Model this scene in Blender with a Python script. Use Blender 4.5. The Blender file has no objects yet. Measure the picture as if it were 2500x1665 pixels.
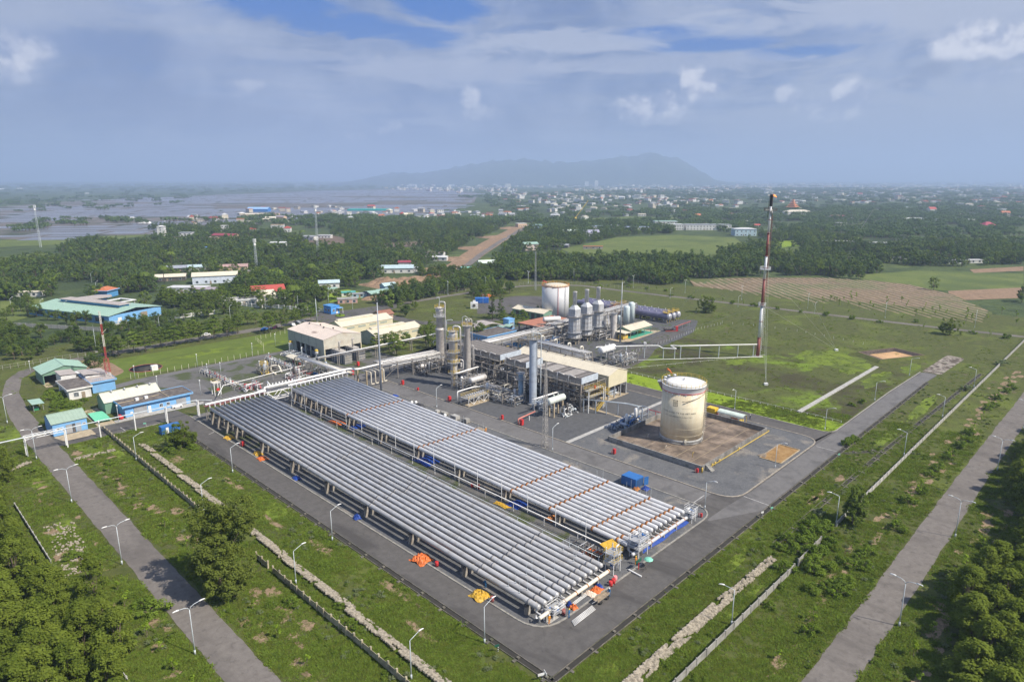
import bpy,math,random
from mathutils import Vector,Matrix,noise
rnd=random.Random(7)
R=math.radians
sc=bpy.context.scene
# camera
CH=75.0;FPX=1625.0;PITCH=math.atan(392/1625.0);HEAD=R(44.3)
cam_d=bpy.data.cameras.new('camera');cam=bpy.data.objects.new('camera',cam_d);sc.collection.objects.link(cam)
cam.location=(0,0,CH);cam.rotation_euler=(math.pi/2-PITCH,0,HEAD-math.pi/2)
cam_d.sensor_width=36.0;cam_d.lens=36.0*FPX/2500.0;cam_d.clip_end=90000.0;cam_d.clip_start=0.5
sc.camera=cam
_f=Vector((math.cos(HEAD)*math.cos(PITCH),math.sin(HEAD)*math.cos(PITCH),-math.sin(PITCH)))
_r=Vector((math.sin(HEAD),-math.cos(HEAD),0));_u=_r.cross(_f)
ZO=dict(x=(1120,880,.13588),y=(1400,680,.12755),z=(620,740,.11479),u=(1440,980,.11479),U=(200,940,.11890),m=(1030,720,.14032),n=(1240,780,.15944),l=(1300,1220,.21683),O=(480,850,.17857),a=(0,600,.27176),b=(600,640,.21231),c=(1000,660,.27176),d=(1500,440,.42463),e=(1400,850,.29724),f=(0,900,.4878),g=(500,900,.31891),h=(1100,1150,.32845),i=(1700,850,.51982),j=(0,400,.38217),k=(800,380,.38217),s=(0,0,1.0616),p=(0,440,.21231),q=(500,480,.21231),r=(950,430,.23355),t=(1850,430,.27601),v=(0,1100,.36023),w=(2000,1150,.32852))
def W(k,x,y,z=0.0):
 """measured photo point -> the place on the ground (or at height z) it stands for"""
 o=ZO[k];d=_f*FPX+_r*(o[0]+x*o[2]-1250.0)-_u*(o[1]+y*o[2]-832.5)
 t=(z-CH)/d.z
 return Vector((d.x*t,d.y*t,z))
# sun, sky, exposure
SUN_AZ,SUN_EL=R(-71),R(47)
sd=bpy.data.lights.new('sun','SUN');sd.energy=5.0;sd.angle=R(0.55);sd.color=(1.0,0.92,0.81)
sun=bpy.data.objects.new('sun',sd);sc.collection.objects.link(sun)
sun.rotation_euler=(math.pi/2-SUN_EL,0,SUN_AZ+math.pi/2)
sc.view_settings.view_transform='Standard';sc.view_settings.look='None'
sc.view_settings.exposure=0.4;sc.view_settings.gamma=1.0;sc.view_settings.use_curve_mapping=False
sc.render.engine='CYCLES'
sc.cycles.use_denoising=True
sc.cycles.max_bounces=6;sc.cycles.diffuse_bounces=3;sc.cycles.glossy_bounces=2
sc.cycles.transmission_bounces=3;sc.cycles.transparent_max_bounces=6;sc.cycles.volume_bounces=1
sc.cycles.caustics_reflective=False;sc.cycles.caustics_refractive=False
wd=bpy.data.worlds.new('World');sc.world=wd;wd.use_nodes=True
class NT:
 """tiny node-tree writer"""
 def __init__(s,tree):s.t=tree;s.n=tree.nodes;s.l=tree.links
 def node(s,ty,**kw):
  n=s.n.new(ty)
  for k,v in kw.items():setattr(n,k,v)
  return n
 def put(s,sock,v):
  if isinstance(v,bpy.types.NodeSocket):s.l.new(v,sock)
  elif v is not None:sock.default_value=v
 def math(s,op,a,b=None,c=None,clamp=False):
  n=s.node('ShaderNodeMath',operation=op,use_clamp=clamp)
  for i,v in enumerate((a,b,c)):
   if v is not None:s.put(n.inputs[i],v)
  return n.outputs[0]
 def mix(s,f,a,b,blend='MIX'):
  n=s.node('ShaderNodeMix',data_type='RGBA',blend_type=blend)
  s.put(n.inputs[0],f)
  for i,v in((6,a),(7,b)):
   if not isinstance(v,bpy.types.NodeSocket):v=tuple(v)+(1,)if len(v)==3 else v
   s.put(n.inputs[i],v)
  return n.outputs[2]
 def noise(s,vec,scale,detail=3,rough=.55,dist=0,w=None):
  n=s.node('ShaderNodeTexNoise');s.put(n.inputs['Vector'],vec)
  n.inputs['Scale'].default_value=scale;n.inputs['Detail'].default_value=detail
  n.inputs['Roughness'].default_value=rough;n.inputs['Distortion'].default_value=dist
  return n.outputs['Fac']
 def ramp(s,f,lo,hi,a=0.0,b=1.0):
  n=s.node('ShaderNodeMapRange',interpolation_type='SMOOTHSTEP')
  s.put(n.inputs[0],f);s.put(n.inputs[1],lo);s.put(n.inputs[2],hi);s.put(n.inputs[3],a);s.put(n.inputs[4],b)
  return n.outputs[0]
 def vmul(s,v,xyz):
  n=s.node('ShaderNodeVectorMath',operation='MULTIPLY');s.put(n.inputs[0],v);n.inputs[1].default_value=xyz
  return n.outputs[0]
 def vadd(s,v,xyz):
  n=s.node('ShaderNodeVectorMath',operation='ADD');s.put(n.inputs[0],v);n.inputs[1].default_value=xyz
  return n.outputs[0]
def build_world():
 t=NT(wd.node_tree);wd.node_tree.nodes.clear()
 out=t.node('ShaderNodeOutputWorld');bg=t.node('ShaderNodeBackground')
 sky=t.node('ShaderNodeTexSky',sky_type='NISHITA',sun_disc=False)
 sky.sun_elevation=SUN_EL;sky.sun_rotation=math.pi/2-SUN_AZ
 sky.air_density=1.0;sky.dust_density=1.2;sky.ozone_density=1.5
 geo=t.node('ShaderNodeTexCoord');d=geo.outputs['Generated']
 sp=t.node('ShaderNodeSeparateXYZ');t.l.new(d,sp.inputs[0]);X,Y,Z=sp.outputs
# coordinates of the sky as seen: azimuth right of the heading and elevation, in degrees
 ch,sh=math.cos(HEAD),math.sin(HEAD)
 fw=t.math('ADD',t.math('MULTIPLY',X,ch),t.math('MULTIPLY',Y,sh))
 rt=t.math('SUBTRACT',t.math('MULTIPLY',X,sh),t.math('MULTIPLY',Y,ch))
 az=t.math('MULTIPLY',t.math('ARCTAN2',rt,fw),57.2958)
 el=t.math('MULTIPLY',t.math('ARCSINE',Z),57.2958)
 cb=t.node('ShaderNodeCombineXYZ');t.l.new(az,cb.inputs[0]);t.l.new(el,cb.inputs[1]);ae=cb.outputs[0]
# high thin veil: stretched noise on a plane above
 zz=t.math('MAXIMUM',t.math('ADD',Z,0.09),0.05)
 pl=t.node('ShaderNodeCombineXYZ');t.l.new(t.math('DIVIDE',rt,zz),pl.inputs[0]);t.l.new(t.math('DIVIDE',fw,zz),pl.inputs[1])
 v1=t.noise(t.vmul(pl.outputs[0],(1,1.9,1)),.62,7,.62,.5)
 v2=t.noise(t.vadd(t.vmul(ae,(1,4.2,1)),(40,7,0)),.11,8,.66,1.1)
 gap=t.noise(t.vadd(t.vmul(ae,(1,2.0,1)),(11.3,4.1,0)),.05,3,.5,.3)
 veil=t.math('ADD',t.math('MULTIPLY',v1,.5),t.math('ADD',t.math('MULTIPLY',v2,.5),t.math('MULTIPLY',gap,.0)))
# the blue gaps in the veil that the photograph shows
 def blob(a0,e0,ra,re,amp=1.0,nz=None,k=1.6):
  da=t.math('DIVIDE',t.math('SUBTRACT',az,a0),ra);de=t.math('DIVIDE',t.math('SUBTRACT',el,e0),re)
  r=t.math('SQRT',t.math('ADD',t.math('MULTIPLY',da,da),t.math('MULTIPLY',de,de)))
  m=t.math('SUBTRACT',1.0,r)
  if nz is not None:m=t.math('ADD',m,t.math('MULTIPLY',t.math('SUBTRACT',nz,.5),k))
  return t.ramp(m,-.0,.55,0,amp)
 gaps=None
 for g in((-18,12.6,7,1.5,.95),(-12,11.5,6,1.2,.95),(-7,10.9,4,1.0,.9),(-5.5,13.2,5,1.8,1),(11.5,11.0,5,.7,.85),(16,10.1,6,.75,.95),(22.5,9.2,5,.7,.95),(0,17,16,2.5,.8),(-30,19,14,2.5,.6),(60,22,26,5,.7),(-70,22,25,5,.7),(110,35,30,9,.7),(-130,40,30,9,.7),(0,50,40,9,.7)):
  b=blob(*g[:4],amp=g[4],nz=v2,k=2.4);gaps=b if gaps is None else t.math('MAXIMUM',gaps,b)
 veilm=t.ramp(veil,.34,.60,.66,.97)
 veilm=t.math('MULTIPLY',veilm,t.math('SUBTRACT',1.0,gaps),clamp=True)
 base=t.mix(1.0,sky.outputs[0],(.62,.80,1.12),'MULTIPLY')
 blue=t.mix(t.ramp(el,0,16),(1.2,2.1,4.4),(.22,1.5,5.3))
 base=t.mix(.86,base,blue)
 tone=t.noise(t.vadd(ae,(5,2,0)),.11,5,.6,.3)
 veilc=t.mix(t.ramp(tone,.32,.68),(1.75,2.35,4.0),(3.9,4.4,5.7))
 veilc=t.mix(t.ramp(v1,.5,.72,0,.55),veilc,(4.6,5.1,6.4))
 col=t.mix(veilm,base,veilc)
 for g,c in(((32,3.5,26,6,.8),(3.79,4.23,5.38)),((27,11.3,16,1.5,.8),(4.41,4.85,6.08)),((34,10.5,10,2,.6),(4.06,4.50,5.73)),((4,10.6,9,1.3,.8),(4.41,4.85,6.08)),((-3,8.4,13,1.3,.7),(4.14,4.58,5.90)),((11,8.8,12,.9,.6),(4.06,4.50,5.82)),((-33,11.4,9,1.8,.55),(3.43,3.97,5.38)),((-17,9.2,8,.5,.5),(3.97,4.41,5.73)),((-27,5,15,2.4,.55),(1.67,2.25,3.97)),((-8,2.4,12,1.8,.35),(1.86,2.38,3.97)),((-28,9.0,8,1.2,.35),(1.76,2.47,4.58))):col=t.mix(blob(*g[:4],amp=g[4],nz=v2,k=2.4),col,c)
# cumulus heads
 nz=t.noise(ae,.34,8,.56,.15);nz2=t.noise(t.vadd(ae,(.5,-.7,0)),.34,8,.56,.15)
 light=t.ramp(t.math('SUBTRACT',nz,nz2),-.10,.12)
 rim=t.mix(light,(3.1,3.6,5.2),(7.6,7.6,8.1))
 lst=[(14.8,7.2,1.9,1.7,1),(12.6,6.2,2.0,1.3,.95),(9.8,5.5,2.6,1.2,.85),(12.3,4.9,3.6,1.0,.5),(-3.4,6.4,1.1,.9,.8),(-2.6,5.2,2.2,1.0,.5),(-12.6,3.5,1.0,.5,.65),(-10.8,3.9,.9,.4,.6),(-9.6,4.3,.7,.35,.5),(25.9,6.3,2.0,1.2,.85),(24.0,5.2,3.2,1.0,.6),(21.5,6.1,1.3,.8,.65),(32.6,8.8,2.8,1.5,1),(35.0,8.4,3.0,1.5,.95),(34.0,6.8,3.2,1.1,.55),(28.7,6.6,1.6,.5,.6),(-34.2,8.2,2.2,1.6,.75),(-34.6,7.0,2.8,1.1,.5),(-20.5,6.8,2.4,.8,.38),(-27.5,3.2,2.6,.7,.3),(-15.5,2.6,1.1,.5,.4),(60,8,8,3,.8),(-62,8,7,3,.7),(90,12,10,5,.8),(150,9,12,5,.8),(-100,10,12,5,.8),(-150,12,12,5,.8)]
 for c in lst:
  b=blob(*c[:4],amp=c[4]*.86,nz=nz,k=2.0)
  col=t.mix(b,col,rim)
 for c in((30.6,7.3,2.6,.9,.5),(29.3,6.6,1.8,.6,.45),(3.5,4.6,6,1.3,.32),(-1,3.2,5,1.2,.2),(13.5,4.2,3,.7,.2)):
  b=blob(*c[:4],amp=c[4],nz=nz,k=1.8)
  col=t.mix(b,col,(1.45,1.95,3.5))
 low=t.ramp(el,0.0,7.0)
 col=t.mix(t.math('MULTIPLY',t.math('SUBTRACT',1.0,low),.55),col,(2.2,2.8,4.15))
 t.l.new(col,bg.inputs[0]);bg.inputs[1].default_value=0.084
 t.l.new(bg.outputs[0],out.inputs[0])
build_world()
# mesh helpers
COL=sc.collection
class MB:
 def __init__(s):s.v=[];s.f=[];s.s=[]
 def add(s,vs,fs,smooth=False):
  o=len(s.v);s.v.extend(vs)
  for f in fs:s.f.append(tuple(i+o for i in f));s.s.append(smooth)
  return s
 def bx(s,x0,x1,y0,y1,z0,z1):
  vs=[(x,y,z)for z in(z0,z1)for y in(y0,y1)for x in(x0,x1)]
  return s.add(vs,[(0,2,3,1),(4,5,7,6),(0,1,5,4),(2,6,7,3),(0,4,6,2),(1,3,7,5)])
 def box(s,x,y,z,sx,sy,sz,rot=0):
  c,n=math.cos(rot),math.sin(rot);vs=[]
  for dz in(0,sz):
   for dy in(-sy/2,sy/2):
    for dx in(-sx/2,sx/2):vs.append((x+dx*c-dy*n,y+dx*n+dy*c,z+dz))
  return s.add(vs,[(0,2,3,1),(4,5,7,6),(0,1,5,4),(2,6,7,3),(0,4,6,2),(1,3,7,5)])
 def bar(s,p,q,w,h=None):
  """rectangular bar from p to q"""
  h=h or w;p=Vector(p);q=Vector(q);d=(q-p).normalized()
  a=d.cross(Vector((0,0,1)));
  if a.length<1e-4:a=Vector((1,0,0))
  a.normalize();b=a.cross(d);vs=[]
  for c in(p,q):
   for i,j in((-1,-1),(1,-1),(1,1),(-1,1)):vs.append(tuple(c+a*(i*w/2)+b*(j*h/2)))
  return s.add(vs,[(0,1,2,3),(7,6,5,4),(0,4,5,1),(1,5,6,2),(2,6,7,3),(3,7,4,0)])
 def path(s,pts,r,n=8,r2=None,cap=True):
  pts=[Vector(p)for p in pts];N=len(pts);rings=[];a=None
  for i,p in enumerate(pts):
   d0=(pts[i]-pts[i-1]).normalized()if i else None;d1=(pts[i+1]-pts[i]).normalized()if i<N-1 else None
   d=d1 if d0 is None else d0 if d1 is None else(d0+d1).normalized()
   k=1.0
   if d0 is not None and d1 is not None:k=1/max(.5,math.cos(d0.angle(d1)/2))if d0.length and d1.length else 1
   if a is None:
    a=d.cross(Vector((0,0,1)))
    if a.length<1e-3:a=Vector((1,0,0))
   a=(a-d*a.dot(d)).normalized();b=d.cross(a)
   rr=r if r2 is None else r+(r2-r)*i/(N-1)
   rings.append([tuple(p+(a*math.cos(t*2*math.pi/n)+b*math.sin(t*2*math.pi/n))*rr)for t in range(n)])
  o=len(s.v)
  for g in rings:s.v.extend(g)
  for i in range(N-1):
   for t in range(n):
    u=(t+1)%n
    s.f.append((o+i*n+t,o+i*n+u,o+(i+1)*n+u,o+(i+1)*n+t));s.s.append(n>5)
  if cap:
   s.f.append(tuple(o+t for t in range(n))[::-1]);s.s.append(False)
   s.f.append(tuple(o+(N-1)*n+t for t in range(n)));s.s.append(False)
  return s
 def tube(s,p,q,r,n=8,r2=None,cap=True):return s.path([p,q],r,n,r2,cap)
 def bend(s,pts,r,n=8,k=None):
  """pipe run with rounded elbows"""
  k=k or r*2.4;P=[Vector(p)for p in pts];out=[P[0]]
  for i in range(1,len(P)-1):
   a=(P[i-1]-P[i]);b=(P[i+1]-P[i]);kk=min(k,a.length*.48,b.length*.48);a.normalize();b.normalize()
   for u in(0,.35,.65,1):out.append((P[i]+a*kk)*(1-u)**2+P[i]*(2*u*(1-u))+(P[i]+b*kk)*u**2)
  out.append(P[-1]);return s.path(out,r,n)
 def lathe(s,x,y,prof,n=24,axis='z',sm=True):
  """profile of (radius, height) turned about an upright axis at x, y (or along axis 'x' / 'y', heights then run along it from x/y and prof carries z offset separately)"""
  o=len(s.v)
  for r,h in prof:
   for t in range(n):
    c,w=r*math.cos(t*2*math.pi/n),r*math.sin(t*2*math.pi/n);s.v.append((x+c,y+w,h))
  for i in range(len(prof)-1):
   for t in range(n):
    u=(t+1)%n;s.f.append((o+i*n+t,o+i*n+u,o+(i+1)*n+u,o+(i+1)*n+t));s.s.append(sm)
  for i,fl in((0,True),(len(prof)-1,False)):
   if prof[i][0]>1e-4:
    f=tuple(o+i*n+t for t in range(n));s.f.append(f[::-1]if fl else f);s.s.append(False)
  return s
 def drum(s,p,q,r,n=16,head=.5):
  """horizontal vessel with dished heads"""
  p=Vector(p);q=Vector(q);d=(q-p).normalized();pts=[];rs=[]
  for a in(90,65,40,15):pts.append(p-d*(r*head*math.sin(R(a))));rs.append(max(.02,r*math.cos(R(a))))
  pts.append(p);rs.append(r);pts.append(q);rs.append(r)
  for a in(15,40,65,90):pts.append(q+d*(r*head*math.sin(R(a))));rs.append(max(.02,r*math.cos(R(a))))
  a=d.cross(Vector((0,0,1)))
  if a.length<1e-3:a=Vector((1,0,0))
  a.normalize();b=d.cross(a);o=len(s.v)
  for P,rr in zip(pts,rs):
   for t in range(n):s.v.append(tuple(P+(a*math.cos(t*2*math.pi/n)+b*math.sin(t*2*math.pi/n))*rr))
  for i in range(len(pts)-1):
   for t in range(n):
    u=(t+1)%n;s.f.append((o+i*n+t,o+i*n+u,o+(i+1)*n+u,o+(i+1)*n+t));s.s.append(True)
  return s
 def prism(s,poly,z0,z1):
  n=len(poly);o=len(s.v)
  for z in(z0,z1):
   for p in poly:s.v.append((p[0],p[1],z))
  s.f.append(tuple(o+i for i in range(n))[::-1]);s.f.append(tuple(o+n+i for i in range(n)));s.s+=[False,False]
  for i in range(n):
   j=(i+1)%n;s.f.append((o+i,o+j,o+n+j,o+n+i));s.s.append(False)
  return s
 def poly(s,pts):return s.add([tuple(p)for p in pts],[tuple(range(len(pts)))])
 def slab(s,a,b,c,d,t):
  """sloping sheet a b c d with thickness t downwards"""
  vs=[tuple(p)for p in(a,b,c,d)]+[(p[0],p[1],p[2]-t)for p in(a,b,c,d)]
  return s.add(vs,[(0,1,2,3),(7,6,5,4),(0,4,5,1),(1,5,6,2),(2,6,7,3),(3,7,4,0)])
def mesh_of(name,mb,mat,off=(0,0,0)):
 me=bpy.data.meshes.new(name)
 ox,oy,oz=off
 me.from_pydata([(x-ox,y-oy,z-oz)for x,y,z in mb.v]if any(off)else mb.v,[],mb.f)
 if any(mb.s):me.polygons.foreach_set('use_smooth',mb.s)
 if mat:me.materials.append(mat)
 me.update();return me
def root_off(p):
 x=Vector((0,0,0))
 while p is not None:x+=Vector(p.location);p=p.parent
 return x
def obj(name,mb,mat,parent=None,label=None,kind=None):
 """one mesh object; coordinates are given in the world, and stored relative to the thing"""
 off=root_off(parent)if parent else(0,0,0)
 o=bpy.data.objects.new(name,mesh_of(name,mb,mat,tuple(off))if isinstance(mb,MB)else mb);COL.objects.link(o)
 if parent:o.parent=parent
 if label:o['label']=label
 if kind:o['kind']=kind
 return o
def share(name,me,loc,parent,rotz=0,scale=None):
 o=bpy.data.objects.new(name,me);COL.objects.link(o);o.parent=parent
 o.location=Vector(loc)-root_off(parent)if parent else loc
 o.rotation_euler=(0,0,rotz)
 if scale:o.scale=scale
 return o
def tag(o,label,cat,group=None):
 o['label']=label;o['category']=cat
 if group:o['group']=group
 return o
def thing(name,label,cat,loc=(0,0,0),rotz=0,group=None):
 o=bpy.data.objects.new(name,None);COL.objects.link(o);o.location=loc;o.rotation_euler=(0,0,rotz);o.empty_display_size=.3
 return tag(o,label,cat,group)
def struct(name,mb,mat,parent=None,z=None):return obj(name,mb,mat,parent,kind='structure')
def dup(root,loc,rotz=0.0,label=None,group=None,scale=None):
 r=root.copy();COL.objects.link(r);r.location=loc;r.rotation_euler=(0,0,rotz)
 if scale:r.scale=scale if hasattr(scale,'__len__')else(scale,)*3
 if label:r['label']=label
 if group:r['group']=group
 for ch in root.children:
  c=ch.copy();COL.objects.link(c);c.parent=r
  for g in ch.children:
   k=g.copy();COL.objects.link(k);k.parent=c
 return r
# materials
MATS={}
def mat(name,col,rough=.6,metal=0.0,var=.12,scale=.8,col2=None,c2amt=.5,c2scale=.25,bump=0.0,bscale=6,streak=False,emit=None,spec=None,each=0):
 if name in MATS:return MATS[name]
 m=bpy.data.materials.new(name);m.use_nodes=True;t=NT(m.node_tree)
 b=m.node_tree.nodes['Principled BSDF'];g=t.node('ShaderNodeNewGeometry');P=g.outputs['Position']
 lo=tuple(c*(1-var)for c in col);hi=tuple(min(1,c*(1+var))for c in col)
 c=t.mix(t.ramp(t.noise(P,scale,4),.3,.7),lo,hi)
 if col2:
  v=t.vmul(P,(1,1,.18))if streak else P
  c=t.mix(t.ramp(t.noise(v,c2scale,6,.65),.62-c2amt*.3,.72,0,c2amt),c,col2)
 if each:c=t.mix(t.math('MULTIPLY',t.node('ShaderNodeObjectInfo').outputs['Random'],each),c,tuple(x*(.62,.58,.52)[i]for i,x in enumerate(col)))
 t.put(b.inputs['Base Color'],c);b.inputs['Roughness'].default_value=rough;b.inputs['Metallic'].default_value=metal
 if spec is not None:b.inputs['Specular IOR Level'].default_value=spec
 if bump:
  bn=t.node('ShaderNodeBump');bn.inputs['Strength'].default_value=bump;bn.inputs['Distance'].default_value=.1
  t.put(bn.inputs['Height'],t.noise(P,bscale,3));t.put(b.inputs['Normal'],bn.outputs[0])
 if emit:b.inputs['Emission Color'].default_value=tuple(emit[:3])+(1,);b.inputs['Emission Strength'].default_value=emit[3]
 MATS[name]=m;return m
def ground_mat(name,layers,rough=.95,bump=.5,bscale=3.0,bdist=.3):
 """layers: first (colour a, colour b, scale); then (colour, scale, low, high, amount[, stretch])"""
 m=bpy.data.materials.new(name);m.use_nodes=True;t=NT(m.node_tree);b=m.node_tree.nodes['Principled BSDF']
 P=t.node('ShaderNodeNewGeometry').outputs['Position']
 a,c2,s0=layers[0]
 c=t.mix(t.ramp(t.noise(P,s0,5,.65),.3,.7),a,c2)
 for i,L in enumerate(layers[1:]):
  v=t.vadd(t.vmul(P,L[5])if len(L)>5 else P,(17.3*i+5,9.1*i,0))
  c=t.mix(t.ramp(t.noise(v,L[1],6,.62,.4),L[2],L[3],0,L[4]),c,L[0])
 t.put(b.inputs['Base Color'],c);b.inputs['Roughness'].default_value=rough;b.inputs['Specular IOR Level'].default_value=.2
 if bump:
  bn=t.node('ShaderNodeBump');bn.inputs['Strength'].default_value=bump;bn.inputs['Distance'].default_value=bdist
  t.put(bn.inputs['Height'],t.noise(P,bscale,5,.6));t.put(b.inputs['Normal'],bn.outputs[0])
 MATS[name]=m;return m
G_CLUMP=((.045,.070,.016),.9,.45,.7,.5)
M_site=ground_mat('site_grass',[((.070,.082,.022),(.108,.120,.030),.35),((.14,.175,.028),.045,.50,.68,.7),G_CLUMP,((.125,.10,.06),.22,.58,.68,.7),((.24,.175,.115),.5,.67,.73,.7),((.065,.065,.035),.09,.55,.75,.5),((.035,.055,.014),2.6,.5,.72,.5)])
M_lawn=ground_mat('bright_lawn',[((.17,.25,.015),(.24,.33,.022),.3),((.13,.20,.02),.06,.5,.7,.6),((.07,.10,.02),1.5,.5,.75,.5)],bump=.3)
M_field=ground_mat('flare_field',[((.075,.090,.024),(.105,.118,.032),.25),((.17,.26,.02),.030,.56,.66,.85),((.058,.050,.027),.042,.47,.62,.85),((.04,.052,.014),.8,.45,.75,.5),((.14,.11,.075),.12,.70,.76,.5)])
M_count=ground_mat('countryside',[((.055,.080,.026),(.085,.115,.034),.012),((.12,.155,.042),.008,.52,.66,.75),((.030,.050,.022),.05,.45,.68,.7),((.095,.080,.055),.009,.64,.70,.7),((.036,.056,.025),.0016,.46,.6,.6),((.065,.07,.06),.03,.66,.72,.5)],bump=.8,bscale=.15,bdist=3)
M_asph=ground_mat('asphalt',[((.098,.092,.085),(.128,.120,.111),.7),((.06,.056,.052),.16,.48,.68,.75,(1,.35,1)),((.05,.047,.044),.9,.63,.70,.6),((.20,.195,.19),.5,.66,.76,.4),((.06,.058,.06),.45,.66,.70,.5),((.09,.088,.092),6,.45,.7,.5)],rough=.85,bump=.15,bscale=12,bdist=.02)
M_asph2=ground_mat('light_asphalt',[((.145,.140,.134),(.18,.173,.166),.7),((.10,.096,.092),.18,.46,.68,.8),((.25,.24,.23),.4,.66,.76,.5),((.10,.098,.10),.6,.66,.72,.4),((.13,.128,.13),6,.45,.7,.5)],rough=.85,bump=.15,bscale=12,bdist=.02)
M_road=ground_mat('country_road',[((.165,.148,.130),(.205,.186,.166),.8),((.115,.103,.092),.13,.46,.66,.75,(1,.3,1)),((.10,.09,.08),.7,.52,.66,.5),((.27,.25,.22),.5,.68,.76,.5),((.13,.12,.115),5,.45,.7,.5)],rough=.9,bump=.2,bscale=10,bdist=.02)
M_grav=ground_mat('gravel',[((.125,.128,.130),(.165,.168,.17),1.2),((.30,.27,.225),.10,.52,.66,.8),((.095,.098,.104),.3,.48,.66,.75),((.09,.11,.04),.35,.66,.72,.6),((.07,.07,.072),5,.45,.62,.6),((.20,.2,.2),9,.6,.7,.5)],bump=.6,bscale=7,bdist=.08)
M_gravd=ground_mat('process_gravel',[((.085,.086,.088),(.115,.117,.119),.9),((.065,.066,.07),.2,.5,.7,.6),((.16,.15,.135),.3,.66,.76,.5),((.16,.16,.165),6,.6,.7,.4)],bump=.4,bscale=8,bdist=.04)
M_gravg=ground_mat('weedy_gravel',[((.12,.118,.112),(.15,.145,.135),.9),((.065,.085,.022),.13,.47,.58,.85),((.085,.115,.025),.4,.6,.7,.6),((.08,.08,.075),3,.45,.7,.5)],bump=.5,bscale=6,bdist=.08)
M_dirt=ground_mat('dirt',[((.23,.155,.095),(.32,.22,.14),.35),((.15,.10,.065),.25,.5,.7,.6),((.40,.31,.21),.9,.62,.72,.5)],bump=.8,bscale=1.2,bdist=.5)
M_orange=ground_mat('orange_sand',[((.26,.15,.055),(.36,.23,.10),.6),((.15,.10,.05),.4,.52,.7,.6),((.42,.33,.2),1.2,.64,.72,.4)],bump=.5,bscale=2,bdist=.1)
M_plough=ground_mat('ploughed',[((.15,.108,.062),(.21,.155,.09),.05),((.095,.125,.035),.02,.46,.60,.9),((.07,.095,.03),.3,.54,.68,.7)],bump=.5,bscale=.6)
M_olive=ground_mat('old_field',[((.10,.135,.030),(.145,.175,.045),.04),((.07,.10,.028),.015,.5,.65,.7),((.20,.17,.10),.03,.66,.72,.6),((.05,.075,.022),.25,.62,.7,.7)],bump=.5,bscale=.8)
M_brown=ground_mat('bare_brown',[((.13,.095,.072),(.18,.135,.10),.05),((.07,.085,.03),.04,.55,.68,.7)],bump=.5,bscale=.8)
M_conc=mat('concrete',(.33,.32,.29),.9,var=.15,scale=.7,col2=(.12,.11,.09),c2amt=.6,c2scale=.6,bump=.3)
M_conc_l=mat('pale_concrete',(.42,.41,.38),.9,var=.12,scale=.8,col2=(.22,.20,.16),c2amt=.5,c2scale=.5,bump=.2)
M_conc_t=mat('sandy_concrete',(.44,.36,.24),.9,var=.15,scale=.8,col2=(.25,.19,.12),c2amt=.6,c2scale=.5,bump=.2)
M_conc_d=mat('stained_concrete',(.25,.24,.22),.9,var=.2,scale=.6,col2=(.055,.05,.045),c2amt=.8,c2scale=.45,bump=.3,streak=True)
M_kerb=mat('kerb_concrete',(.30,.285,.25),.9,var=.2,scale=1.5,col2=(.12,.11,.08),c2amt=.6,c2scale=1.2)
M_steel=mat('galvanised_steel',(.46,.47,.48),.45,.35,var=.1,scale=.5)
M_lampg=mat('painted_grey_steel',(.55,.60,.62),.45,.1,var=.08)
M_white=mat('white_paint',(.78,.78,.76),.45,var=.05,col2=(.5,.42,.33),c2amt=.35,c2scale=.5)
M_pipe=mat('pale_grey_pipe',(.50,.505,.51),.38,.12,var=.06,scale=.3,col2=(.30,.275,.24),c2amt=.6,c2scale=.5,each=.35)
M_pipew=mat('white_grey_pipe',(.62,.625,.63),.38,.1,var=.06,scale=.3,col2=(.42,.39,.35),c2amt=.5,c2scale=.5,each=.28)
M_cream=mat('cream_paint',(.68,.64,.53),.5,var=.06,col2=(.42,.30,.18),c2amt=.45,c2scale=.4,streak=True)
M_silver=mat('insulation_cladding',(.62,.60,.57),.38,.25,var=.12,scale=.9,col2=(.36,.31,.26),c2amt=.5,c2scale=.5,streak=True)
M_silver2=mat('dull_cladding',(.50,.47,.43),.45,.2,var=.14,scale=.9,col2=(.24,.19,.15),c2amt=.5,c2scale=.5,streak=True)
M_grey=mat('grey_paint',(.36,.41,.47),.5,.1,var=.08,scale=.5,col2=(.26,.26,.27),c2amt=.4,c2scale=.4)
M_stackg=mat('stack_grey',(.50,.51,.52),.55,.0,var=.07,scale=.5,col2=(.26,.22,.19),c2amt=.5,c2scale=.5,streak=True)
M_dark=mat('dark_steel',(.11,.105,.10),.7,.2,var=.25,scale=1.2,col2=(.2,.12,.07),c2amt=.5,c2scale=1.2)
M_struct=mat('structural_steel',(.30,.28,.25),.6,.15,var=.15,scale=.8,col2=(.2,.12,.07),c2amt=.5,c2scale=.8)
M_yellow=mat('yellow_paint',(.62,.44,.07),.5,var=.1,col2=(.35,.25,.08),c2amt=.4,c2scale=.8)
M_rust=mat('rust_orange',(.42,.17,.045),.75,var=.25,scale=3,col2=(.22,.09,.04),c2amt=.6,c2scale=2)
M_red=mat('red_paint',(.55,.035,.035),.45,var=.1)
M_redd=mat('faded_red',(.30,.075,.065),.55,var=.15,col2=(.45,.3,.25),c2amt=.4,c2scale=1.0)
M_blue=mat('blue_paint',(.03,.15,.42),.45,var=.1,col2=(.05,.1,.2),c2amt=.4,c2scale=.8)
M_tarpb=mat('blue_tarpaulin',(.015,.06,.30),.5,var=.25,scale=3)
M_tarpo=mat('orange_tarpaulin',(.62,.15,.03),.55,var=.2,scale=3)
M_tarpy=mat('yellow_tarpaulin',(.55,.33,.03),.5,var=.2,scale=3)
M_black=mat('black_rubber',(.03,.03,.03),.7)
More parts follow.
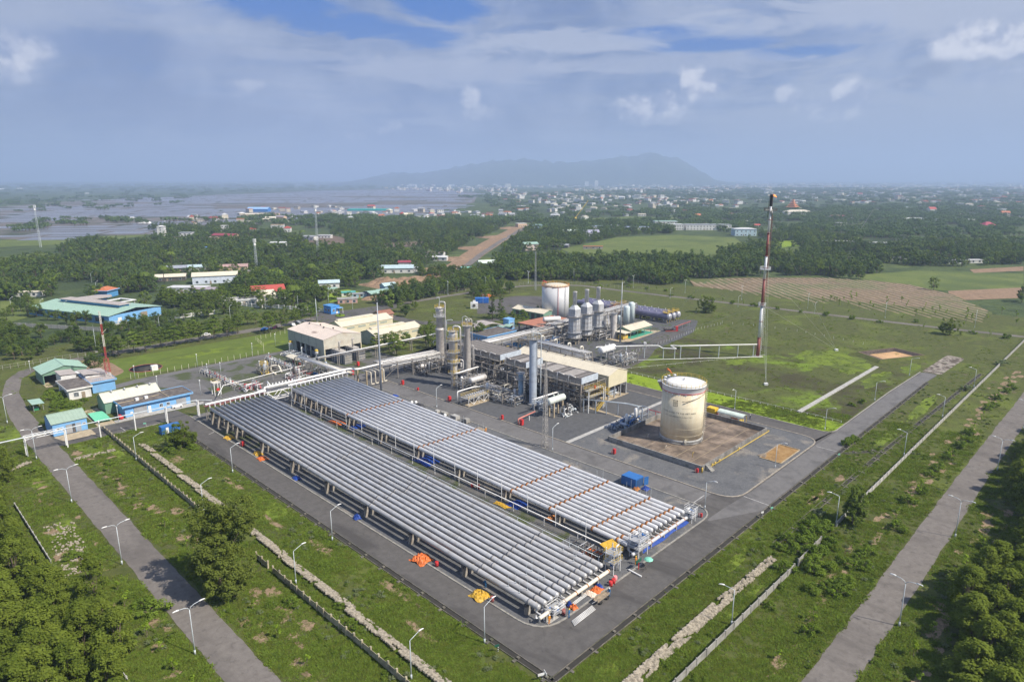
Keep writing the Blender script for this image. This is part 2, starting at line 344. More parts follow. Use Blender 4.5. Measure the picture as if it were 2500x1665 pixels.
M_wood=mat('weathered_timber',(.30,.24,.17),.85,var=.25,scale=3)
M_glass=mat('window_glass',(.05,.07,.09),.15,var=.3,scale=.5)
M_wallb=mat('sky_blue_wall',(.19,.42,.72),.75,var=.06,col2=(.3,.33,.33),c2amt=.4,c2scale=.5,streak=True)
M_wallb2=mat('deep_blue_wall',(.08,.27,.52),.75,var=.06)
M_wallw=mat('white_wall',(.72,.71,.68),.8,var=.06,col2=(.35,.33,.28),c2amt=.5,c2scale=.5,streak=True)
M_wallg=mat('green_cladding',(.18,.31,.22),.6,var=.06)
M_roofg=mat('pale_green_roof',(.34,.50,.40),.5,var=.08,scale=.5,col2=(.3,.33,.27),c2amt=.4,c2scale=.5)
M_roofg2=mat('sage_green_roof',(.33,.43,.34),.5,var=.08,scale=.5,col2=(.25,.30,.22),c2amt=.4,c2scale=.5)
M_roofc=mat('cream_roof',(.68,.62,.48),.5,var=.05,scale=.4,col2=(.5,.42,.32),c2amt=.35,c2scale=.3)
M_wallc=mat('cream_cladding',(.66,.60,.42),.6,var=.05,scale=.4)
M_walls=mat('sage_cladding',(.34,.38,.33),.65,var=.08,scale=.5,col2=(.42,.36,.26),c2amt=.4,c2scale=.5)
M_walls2=mat('cream_stained_cladding',(.55,.52,.43),.65,var=.08,scale=.5,col2=(.46,.33,.22),c2amt=.5,c2scale=.35)
M_roofd=mat('weathered_flat_roof',(.115,.10,.09),.95,var=.25,scale=.8,col2=(.26,.23,.19),c2amt=.6,c2scale=.4)
M_roofp=mat('pale_flat_roof',(.40,.36,.33),.85,var=.1,scale=.5)
M_roofr=mat('red_tile_roof',(.42,.075,.055),.7,var=.15,scale=1.5)
M_roofo=mat('orange_tile_roof',(.48,.16,.07),.7,var=.15,scale=1.5)
M_roofm=mat('grey_metal_roof',(.38,.39,.40),.5,.2,var=.1)
M_roofw=mat('white_metal_roof',(.68,.68,.66),.5,.1,var=.08,col2=(.45,.42,.38),c2amt=.4,c2scale=.2)
M_louv=mat('grey_louvre',(.20,.185,.175),.7,.2,var=.15)
M_louvl=mat('pale_grating',(.36,.34,.32),.7,.1,var=.1)
M_water=mat('pond_water',(.20,.155,.085),.12,var=.1,scale=.3)
M_bark=mat('bark',(.16,.125,.09),.9,var=.2,scale=3)
def leaf_mat(name,a,b,trans=.25,scale=.9):
 m=bpy.data.materials.new(name);m.use_nodes=True;t=NT(m.node_tree);nt=m.node_tree;nt.nodes.clear()
 out=t.node('ShaderNodeOutputMaterial');g=t.node('ShaderNodeNewGeometry');oi=t.node('ShaderNodeObjectInfo')
 f=t.math('ADD',t.math('MULTIPLY',t.noise(g.outputs['Position'],scale,3),.75),t.math('MULTIPLY',oi.outputs['Random'],.35))
 c=t.mix(t.ramp(f,.25,.85),a,b)
 c=t.mix(t.math('MULTIPLY',g.outputs['Random Per Island'],.35),c,tuple(min(1,x*1.7)for x in b))
 d=t.node('ShaderNodeBsdfDiffuse');tr=t.node('ShaderNodeBsdfTranslucent');mx=t.node('ShaderNodeMixShader')
 t.l.new(c,d.inputs[0]);t.l.new(c,tr.inputs[0]);mx.inputs[0].default_value=trans
 t.l.new(d.outputs[0],mx.inputs[1]);t.l.new(tr.outputs[0],mx.inputs[2]);t.l.new(mx.outputs[0],out.inputs[0])
 MATS[name]=m;return m
L_dark=leaf_mat('dark_foliage',(.050,.085,.020),(.095,.140,.034),.3)
L_mid=leaf_mat('mid_foliage',(.075,.115,.022),(.14,.19,.036),.3)
L_near=leaf_mat('acacia_foliage',(.085,.125,.018),(.175,.22,.034),.38)
L_big=leaf_mat('rain_tree_foliage',(.078,.108,.020),(.155,.19,.038),.36)
L_lime=leaf_mat('lime_foliage',(.13,.20,.015),(.24,.34,.04),.35)
L_shrub=leaf_mat('shrub_foliage',(.095,.15,.02),(.17,.24,.036),.35)
L_sage=leaf_mat('pale_shrub_foliage',(.13,.17,.06),(.22,.26,.13),.3)
L_blade=leaf_mat('grass_blades',(.072,.095,.018),(.15,.18,.032),.3)
L_far=leaf_mat('far_foliage',(.056,.096,.028),(.115,.17,.050),.3,.05)
L_lightg=leaf_mat('light_foliage',(.095,.145,.022),(.17,.235,.04),.3)
L_yel=leaf_mat('yellow_green_foliage',(.075,.115,.018),(.13,.17,.03),.3)
# the ground and what lies on it
def inside(p,poly):
 c=False;n=len(poly);x,y=p[0],p[1];j=n-1
 for i in range(n):
  xi,yi=poly[i][0],poly[i][1];xj,yj=poly[j][0],poly[j][1]
  if(yi>y)!=(yj>y)and x<(xj-xi)*(y-yi)/(yj-yi)+xi:c=not c
  j=i
 return c
def sheet(name,pts,z,m,kind='structure'):
 mb=MB();mb.poly([(p[0],p[1],z)for p in pts])
 o=obj(name,mb,m,kind=kind)
 if o.data.polygons[0].normal.z<0:o.data.flip_normals()
 return o
def rpoly(pts,rad=3.0,n=6):
 out=[];N=len(pts)
 for i,p in enumerate(pts):
  r=p[2]if len(p)>2 else rad;P=Vector(p[:2]);a=Vector(pts[i-1][:2])-P;b=Vector(pts[(i+1)%N][:2])-P
  if r<=0:out.append(tuple(P));continue
  a.normalize();b.normalize()
  for k in range(n+1):
   u=k/n;out.append(tuple((P+a*r)*(1-u)**2+P*(2*u*(1-u))+(P+b*r)*u**2))
 return out
def rect(x0,x1,y0,y1):return[(x0,y0),(x1,y0),(x1,y1),(x0,y1)]
def ribbon(name,pts,w,z,m,kind='structure',thick=0):
 mb=MB();L=[];Rr=[]
 P=[Vector(p[:2])for p in pts];rag=.28 if m is M_road or m is M_dirt else 0;st=1.6 if rag else 6
 for i in range(len(P)-1):
  N=max(1,int((P[i+1]-P[i]).length/(st*(1+P[i].length/300))))if P[i].length<900 else 1
  for j in range(N+(i==len(P)-2)):
   u=j/N;d0=(P[min(i+1,len(P)-1)]-P[max(i-1,0)]).normalized();d1=(P[min(i+2,len(P)-1)]-P[i]).normalized();d=d0.lerp(d1,u).normalized();n=Vector((-d.y,d.x));ws=w if hasattr(w,'__len__')else[w]*len(P);ww=ws[i]*(1-u)+ws[i+1]*u;p=P[i].lerp(P[i+1],u)
   k1,k2=(rag*(noise.noise(Vector((p.x/2.2,p.y/2.2,s_)))+.7*noise.noise(Vector((p.x/7,p.y/7,s_+5))))for s_ in(1,9));L.append(p+n*(ww/2+k1));Rr.append(p-n*(ww/2+k2))
 for i in range(len(L)-1):
  mb.add([(L[i].x,L[i].y,z),(Rr[i].x,Rr[i].y,z),(Rr[i+1].x,Rr[i+1].y,z),(L[i+1].x,L[i+1].y,z)],[(0,1,2,3)])
 return obj(name,mb,m,kind=kind)
def strip_box(mb,pts,w,z0,z1):
 """kerb-like bar following points, closed sides"""
 P=[Vector(p[:2])for p in pts];o=len(mb.v)
 for i,p in enumerate(P):
  d=(P[min(i+1,len(P)-1)]-P[max(i-1,0)]).normalized();n=Vector((-d.y,d.x))*w/2
  for q,z in((p+n,z0),(p+n,z1),(p-n,z1),(p-n,z0)):mb.v.append((q.x,q.y,z))
 for i in range(len(P)-1):
  a=o+i*4;b=a+4
  for k in range(3):mb.f.append((a+k,a+k+1,b+k+1,b+k));mb.s.append(False)
 mb.f.append((o,o+3,o+2,o+1));mb.s.append(False);e=o+4*(len(P)-1);mb.f.append((e,e+1,e+2,e+3));mb.s.append(False)
sheet('ground',[(30000*math.cos(t*math.pi/24),30000*math.sin(t*math.pi/24))for t in range(48)],-.5,M_count)
site_pts=[(-70,-60),(330,-60),(470,10),(455,120),(440,215),(432,300),(404,345),(330,372),(240,372),(150,372),(60,362),(-10,345),(-60,300)]
sheet('grass_field',site_pts,0.0,M_site)
sheet('flare_field',rpoly([(217,64),(292,64),(300,96),(296,150),(282,166),(262,160),(240,152),(217,152)],4),.012,M_field)
sheet('bright_lawn',rpoly([(204.4,63.2,3),(216,63,2),(216,148,2),(204.4,148,2)]),.016,M_lawn)
sheet('mown_lawn',rpoly([(66,282,2),(150,279,2),(178,300,2),(178,316,2),(66,316,2)]),.010,ground_mat('mown_grass',[((.095,.135,.022),(.125,.165,.03),.2),((.14,.20,.024),.06,.55,.7,.6),((.05,.06,.02),.5,.6,.75,.5)],bump=.3))
# perimeter road: south-west leg, south-east leg, and the link behind the gate
road=rpoly([(67.4,57.2,0),(280,57.0,0),(300,56.0,3),(300,62,3),(262,63.2,0),(207,63.2,4),(204.2,66,4),(204.2,175,2),(197.2,175,2),(197.2,66,6),(192,63.8,5),(147,63.8,6),(142.3,68.5,6),(142.3,222,2),(134.6,222,2),(134.6,71,6),(128.5,64.8,6),(79.5,64.8,6),(73.8,70.5,6),(73.8,219.5,3),(73,228.6,1),(44.5,229.2,1),(37.6,236,2),(37.6,219.5,2),(67.4,219.6,2)])
sheet('plant_road',road,.020,M_asph)
sheet('south_road_surface',rpoly([(142.3,57.4,0),(282,57.2,0),(299,56.3,1),(299,61.7,1),(262,62.9,0),(207,62.9,2),(192,63.5,2),(149,63.5,2),(137,64.3,3),(128,64.4,3)]),.024,M_asph2)
sheet('inner_road_surface',rect(134.9,142.0,70,221),.024,M_asph2)
# slug-catcher yard, process yard, tank yard
sheet('pipe_yard',rpoly([(73.9,65.0,6),(134.4,65.0,6),(134.4,221,2),(73.9,219,2)],6),.030,M_grav)
sheet('pipe_yard_weeds',rpoly([(74.3,178,2),(96,178,2),(96,216,2),(74.3,216,2)]),.034,M_gravg)
sheet('middle_weeds',rpoly([(96.5,82,2),(103.2,82,2),(103.2,204,2),(96.5,204,2)]),.034,M_gravg)
sheet('process_yard',rpoly([(142.5,116.9,1),(197,116.9,1),(197,238,1),(232,238,4),(300,238,3),(312,200,5),(330,178,5),(300,164,6),(270,160,10),(236,158,3),(204.4,150,2),(204.4,222,2),(197,226,1),(142.5,226,1)]),.032,M_gravd)
sheet('tank_yard',rpoly([(142.5,116.0,1),(142.5,64.2,7),(196.9,64.2,5),(196.9,116.0,1)]),.032,M_grav)
sheet('cross_path',rect(142.7,197.0,115.8,117.3),.040,M_conc_l)
sheet('cross_path_inner',rect(171.0,172.2,117.4,131),.041,M_conc_t)
sheet('north_yard',rpoly([(74,228.9,1),(142.3,222,2),(142.3,226,1),(166,226,2),(166,256,2),(139,276,2),(75,276,2)]),.026,M_gravg)
ribbon('west_access_road',[(66,272),(75,274.5),(98,276),(128,276.2),(139,276)],[5,5,4,3.4,3.2],.036,M_asph2)
ribbon('gate_road',[(84,229),(86,250),(80,272)],[8,9,9],.033,M_asph2)
ribbon('left_road',[(34.6,20),(34.6,60),(34.6,150),(34.5,236),(35.2,262),(37.5,290),(42,310),(48,321),(58,326),(75,328.5),(110,329.5),(150,329),(186,334)],[6.2,6.2,6.1,6.2,5.6,5,5,6,7,7.2,7.2,7.6,9],.040,M_road)
ribbon('right_road',[(30,26.1),(90,26.1),(200,25.9),(330,25.0),(420,23)],[6,6,6,5.6,5.4],.040,M_road)
ribbon('ring_road',[(246,335.6),(283,337.5),(320,336.5),(350,331),(372,318),(382,300),(383,272),(386,235),(390,197),(395,135),(400,77),(405,43),(407,20)],[5,5,5,5,5,5,4.6,4.6,4.6,4.6,4.4,4.4,4.4],.040,M_road)
sheet('gate_plaza',rpoly([(180,314,6),(214,318,5),(246,332,2),(247,339,2),(206,342,4),(186,350,4)]),.045,M_asph)
ribbon('back_road',[(216,330),(216,300),(217,284),(222,276),(240,262),(262,256)],[8,8,8,8,8,7],.050,M_asph)
sheet('parking_lot',rpoly([(256,278,2),(280,304,3),(316,305,4),(330,288,4),(322,262,3),(300,258,3),(272,262,3)]),.048,M_asph)
sheet('east_road',rpoly([(204.4,152,2),(236,158,2),(236,166,2),(268,172,3),(298,176,3),(300,168,3),(262,161,3),(240,152,3),(218,149,3)]),.042,M_asph)
sheet('garage_apron',rpoly([(37.9,229.4,1),(47.8,229.2,1),(47.8,223.0,1),(39.5,223.5,1)]),.052,M_conc_t)
sheet('workshop_apron',rpoly([(55,229.3,0),(82,229.0,0),(83,231.6,0),(55,232.2,0)]),.052,M_conc_l)
sheet('yard_by_blue_building',rpoly([(50,229.3,0),(54.9,229.3,0),(54.9,250,0),(50,250,0)]),.050,M_conc_t)
sheet('rubble_pad',rpoly([(300.5,55.3,1),(336,54,2),(338,61,2),(300.5,62,1)]),.024,ground_mat('rubble',[((.26,.23,.19),(.38,.34,.29),.8),((.085,.065,.05),.4,.44,.56,.9),((.07,.10,.03),.3,.6,.7,.7)],bump=.8,bscale=2))
sheet('sandy_path',rpoly([(63,281,2),(76,292,4),(76,312,3),(66,330,2),(60,318,2),(64,300,2)]),.014,M_dirt)
sheet('ploughed_field',[(466,262),(508,232),(548,190),(560,160),(556,131),(528,98),(470,66),(428,60),(424,84),(428,122),(432,200),(436,240)],-.10,M_plough)
ridg=MB()
PL=[(466,262),(508,232),(548,190),(560,160),(556,131),(528,98),(470,66),(428,60),(424,84),(428,122),(432,200),(436,240)]
for k in range(-24,26):
 run=[]
 for j in range(-26,27):
  q=Vector((484+.72*k*5.2+.69*j*6,140-.69*k*5.2+.72*j*6))
  if inside(q,PL)and not(noise.noise(Vector((q.x/30,q.y/30,4)))>.33):run.append(q+Vector((rnd.uniform(-.3,.3),rnd.uniform(-.3,.3))))
  if(not inside(q,PL)or j==26 or len(run)>9)and len(run)>1:
   o=len(ridg.v)
   for c in run:h=rnd.uniform(.22,.45);ridg.v+=[(c.x-.72,c.y+.69,-.12),(c.x,c.y,-.1+h),(c.x+.72,c.y-.69,-.12)]
   for i in range(len(run)-1):
    for c in(0,1):ridg.f.append((o+i*3+c,o+i*3+3+c,o+i*3+4+c,o+i*3+1+c));ridg.s.append(False)
   run=[run[-1]]if inside(q,PL)else[]
  elif not inside(q,PL):run=[]
obj('furrows',ridg,mat('ridge_soil',(.36,.27,.18),.95,var=.2,scale=.5,col2=(.10,.12,.04),c2amt=.6,c2scale=.1),kind='stuff')
S=lambda L,dz=0:[W('s',x,y)[:2]for x,y in L]
sheet('far_meadow',S([(1290,572),(1350,560),(1420,545),(1560,540),(1690,546),(1720,570),(1640,592),(1560,600),(1430,598),(1330,588)]),-.40,M_olive)
sheet('far_meadow',S([(1105,596),(1180,583),(1290,580),(1310,592),(1200,604),(1120,606)]),-.395,M_olive)
sheet('right_meadow',S([(1960,632),(2100,622),(2354,628),(2354,660),(2200,668),(2030,660)]),-.39,M_olive)
sheet('right_bare_field',S([(2180,668),(2354,660),(2354,684),(2190,690)]),-.38,M_dirt)
sheet('right_bare_field',S([(2230,619),(2354,612),(2354,622),(2240,627)]),-.37,M_dirt)
sheet('brown_field',S([(690,548),(760,540),(800,548),(790,565),(720,570)]),-.40,M_brown)
sheet('brown_field',S([(870,560),(1010,552),(1010,560),(880,572)]),-.395,M_brown)
sheet('left_meadow',S([(0,592),(90,580),(170,586),(160,600),(0,606)]),-.40,M_olive)
sheet('left_meadow',S([(0,552),(160,544),(330,528),(420,530),(300,546),(130,562),(0,568)]),-.40,M_olive)
sheet('green_clearing',S([(590,628),(640,614),(668,640),(610,642)]),-.38,M_lawn)
sheet('green_clearing',S([(1760,556),(1830,552),(1840,566),(1760,572)]),-.38,M_lawn)
sheet('green_clearing',S([(1780,572),(1850,566),(1840,590),(1800,592)]),-.376,M_olive)
sheet('green_clearing',S([(745,672),(800,664),(845,676),(830,694),(760,696)]),-.37,M_lawn)
sheet('green_clearing',S([(440,690),(520,680),(560,694),(480,706)]),-.365,M_olive)
sheet('green_clearing',S([(60,622),(140,612),(190,622),(100,634)]),-.36,M_olive)
sheet('town_green',S([(1270,506),(1440,498),(1560,500),(1560,506),(1400,512)]),-.35,M_olive)
sheet('left_clearing',S([(0,690),(100,686),(100,720),(0,745)]),-.36,M_olive)
# dirt road under construction
dr=[W('k',560,850),W('k',610,815),W('k',720,760),W('k',850,690),W('k',930,630),W('k',1050,555),W('k',1170,490),W('k',1250,440)]
ribbon('dirt_road',dr,[24,24,22,22,24,26,24,20],-.36,M_dirt)
d2=[Vector((p.x+5.5,p.y-5.5))for p in dr]
ribbon('half_built_road',d2,7,-.33,M_road)
def mound(name,x,y,rx,ry,h,m,seed=1,n=26):
 mb=MB();rr=random.Random(seed)
 for j in range(n+1):
  for i in range(n+1):
   u,v=i/n*2-1,j/n*2-1;e=max(0,1-(u*u+v*v))
   mb.v.append((x+u*rx,y+v*ry,-.45+h*e**.7*(.55+.7*noise.noise(Vector((u*2.3+seed,v*2.3,0))))+(.5*h*e*noise.noise(Vector((u*7,v*7+seed,3))))))
 for j in range(n):
  for i in range(n):
   a=j*(n+1)+i;mb.f.append((a,a+1,a+n+2,a+n+1));mb.s.append(True)
 return obj(name,mb,m,kind='structure')
p=W('b',1700,235);mound('earth_mound',p.x,p.y,24,15,5.5,M_dirt,1)
p=W('b',1560,260);mound('earth_mound',p.x+4,p.y+4,12,10,3,M_dirt,4)
for k in range(1,7):
 q=(dr[k]+dr[min(k+1,7)])/2 if k<7 else dr[k];mound('earth_mound',q.x-9,q.y+9,10+2*k,10+2*k,2.6,M_dirt,5+k,14)
p=W('b',1500,415);mound('earth_mound',p.x,p.y,12,7,3,M_dirt,14,16)
soil=MB();green=MB()
soil_c=[]
def patch(mb,x,y,rx,ry,z,seed,rot=0):
 if mb is soil:rx*=1.15;ry*=1.15;soil_c.append((x,y,rx,ry))
 n=30;mb.poly([(x+(u*math.cos(rot)-v*math.sin(rot)),y+(u*math.sin(rot)+v*math.cos(rot)),z)for u,v in((rx*(1+.6*noise.fractal(Vector((1.7*math.cos(k*.2094),1.7*math.sin(k*.2094),seed)),.8,2.2,3))*math.cos(k*.2094),ry*(1+.6*noise.fractal(Vector((1.7*math.cos(k*.2094),1.7*math.sin(k*.2094),seed)),.8,2.2,3))*math.sin(k*.2094))for k in range(n))])
for k in range(46):patch(soil,43+rnd.gauss(0,1.4),62+k*3.3,rnd.uniform(.4,1.3),rnd.uniform(.6,1.8),.012+k*.0003,k)
for k in range(30):patch(soil,26.5+rnd.gauss(0,1.5),84+k*4.0,rnd.uniform(.4,1.3),rnd.uniform(.5,1.6),.012+k*.0003,k+60)
for k in range(70):patch(soil,92+k*3.4,34.4+rnd.gauss(0,1.3),rnd.uniform(.7,2.2),rnd.uniform(.4,1.2),.012+k*.0003,k+100)
for k in range(26):patch(soil,96+k*3.4,17.5+rnd.gauss(0,1.6),rnd.uniform(.7,2.2),rnd.uniform(.4,1.2),.012+k*.0003,k+200)
for x,y,a,b in((46,102,1.5,3),(47,96,1,2),(47.5,109,1.2,2),(46.5,155,.9,2.2),(23.5,152,1.6,1.2),(24,126,1.5,1.4),(173,50.5,2.2,.8),(160,51,4,.8),(155,50.6,3,.7),(62,118,.9,5),(60,134,.7,4),(64,92,.8,5),(58,186,1.5,2.5),(62,160,.8,5),(60,80,.9,4)):patch(soil,x,y,a,b,.030,x)
obj('bare_soil',soil,ground_mat('bare_soil',[((.21,.15,.09),(.33,.24,.155),.9),((.12,.095,.05),.8,.5,.64,.7),((.08,.10,.025),1.6,.55,.66,.7)],bump=.6,bscale=3,bdist=.1),kind='structure')
for k,(x,y,a,b)in enumerate(((297,96,16,12),(288,84,10,8),(303,66.5,9,2.6),(275,72,14,4),(240,150,8,3),(262,122,6,4),(72,53,14,2.4),(84,44.8,12,1.2),(104,44.6,12,1.0),(58,70,5,9),(61,142,3.2,12),(60,208,5,5),(43,212,3.4,7),(28,196,2.4,10),(27,160,2.0,12),(48,200,1.3,12),(30,240,5,8),(48,262,3,12),(104,300,18,5),(136,296,10,6),(120,338,14,3),(110,52,12,1.6),(128,52.5,7,1.6),(215,50.5,14,1.5),(250,50,16,1.6),(20,250,10,8))):patch(green,x,y,a,b,.0135+k*.0003,k+300,R(0))
obj('bright_grass',green,ground_mat('bright_grass',[((.13,.18,.02),(.18,.24,.028),.3),((.085,.11,.024),.12,.42,.6,.85),((.07,.10,.02),1.4,.5,.7,.6)],bump=.5),kind='structure')
# salt ponds
M_mud=ground_mat('pond_bank',[((.13,.12,.11),(.17,.155,.145),.02),((.04,.06,.025),.012,.5,.62,.8)],bump=.3,bscale=.2)
M_pond=bpy.data.materials.new('salt_pond');M_pond.use_nodes=True
_t=NT(M_pond.node_tree);_b=M_pond.node_tree.nodes['Principled BSDF'];_P=_t.node('ShaderNodeNewGeometry').outputs['Position']
_t.put(_b.inputs['Base Color'],_t.mix(_t.ramp(_t.noise(_P,.006,4),.4,.6),(.17,.175,.195),(.225,.23,.25)));_b.inputs['Roughness'].default_value=.3
pondpoly=S([(0,550),(0,476),(150,464),(420,452),(560,446),(760,438),(980,434),(1100,444),(1090,466),(1000,488),(930,496),(800,503),(600,510),(560,524),(430,536),(250,542),(100,552)])
sheet('mudflats',pondpoly,-.36,M_mud)
pm=MB();cells=[];a0=HEAD+R(8);ca,sa=math.cos(a0),math.sin(a0)
fz=600.0
while fz<5600:
 dep=rnd.uniform(18,44)*(1+fz/2600);x=-4200.0
 while x<2600:
  w=rnd.uniform(45,170)*(1+fz/3000)
  c=(fz+dep/2,x+w/2);cx,cy=c[0]*ca+c[1]*sa,c[0]*sa-c[1]*ca
  if inside((cx,cy),pondpoly)and noise.noise(Vector((cx/420,cy/420,2)))>-.30 and rnd.random()<.96:
   g=rnd.uniform(2,5)*(1+fz/2500);q=[]
   for f,t in((fz+g,x+g),(fz+dep-g,x+g),(fz+dep-g,x+w-g),(fz+g,x+w-g)):q.append((f*ca+t*sa,f*sa-t*ca,-.22))
   pm.poly(q[::-1])
   cells.append(((cx,cy),dep,w))
  x+=w
 fz+=dep
o=obj('pond_water',pm,M_pond,kind='structure')
for pl in(pm.f and[]or[]):pass
M_mount=ground_mat('forested_slope',[((.03,.05,.02),(.06,.085,.035),.002),((.02,.035,.015),.006,.5,.65,.6)],bump=1,bscale=.01,bdist=40)
def mountain():
 """long ridge 11 km off: height profile against azimuth read from the photograph, with spurs on its slopes"""
 prof=[(-15.5,0),(-14.5,11),(-12.5,39),(-10,95),(-7.5,88),(-4.3,144),(-1.7,180),(0.5,197),(2.3,190),(4.4,172),(5.9,180),(8,201),(9.8,215),(11.2,239),(12.6,222),(14,180),(15.3,109),(16.5,39),(17.7,18),(20.5,0)]
 D=12000;mb=MB();na,nr=150,26
 def hz(a):
  for(a1,h1),(a2,h2)in zip(prof,prof[1:]):
   if a1<=a<=a2:return h1+(h2-h1)*(a-a1)/(a2-a1)
  return 0
 for j in range(nr+1):
  v=j/nr*2-1
  for i in range(na+1):
   a=-15.5+36*i/na;th=HEAD-R(a);r=D+v*2600
   sh=(1-abs(v)**1.5);h=hz(a)*2.16
   nz=noise.fractal(Vector((a*.55,v*3,1)),1,2,5)
   z=h*max(0,sh)*(1+.30*nz*min(1,abs(v)*2.4))+(h*.10*noise.fractal(Vector((a*1.6,v*5,4)),.9,2.1,5))*sh
   mb.v.append((r*math.cos(th),r*math.sin(th),z-.6 if 0<j<nr else-6))
 for j in range(nr):
  for i in range(na):
   a=j*(na+1)+i;mb.f.append((a+1,a,a+na+1,a+na+2));mb.s.append(True)
 obj('hills',mb,M_mount,kind='structure')
mountain()
# haze: even air in one closed box
hz=MB();hz.bx(-31000,31000,-31000,31000,-8,620)
hm=bpy.data.materials.new('air');hm.use_nodes=True;hm.node_tree.nodes.clear()
_t=NT(hm.node_tree);_o=_t.node('ShaderNodeOutputMaterial');_v=_t.node('ShaderNodeVolumePrincipled')
_v.inputs['Color'].default_value=(.53,.68,.95,1);_v.inputs['Density'].default_value=1.7e-4;_v.inputs['Anisotropy'].default_value=.1
_t.l.new(_v.outputs[0],_o.inputs['Volume'])
obj('haze',hz,hm,kind='stuff')
# kerbs, drains, fences, walls
def kerb(name,pts,w=.35,h=.14,m=None):
 mb=MB();strip_box(mb,pts,w,0,h);return struct(name,mb,m or M_kerb)
def close(p):return list(p)+[p[0]]
kerb('kerb',rpoly([(73.8,219,0),(73.8,64.9,6),(134.5,64.9,6),(134.5,221,0)])[0:])
kerb('kerb',rpoly([(142.4,221,0),(142.4,64.0,6.5),(197.1,64.0,6),(197.1,174,0)]),m=mat('sandy_kerb',(.34,.30,.24),.9,var=.25,scale=1.2,col2=(.16,.14,.11),c2amt=.6,c2scale=.8))
kerb('kerb',rpoly([(204.3,174,0),(204.3,63.3,4),(262,63.3,0),(299,62.2,0)]))
kerb('kerb',[(67.4,229.3),(44.6,229.5)]);kerb('kerb',[(67.4,219.3),(52,219.3)],h=.1)
def drain(name,pts,step):
 """open concrete channel beside the road with struts across it"""
 mb=MB();bot=MB()
 P=[Vector(p)for p in pts]
 for a,b in zip(P,P[1:]):
  d=(b-a).normalized();n=Vector((-d.y,d.x))
  for s in(-.55,.55):strip_box(mb,[a+n*s,b+n*s],.13,-.02,.16)
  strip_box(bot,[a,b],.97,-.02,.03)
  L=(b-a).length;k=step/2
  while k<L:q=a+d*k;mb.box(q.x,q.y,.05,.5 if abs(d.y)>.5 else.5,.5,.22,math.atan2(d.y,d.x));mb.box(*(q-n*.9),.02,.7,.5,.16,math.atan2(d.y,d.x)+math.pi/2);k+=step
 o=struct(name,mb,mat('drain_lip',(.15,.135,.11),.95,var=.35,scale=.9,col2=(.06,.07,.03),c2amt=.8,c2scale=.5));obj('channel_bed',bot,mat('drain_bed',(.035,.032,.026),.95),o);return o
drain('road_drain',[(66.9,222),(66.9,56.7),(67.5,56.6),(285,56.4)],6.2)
drain('upper_drain',[(130,48.9),(201,47.8),(312,44.2)],6.0)
drain('hedge_drain',[(201,47.8),(191,55.2)],6.0)
# stone revetment slopes: thousands of small stones, one mass
def stones(name,x0,y0,x1,y1,w,n,h=.55,seed=3):
 rr=random.Random(seed);mb=MB();a=Vector((x0,y0));b=Vector((x1,y1));d=(b-a);nn=Vector((-d.y,d.x)).normalized()
 for i in range(n):
  u,v=rr.random(),rr.uniform(-.5,.5)*(1+.3*noise.noise(Vector((rr.random(),i,0))))
  if noise.noise(Vector((u*14+seed,v*2,0)))<-.18:continue
  c=a+d*u+nn*v*w;s=rr.uniform(.13,.32);t=rr.uniform(0,3);z=.1+(v+.5)*h
  vs=[]
  for k in range(6):
   an=t+k*math.pi/3;r1=s*rr.uniform(.75,1.15);vs.append((c.x+r1*math.cos(an),c.y+r1*math.sin(an),z))
  vs.append((c.x,c.y,z+s*rr.uniform(.35,.7)))
  mb.add([(p[0],p[1],p[2]-.12)for p in vs[:6]]+[((p[0]-c.x)*.7+c.x,(p[1]-c.y)*.7+c.y,z+s*.45)for p in vs[:6]],[(k,(k+1)%6,6+(k+1)%6,6+k)for k in range(6)]+[(6,7,8,9,10,11)])
 return obj(name,mb,mat('rubble_stone',(.33,.29,.22),.9,var=.4,scale=2.2,col2=(.12,.11,.08),c2amt=.5,c2scale=2),kind='stuff')
stones('stone_revetment',70,47.6,106,47.2,1.6,4200,seed=3);stones('stone_revetment',106,47.2,124,46.7,1.1,800,seed=4)
for i,(u0,u1,k)in enumerate(((62,94,2400),(94,119,1900),(119,147,1900),(149,162,900),(163,174,650),(176,194,700),(196,204,220))):stones('stone_revetment',55.0,u0,54.6,u1,1.7,k,seed=8+i)
stones('rubble_heap',26,168,24,142,5,260,.15,31);stones('rubble_heap',29,213,24,210,2,160,.2,33);stones('rubble_heap',38,206,48,205.5,1.6,160,.15,34)
# left fence: concrete posts with panels
def panel_fence(x,y0,y1,label):
 t=thing('panel_fence',label,'fence',(x,y0,0));L=abs(y1-y0);n=int(L/2.35);s=(y1-y0)/n
 pb=MB();pb.box(0,0,0,.30,.30,1.75);pm_=mesh_of('post',pb,M_cream2)
 qb=MB();qb.box(0,0,.1,.08,abs(s)-.36,1.25);qm=mesh_of('panel',qb,M_cream2)
 for i in range(n+1):
  yy=y0+s*i;o=share('post',pm_,(x+rnd.uniform(-.05,.05),yy,0),t);o.rotation_euler=(rnd.uniform(-.03,.03),rnd.uniform(-.05,.05),0)
  if i<n and rnd.random()<.95:share('panel',qm,(x,yy+s/2,rnd.uniform(-.1,.05)),t)
 return t
M_cream2=mat('stained_fence_concrete',(.44,.39,.27),.9,var=.2,scale=1.2,col2=(.16,.14,.10),c2amt=.7,c2scale=.8)
panel_fence(50.3,226,148.5,'stained concrete panel fence running down the lawn behind the large tree')
panel_fence(50.6,122,60,'stained concrete panel fence continuing below the large tree to the photo edge')
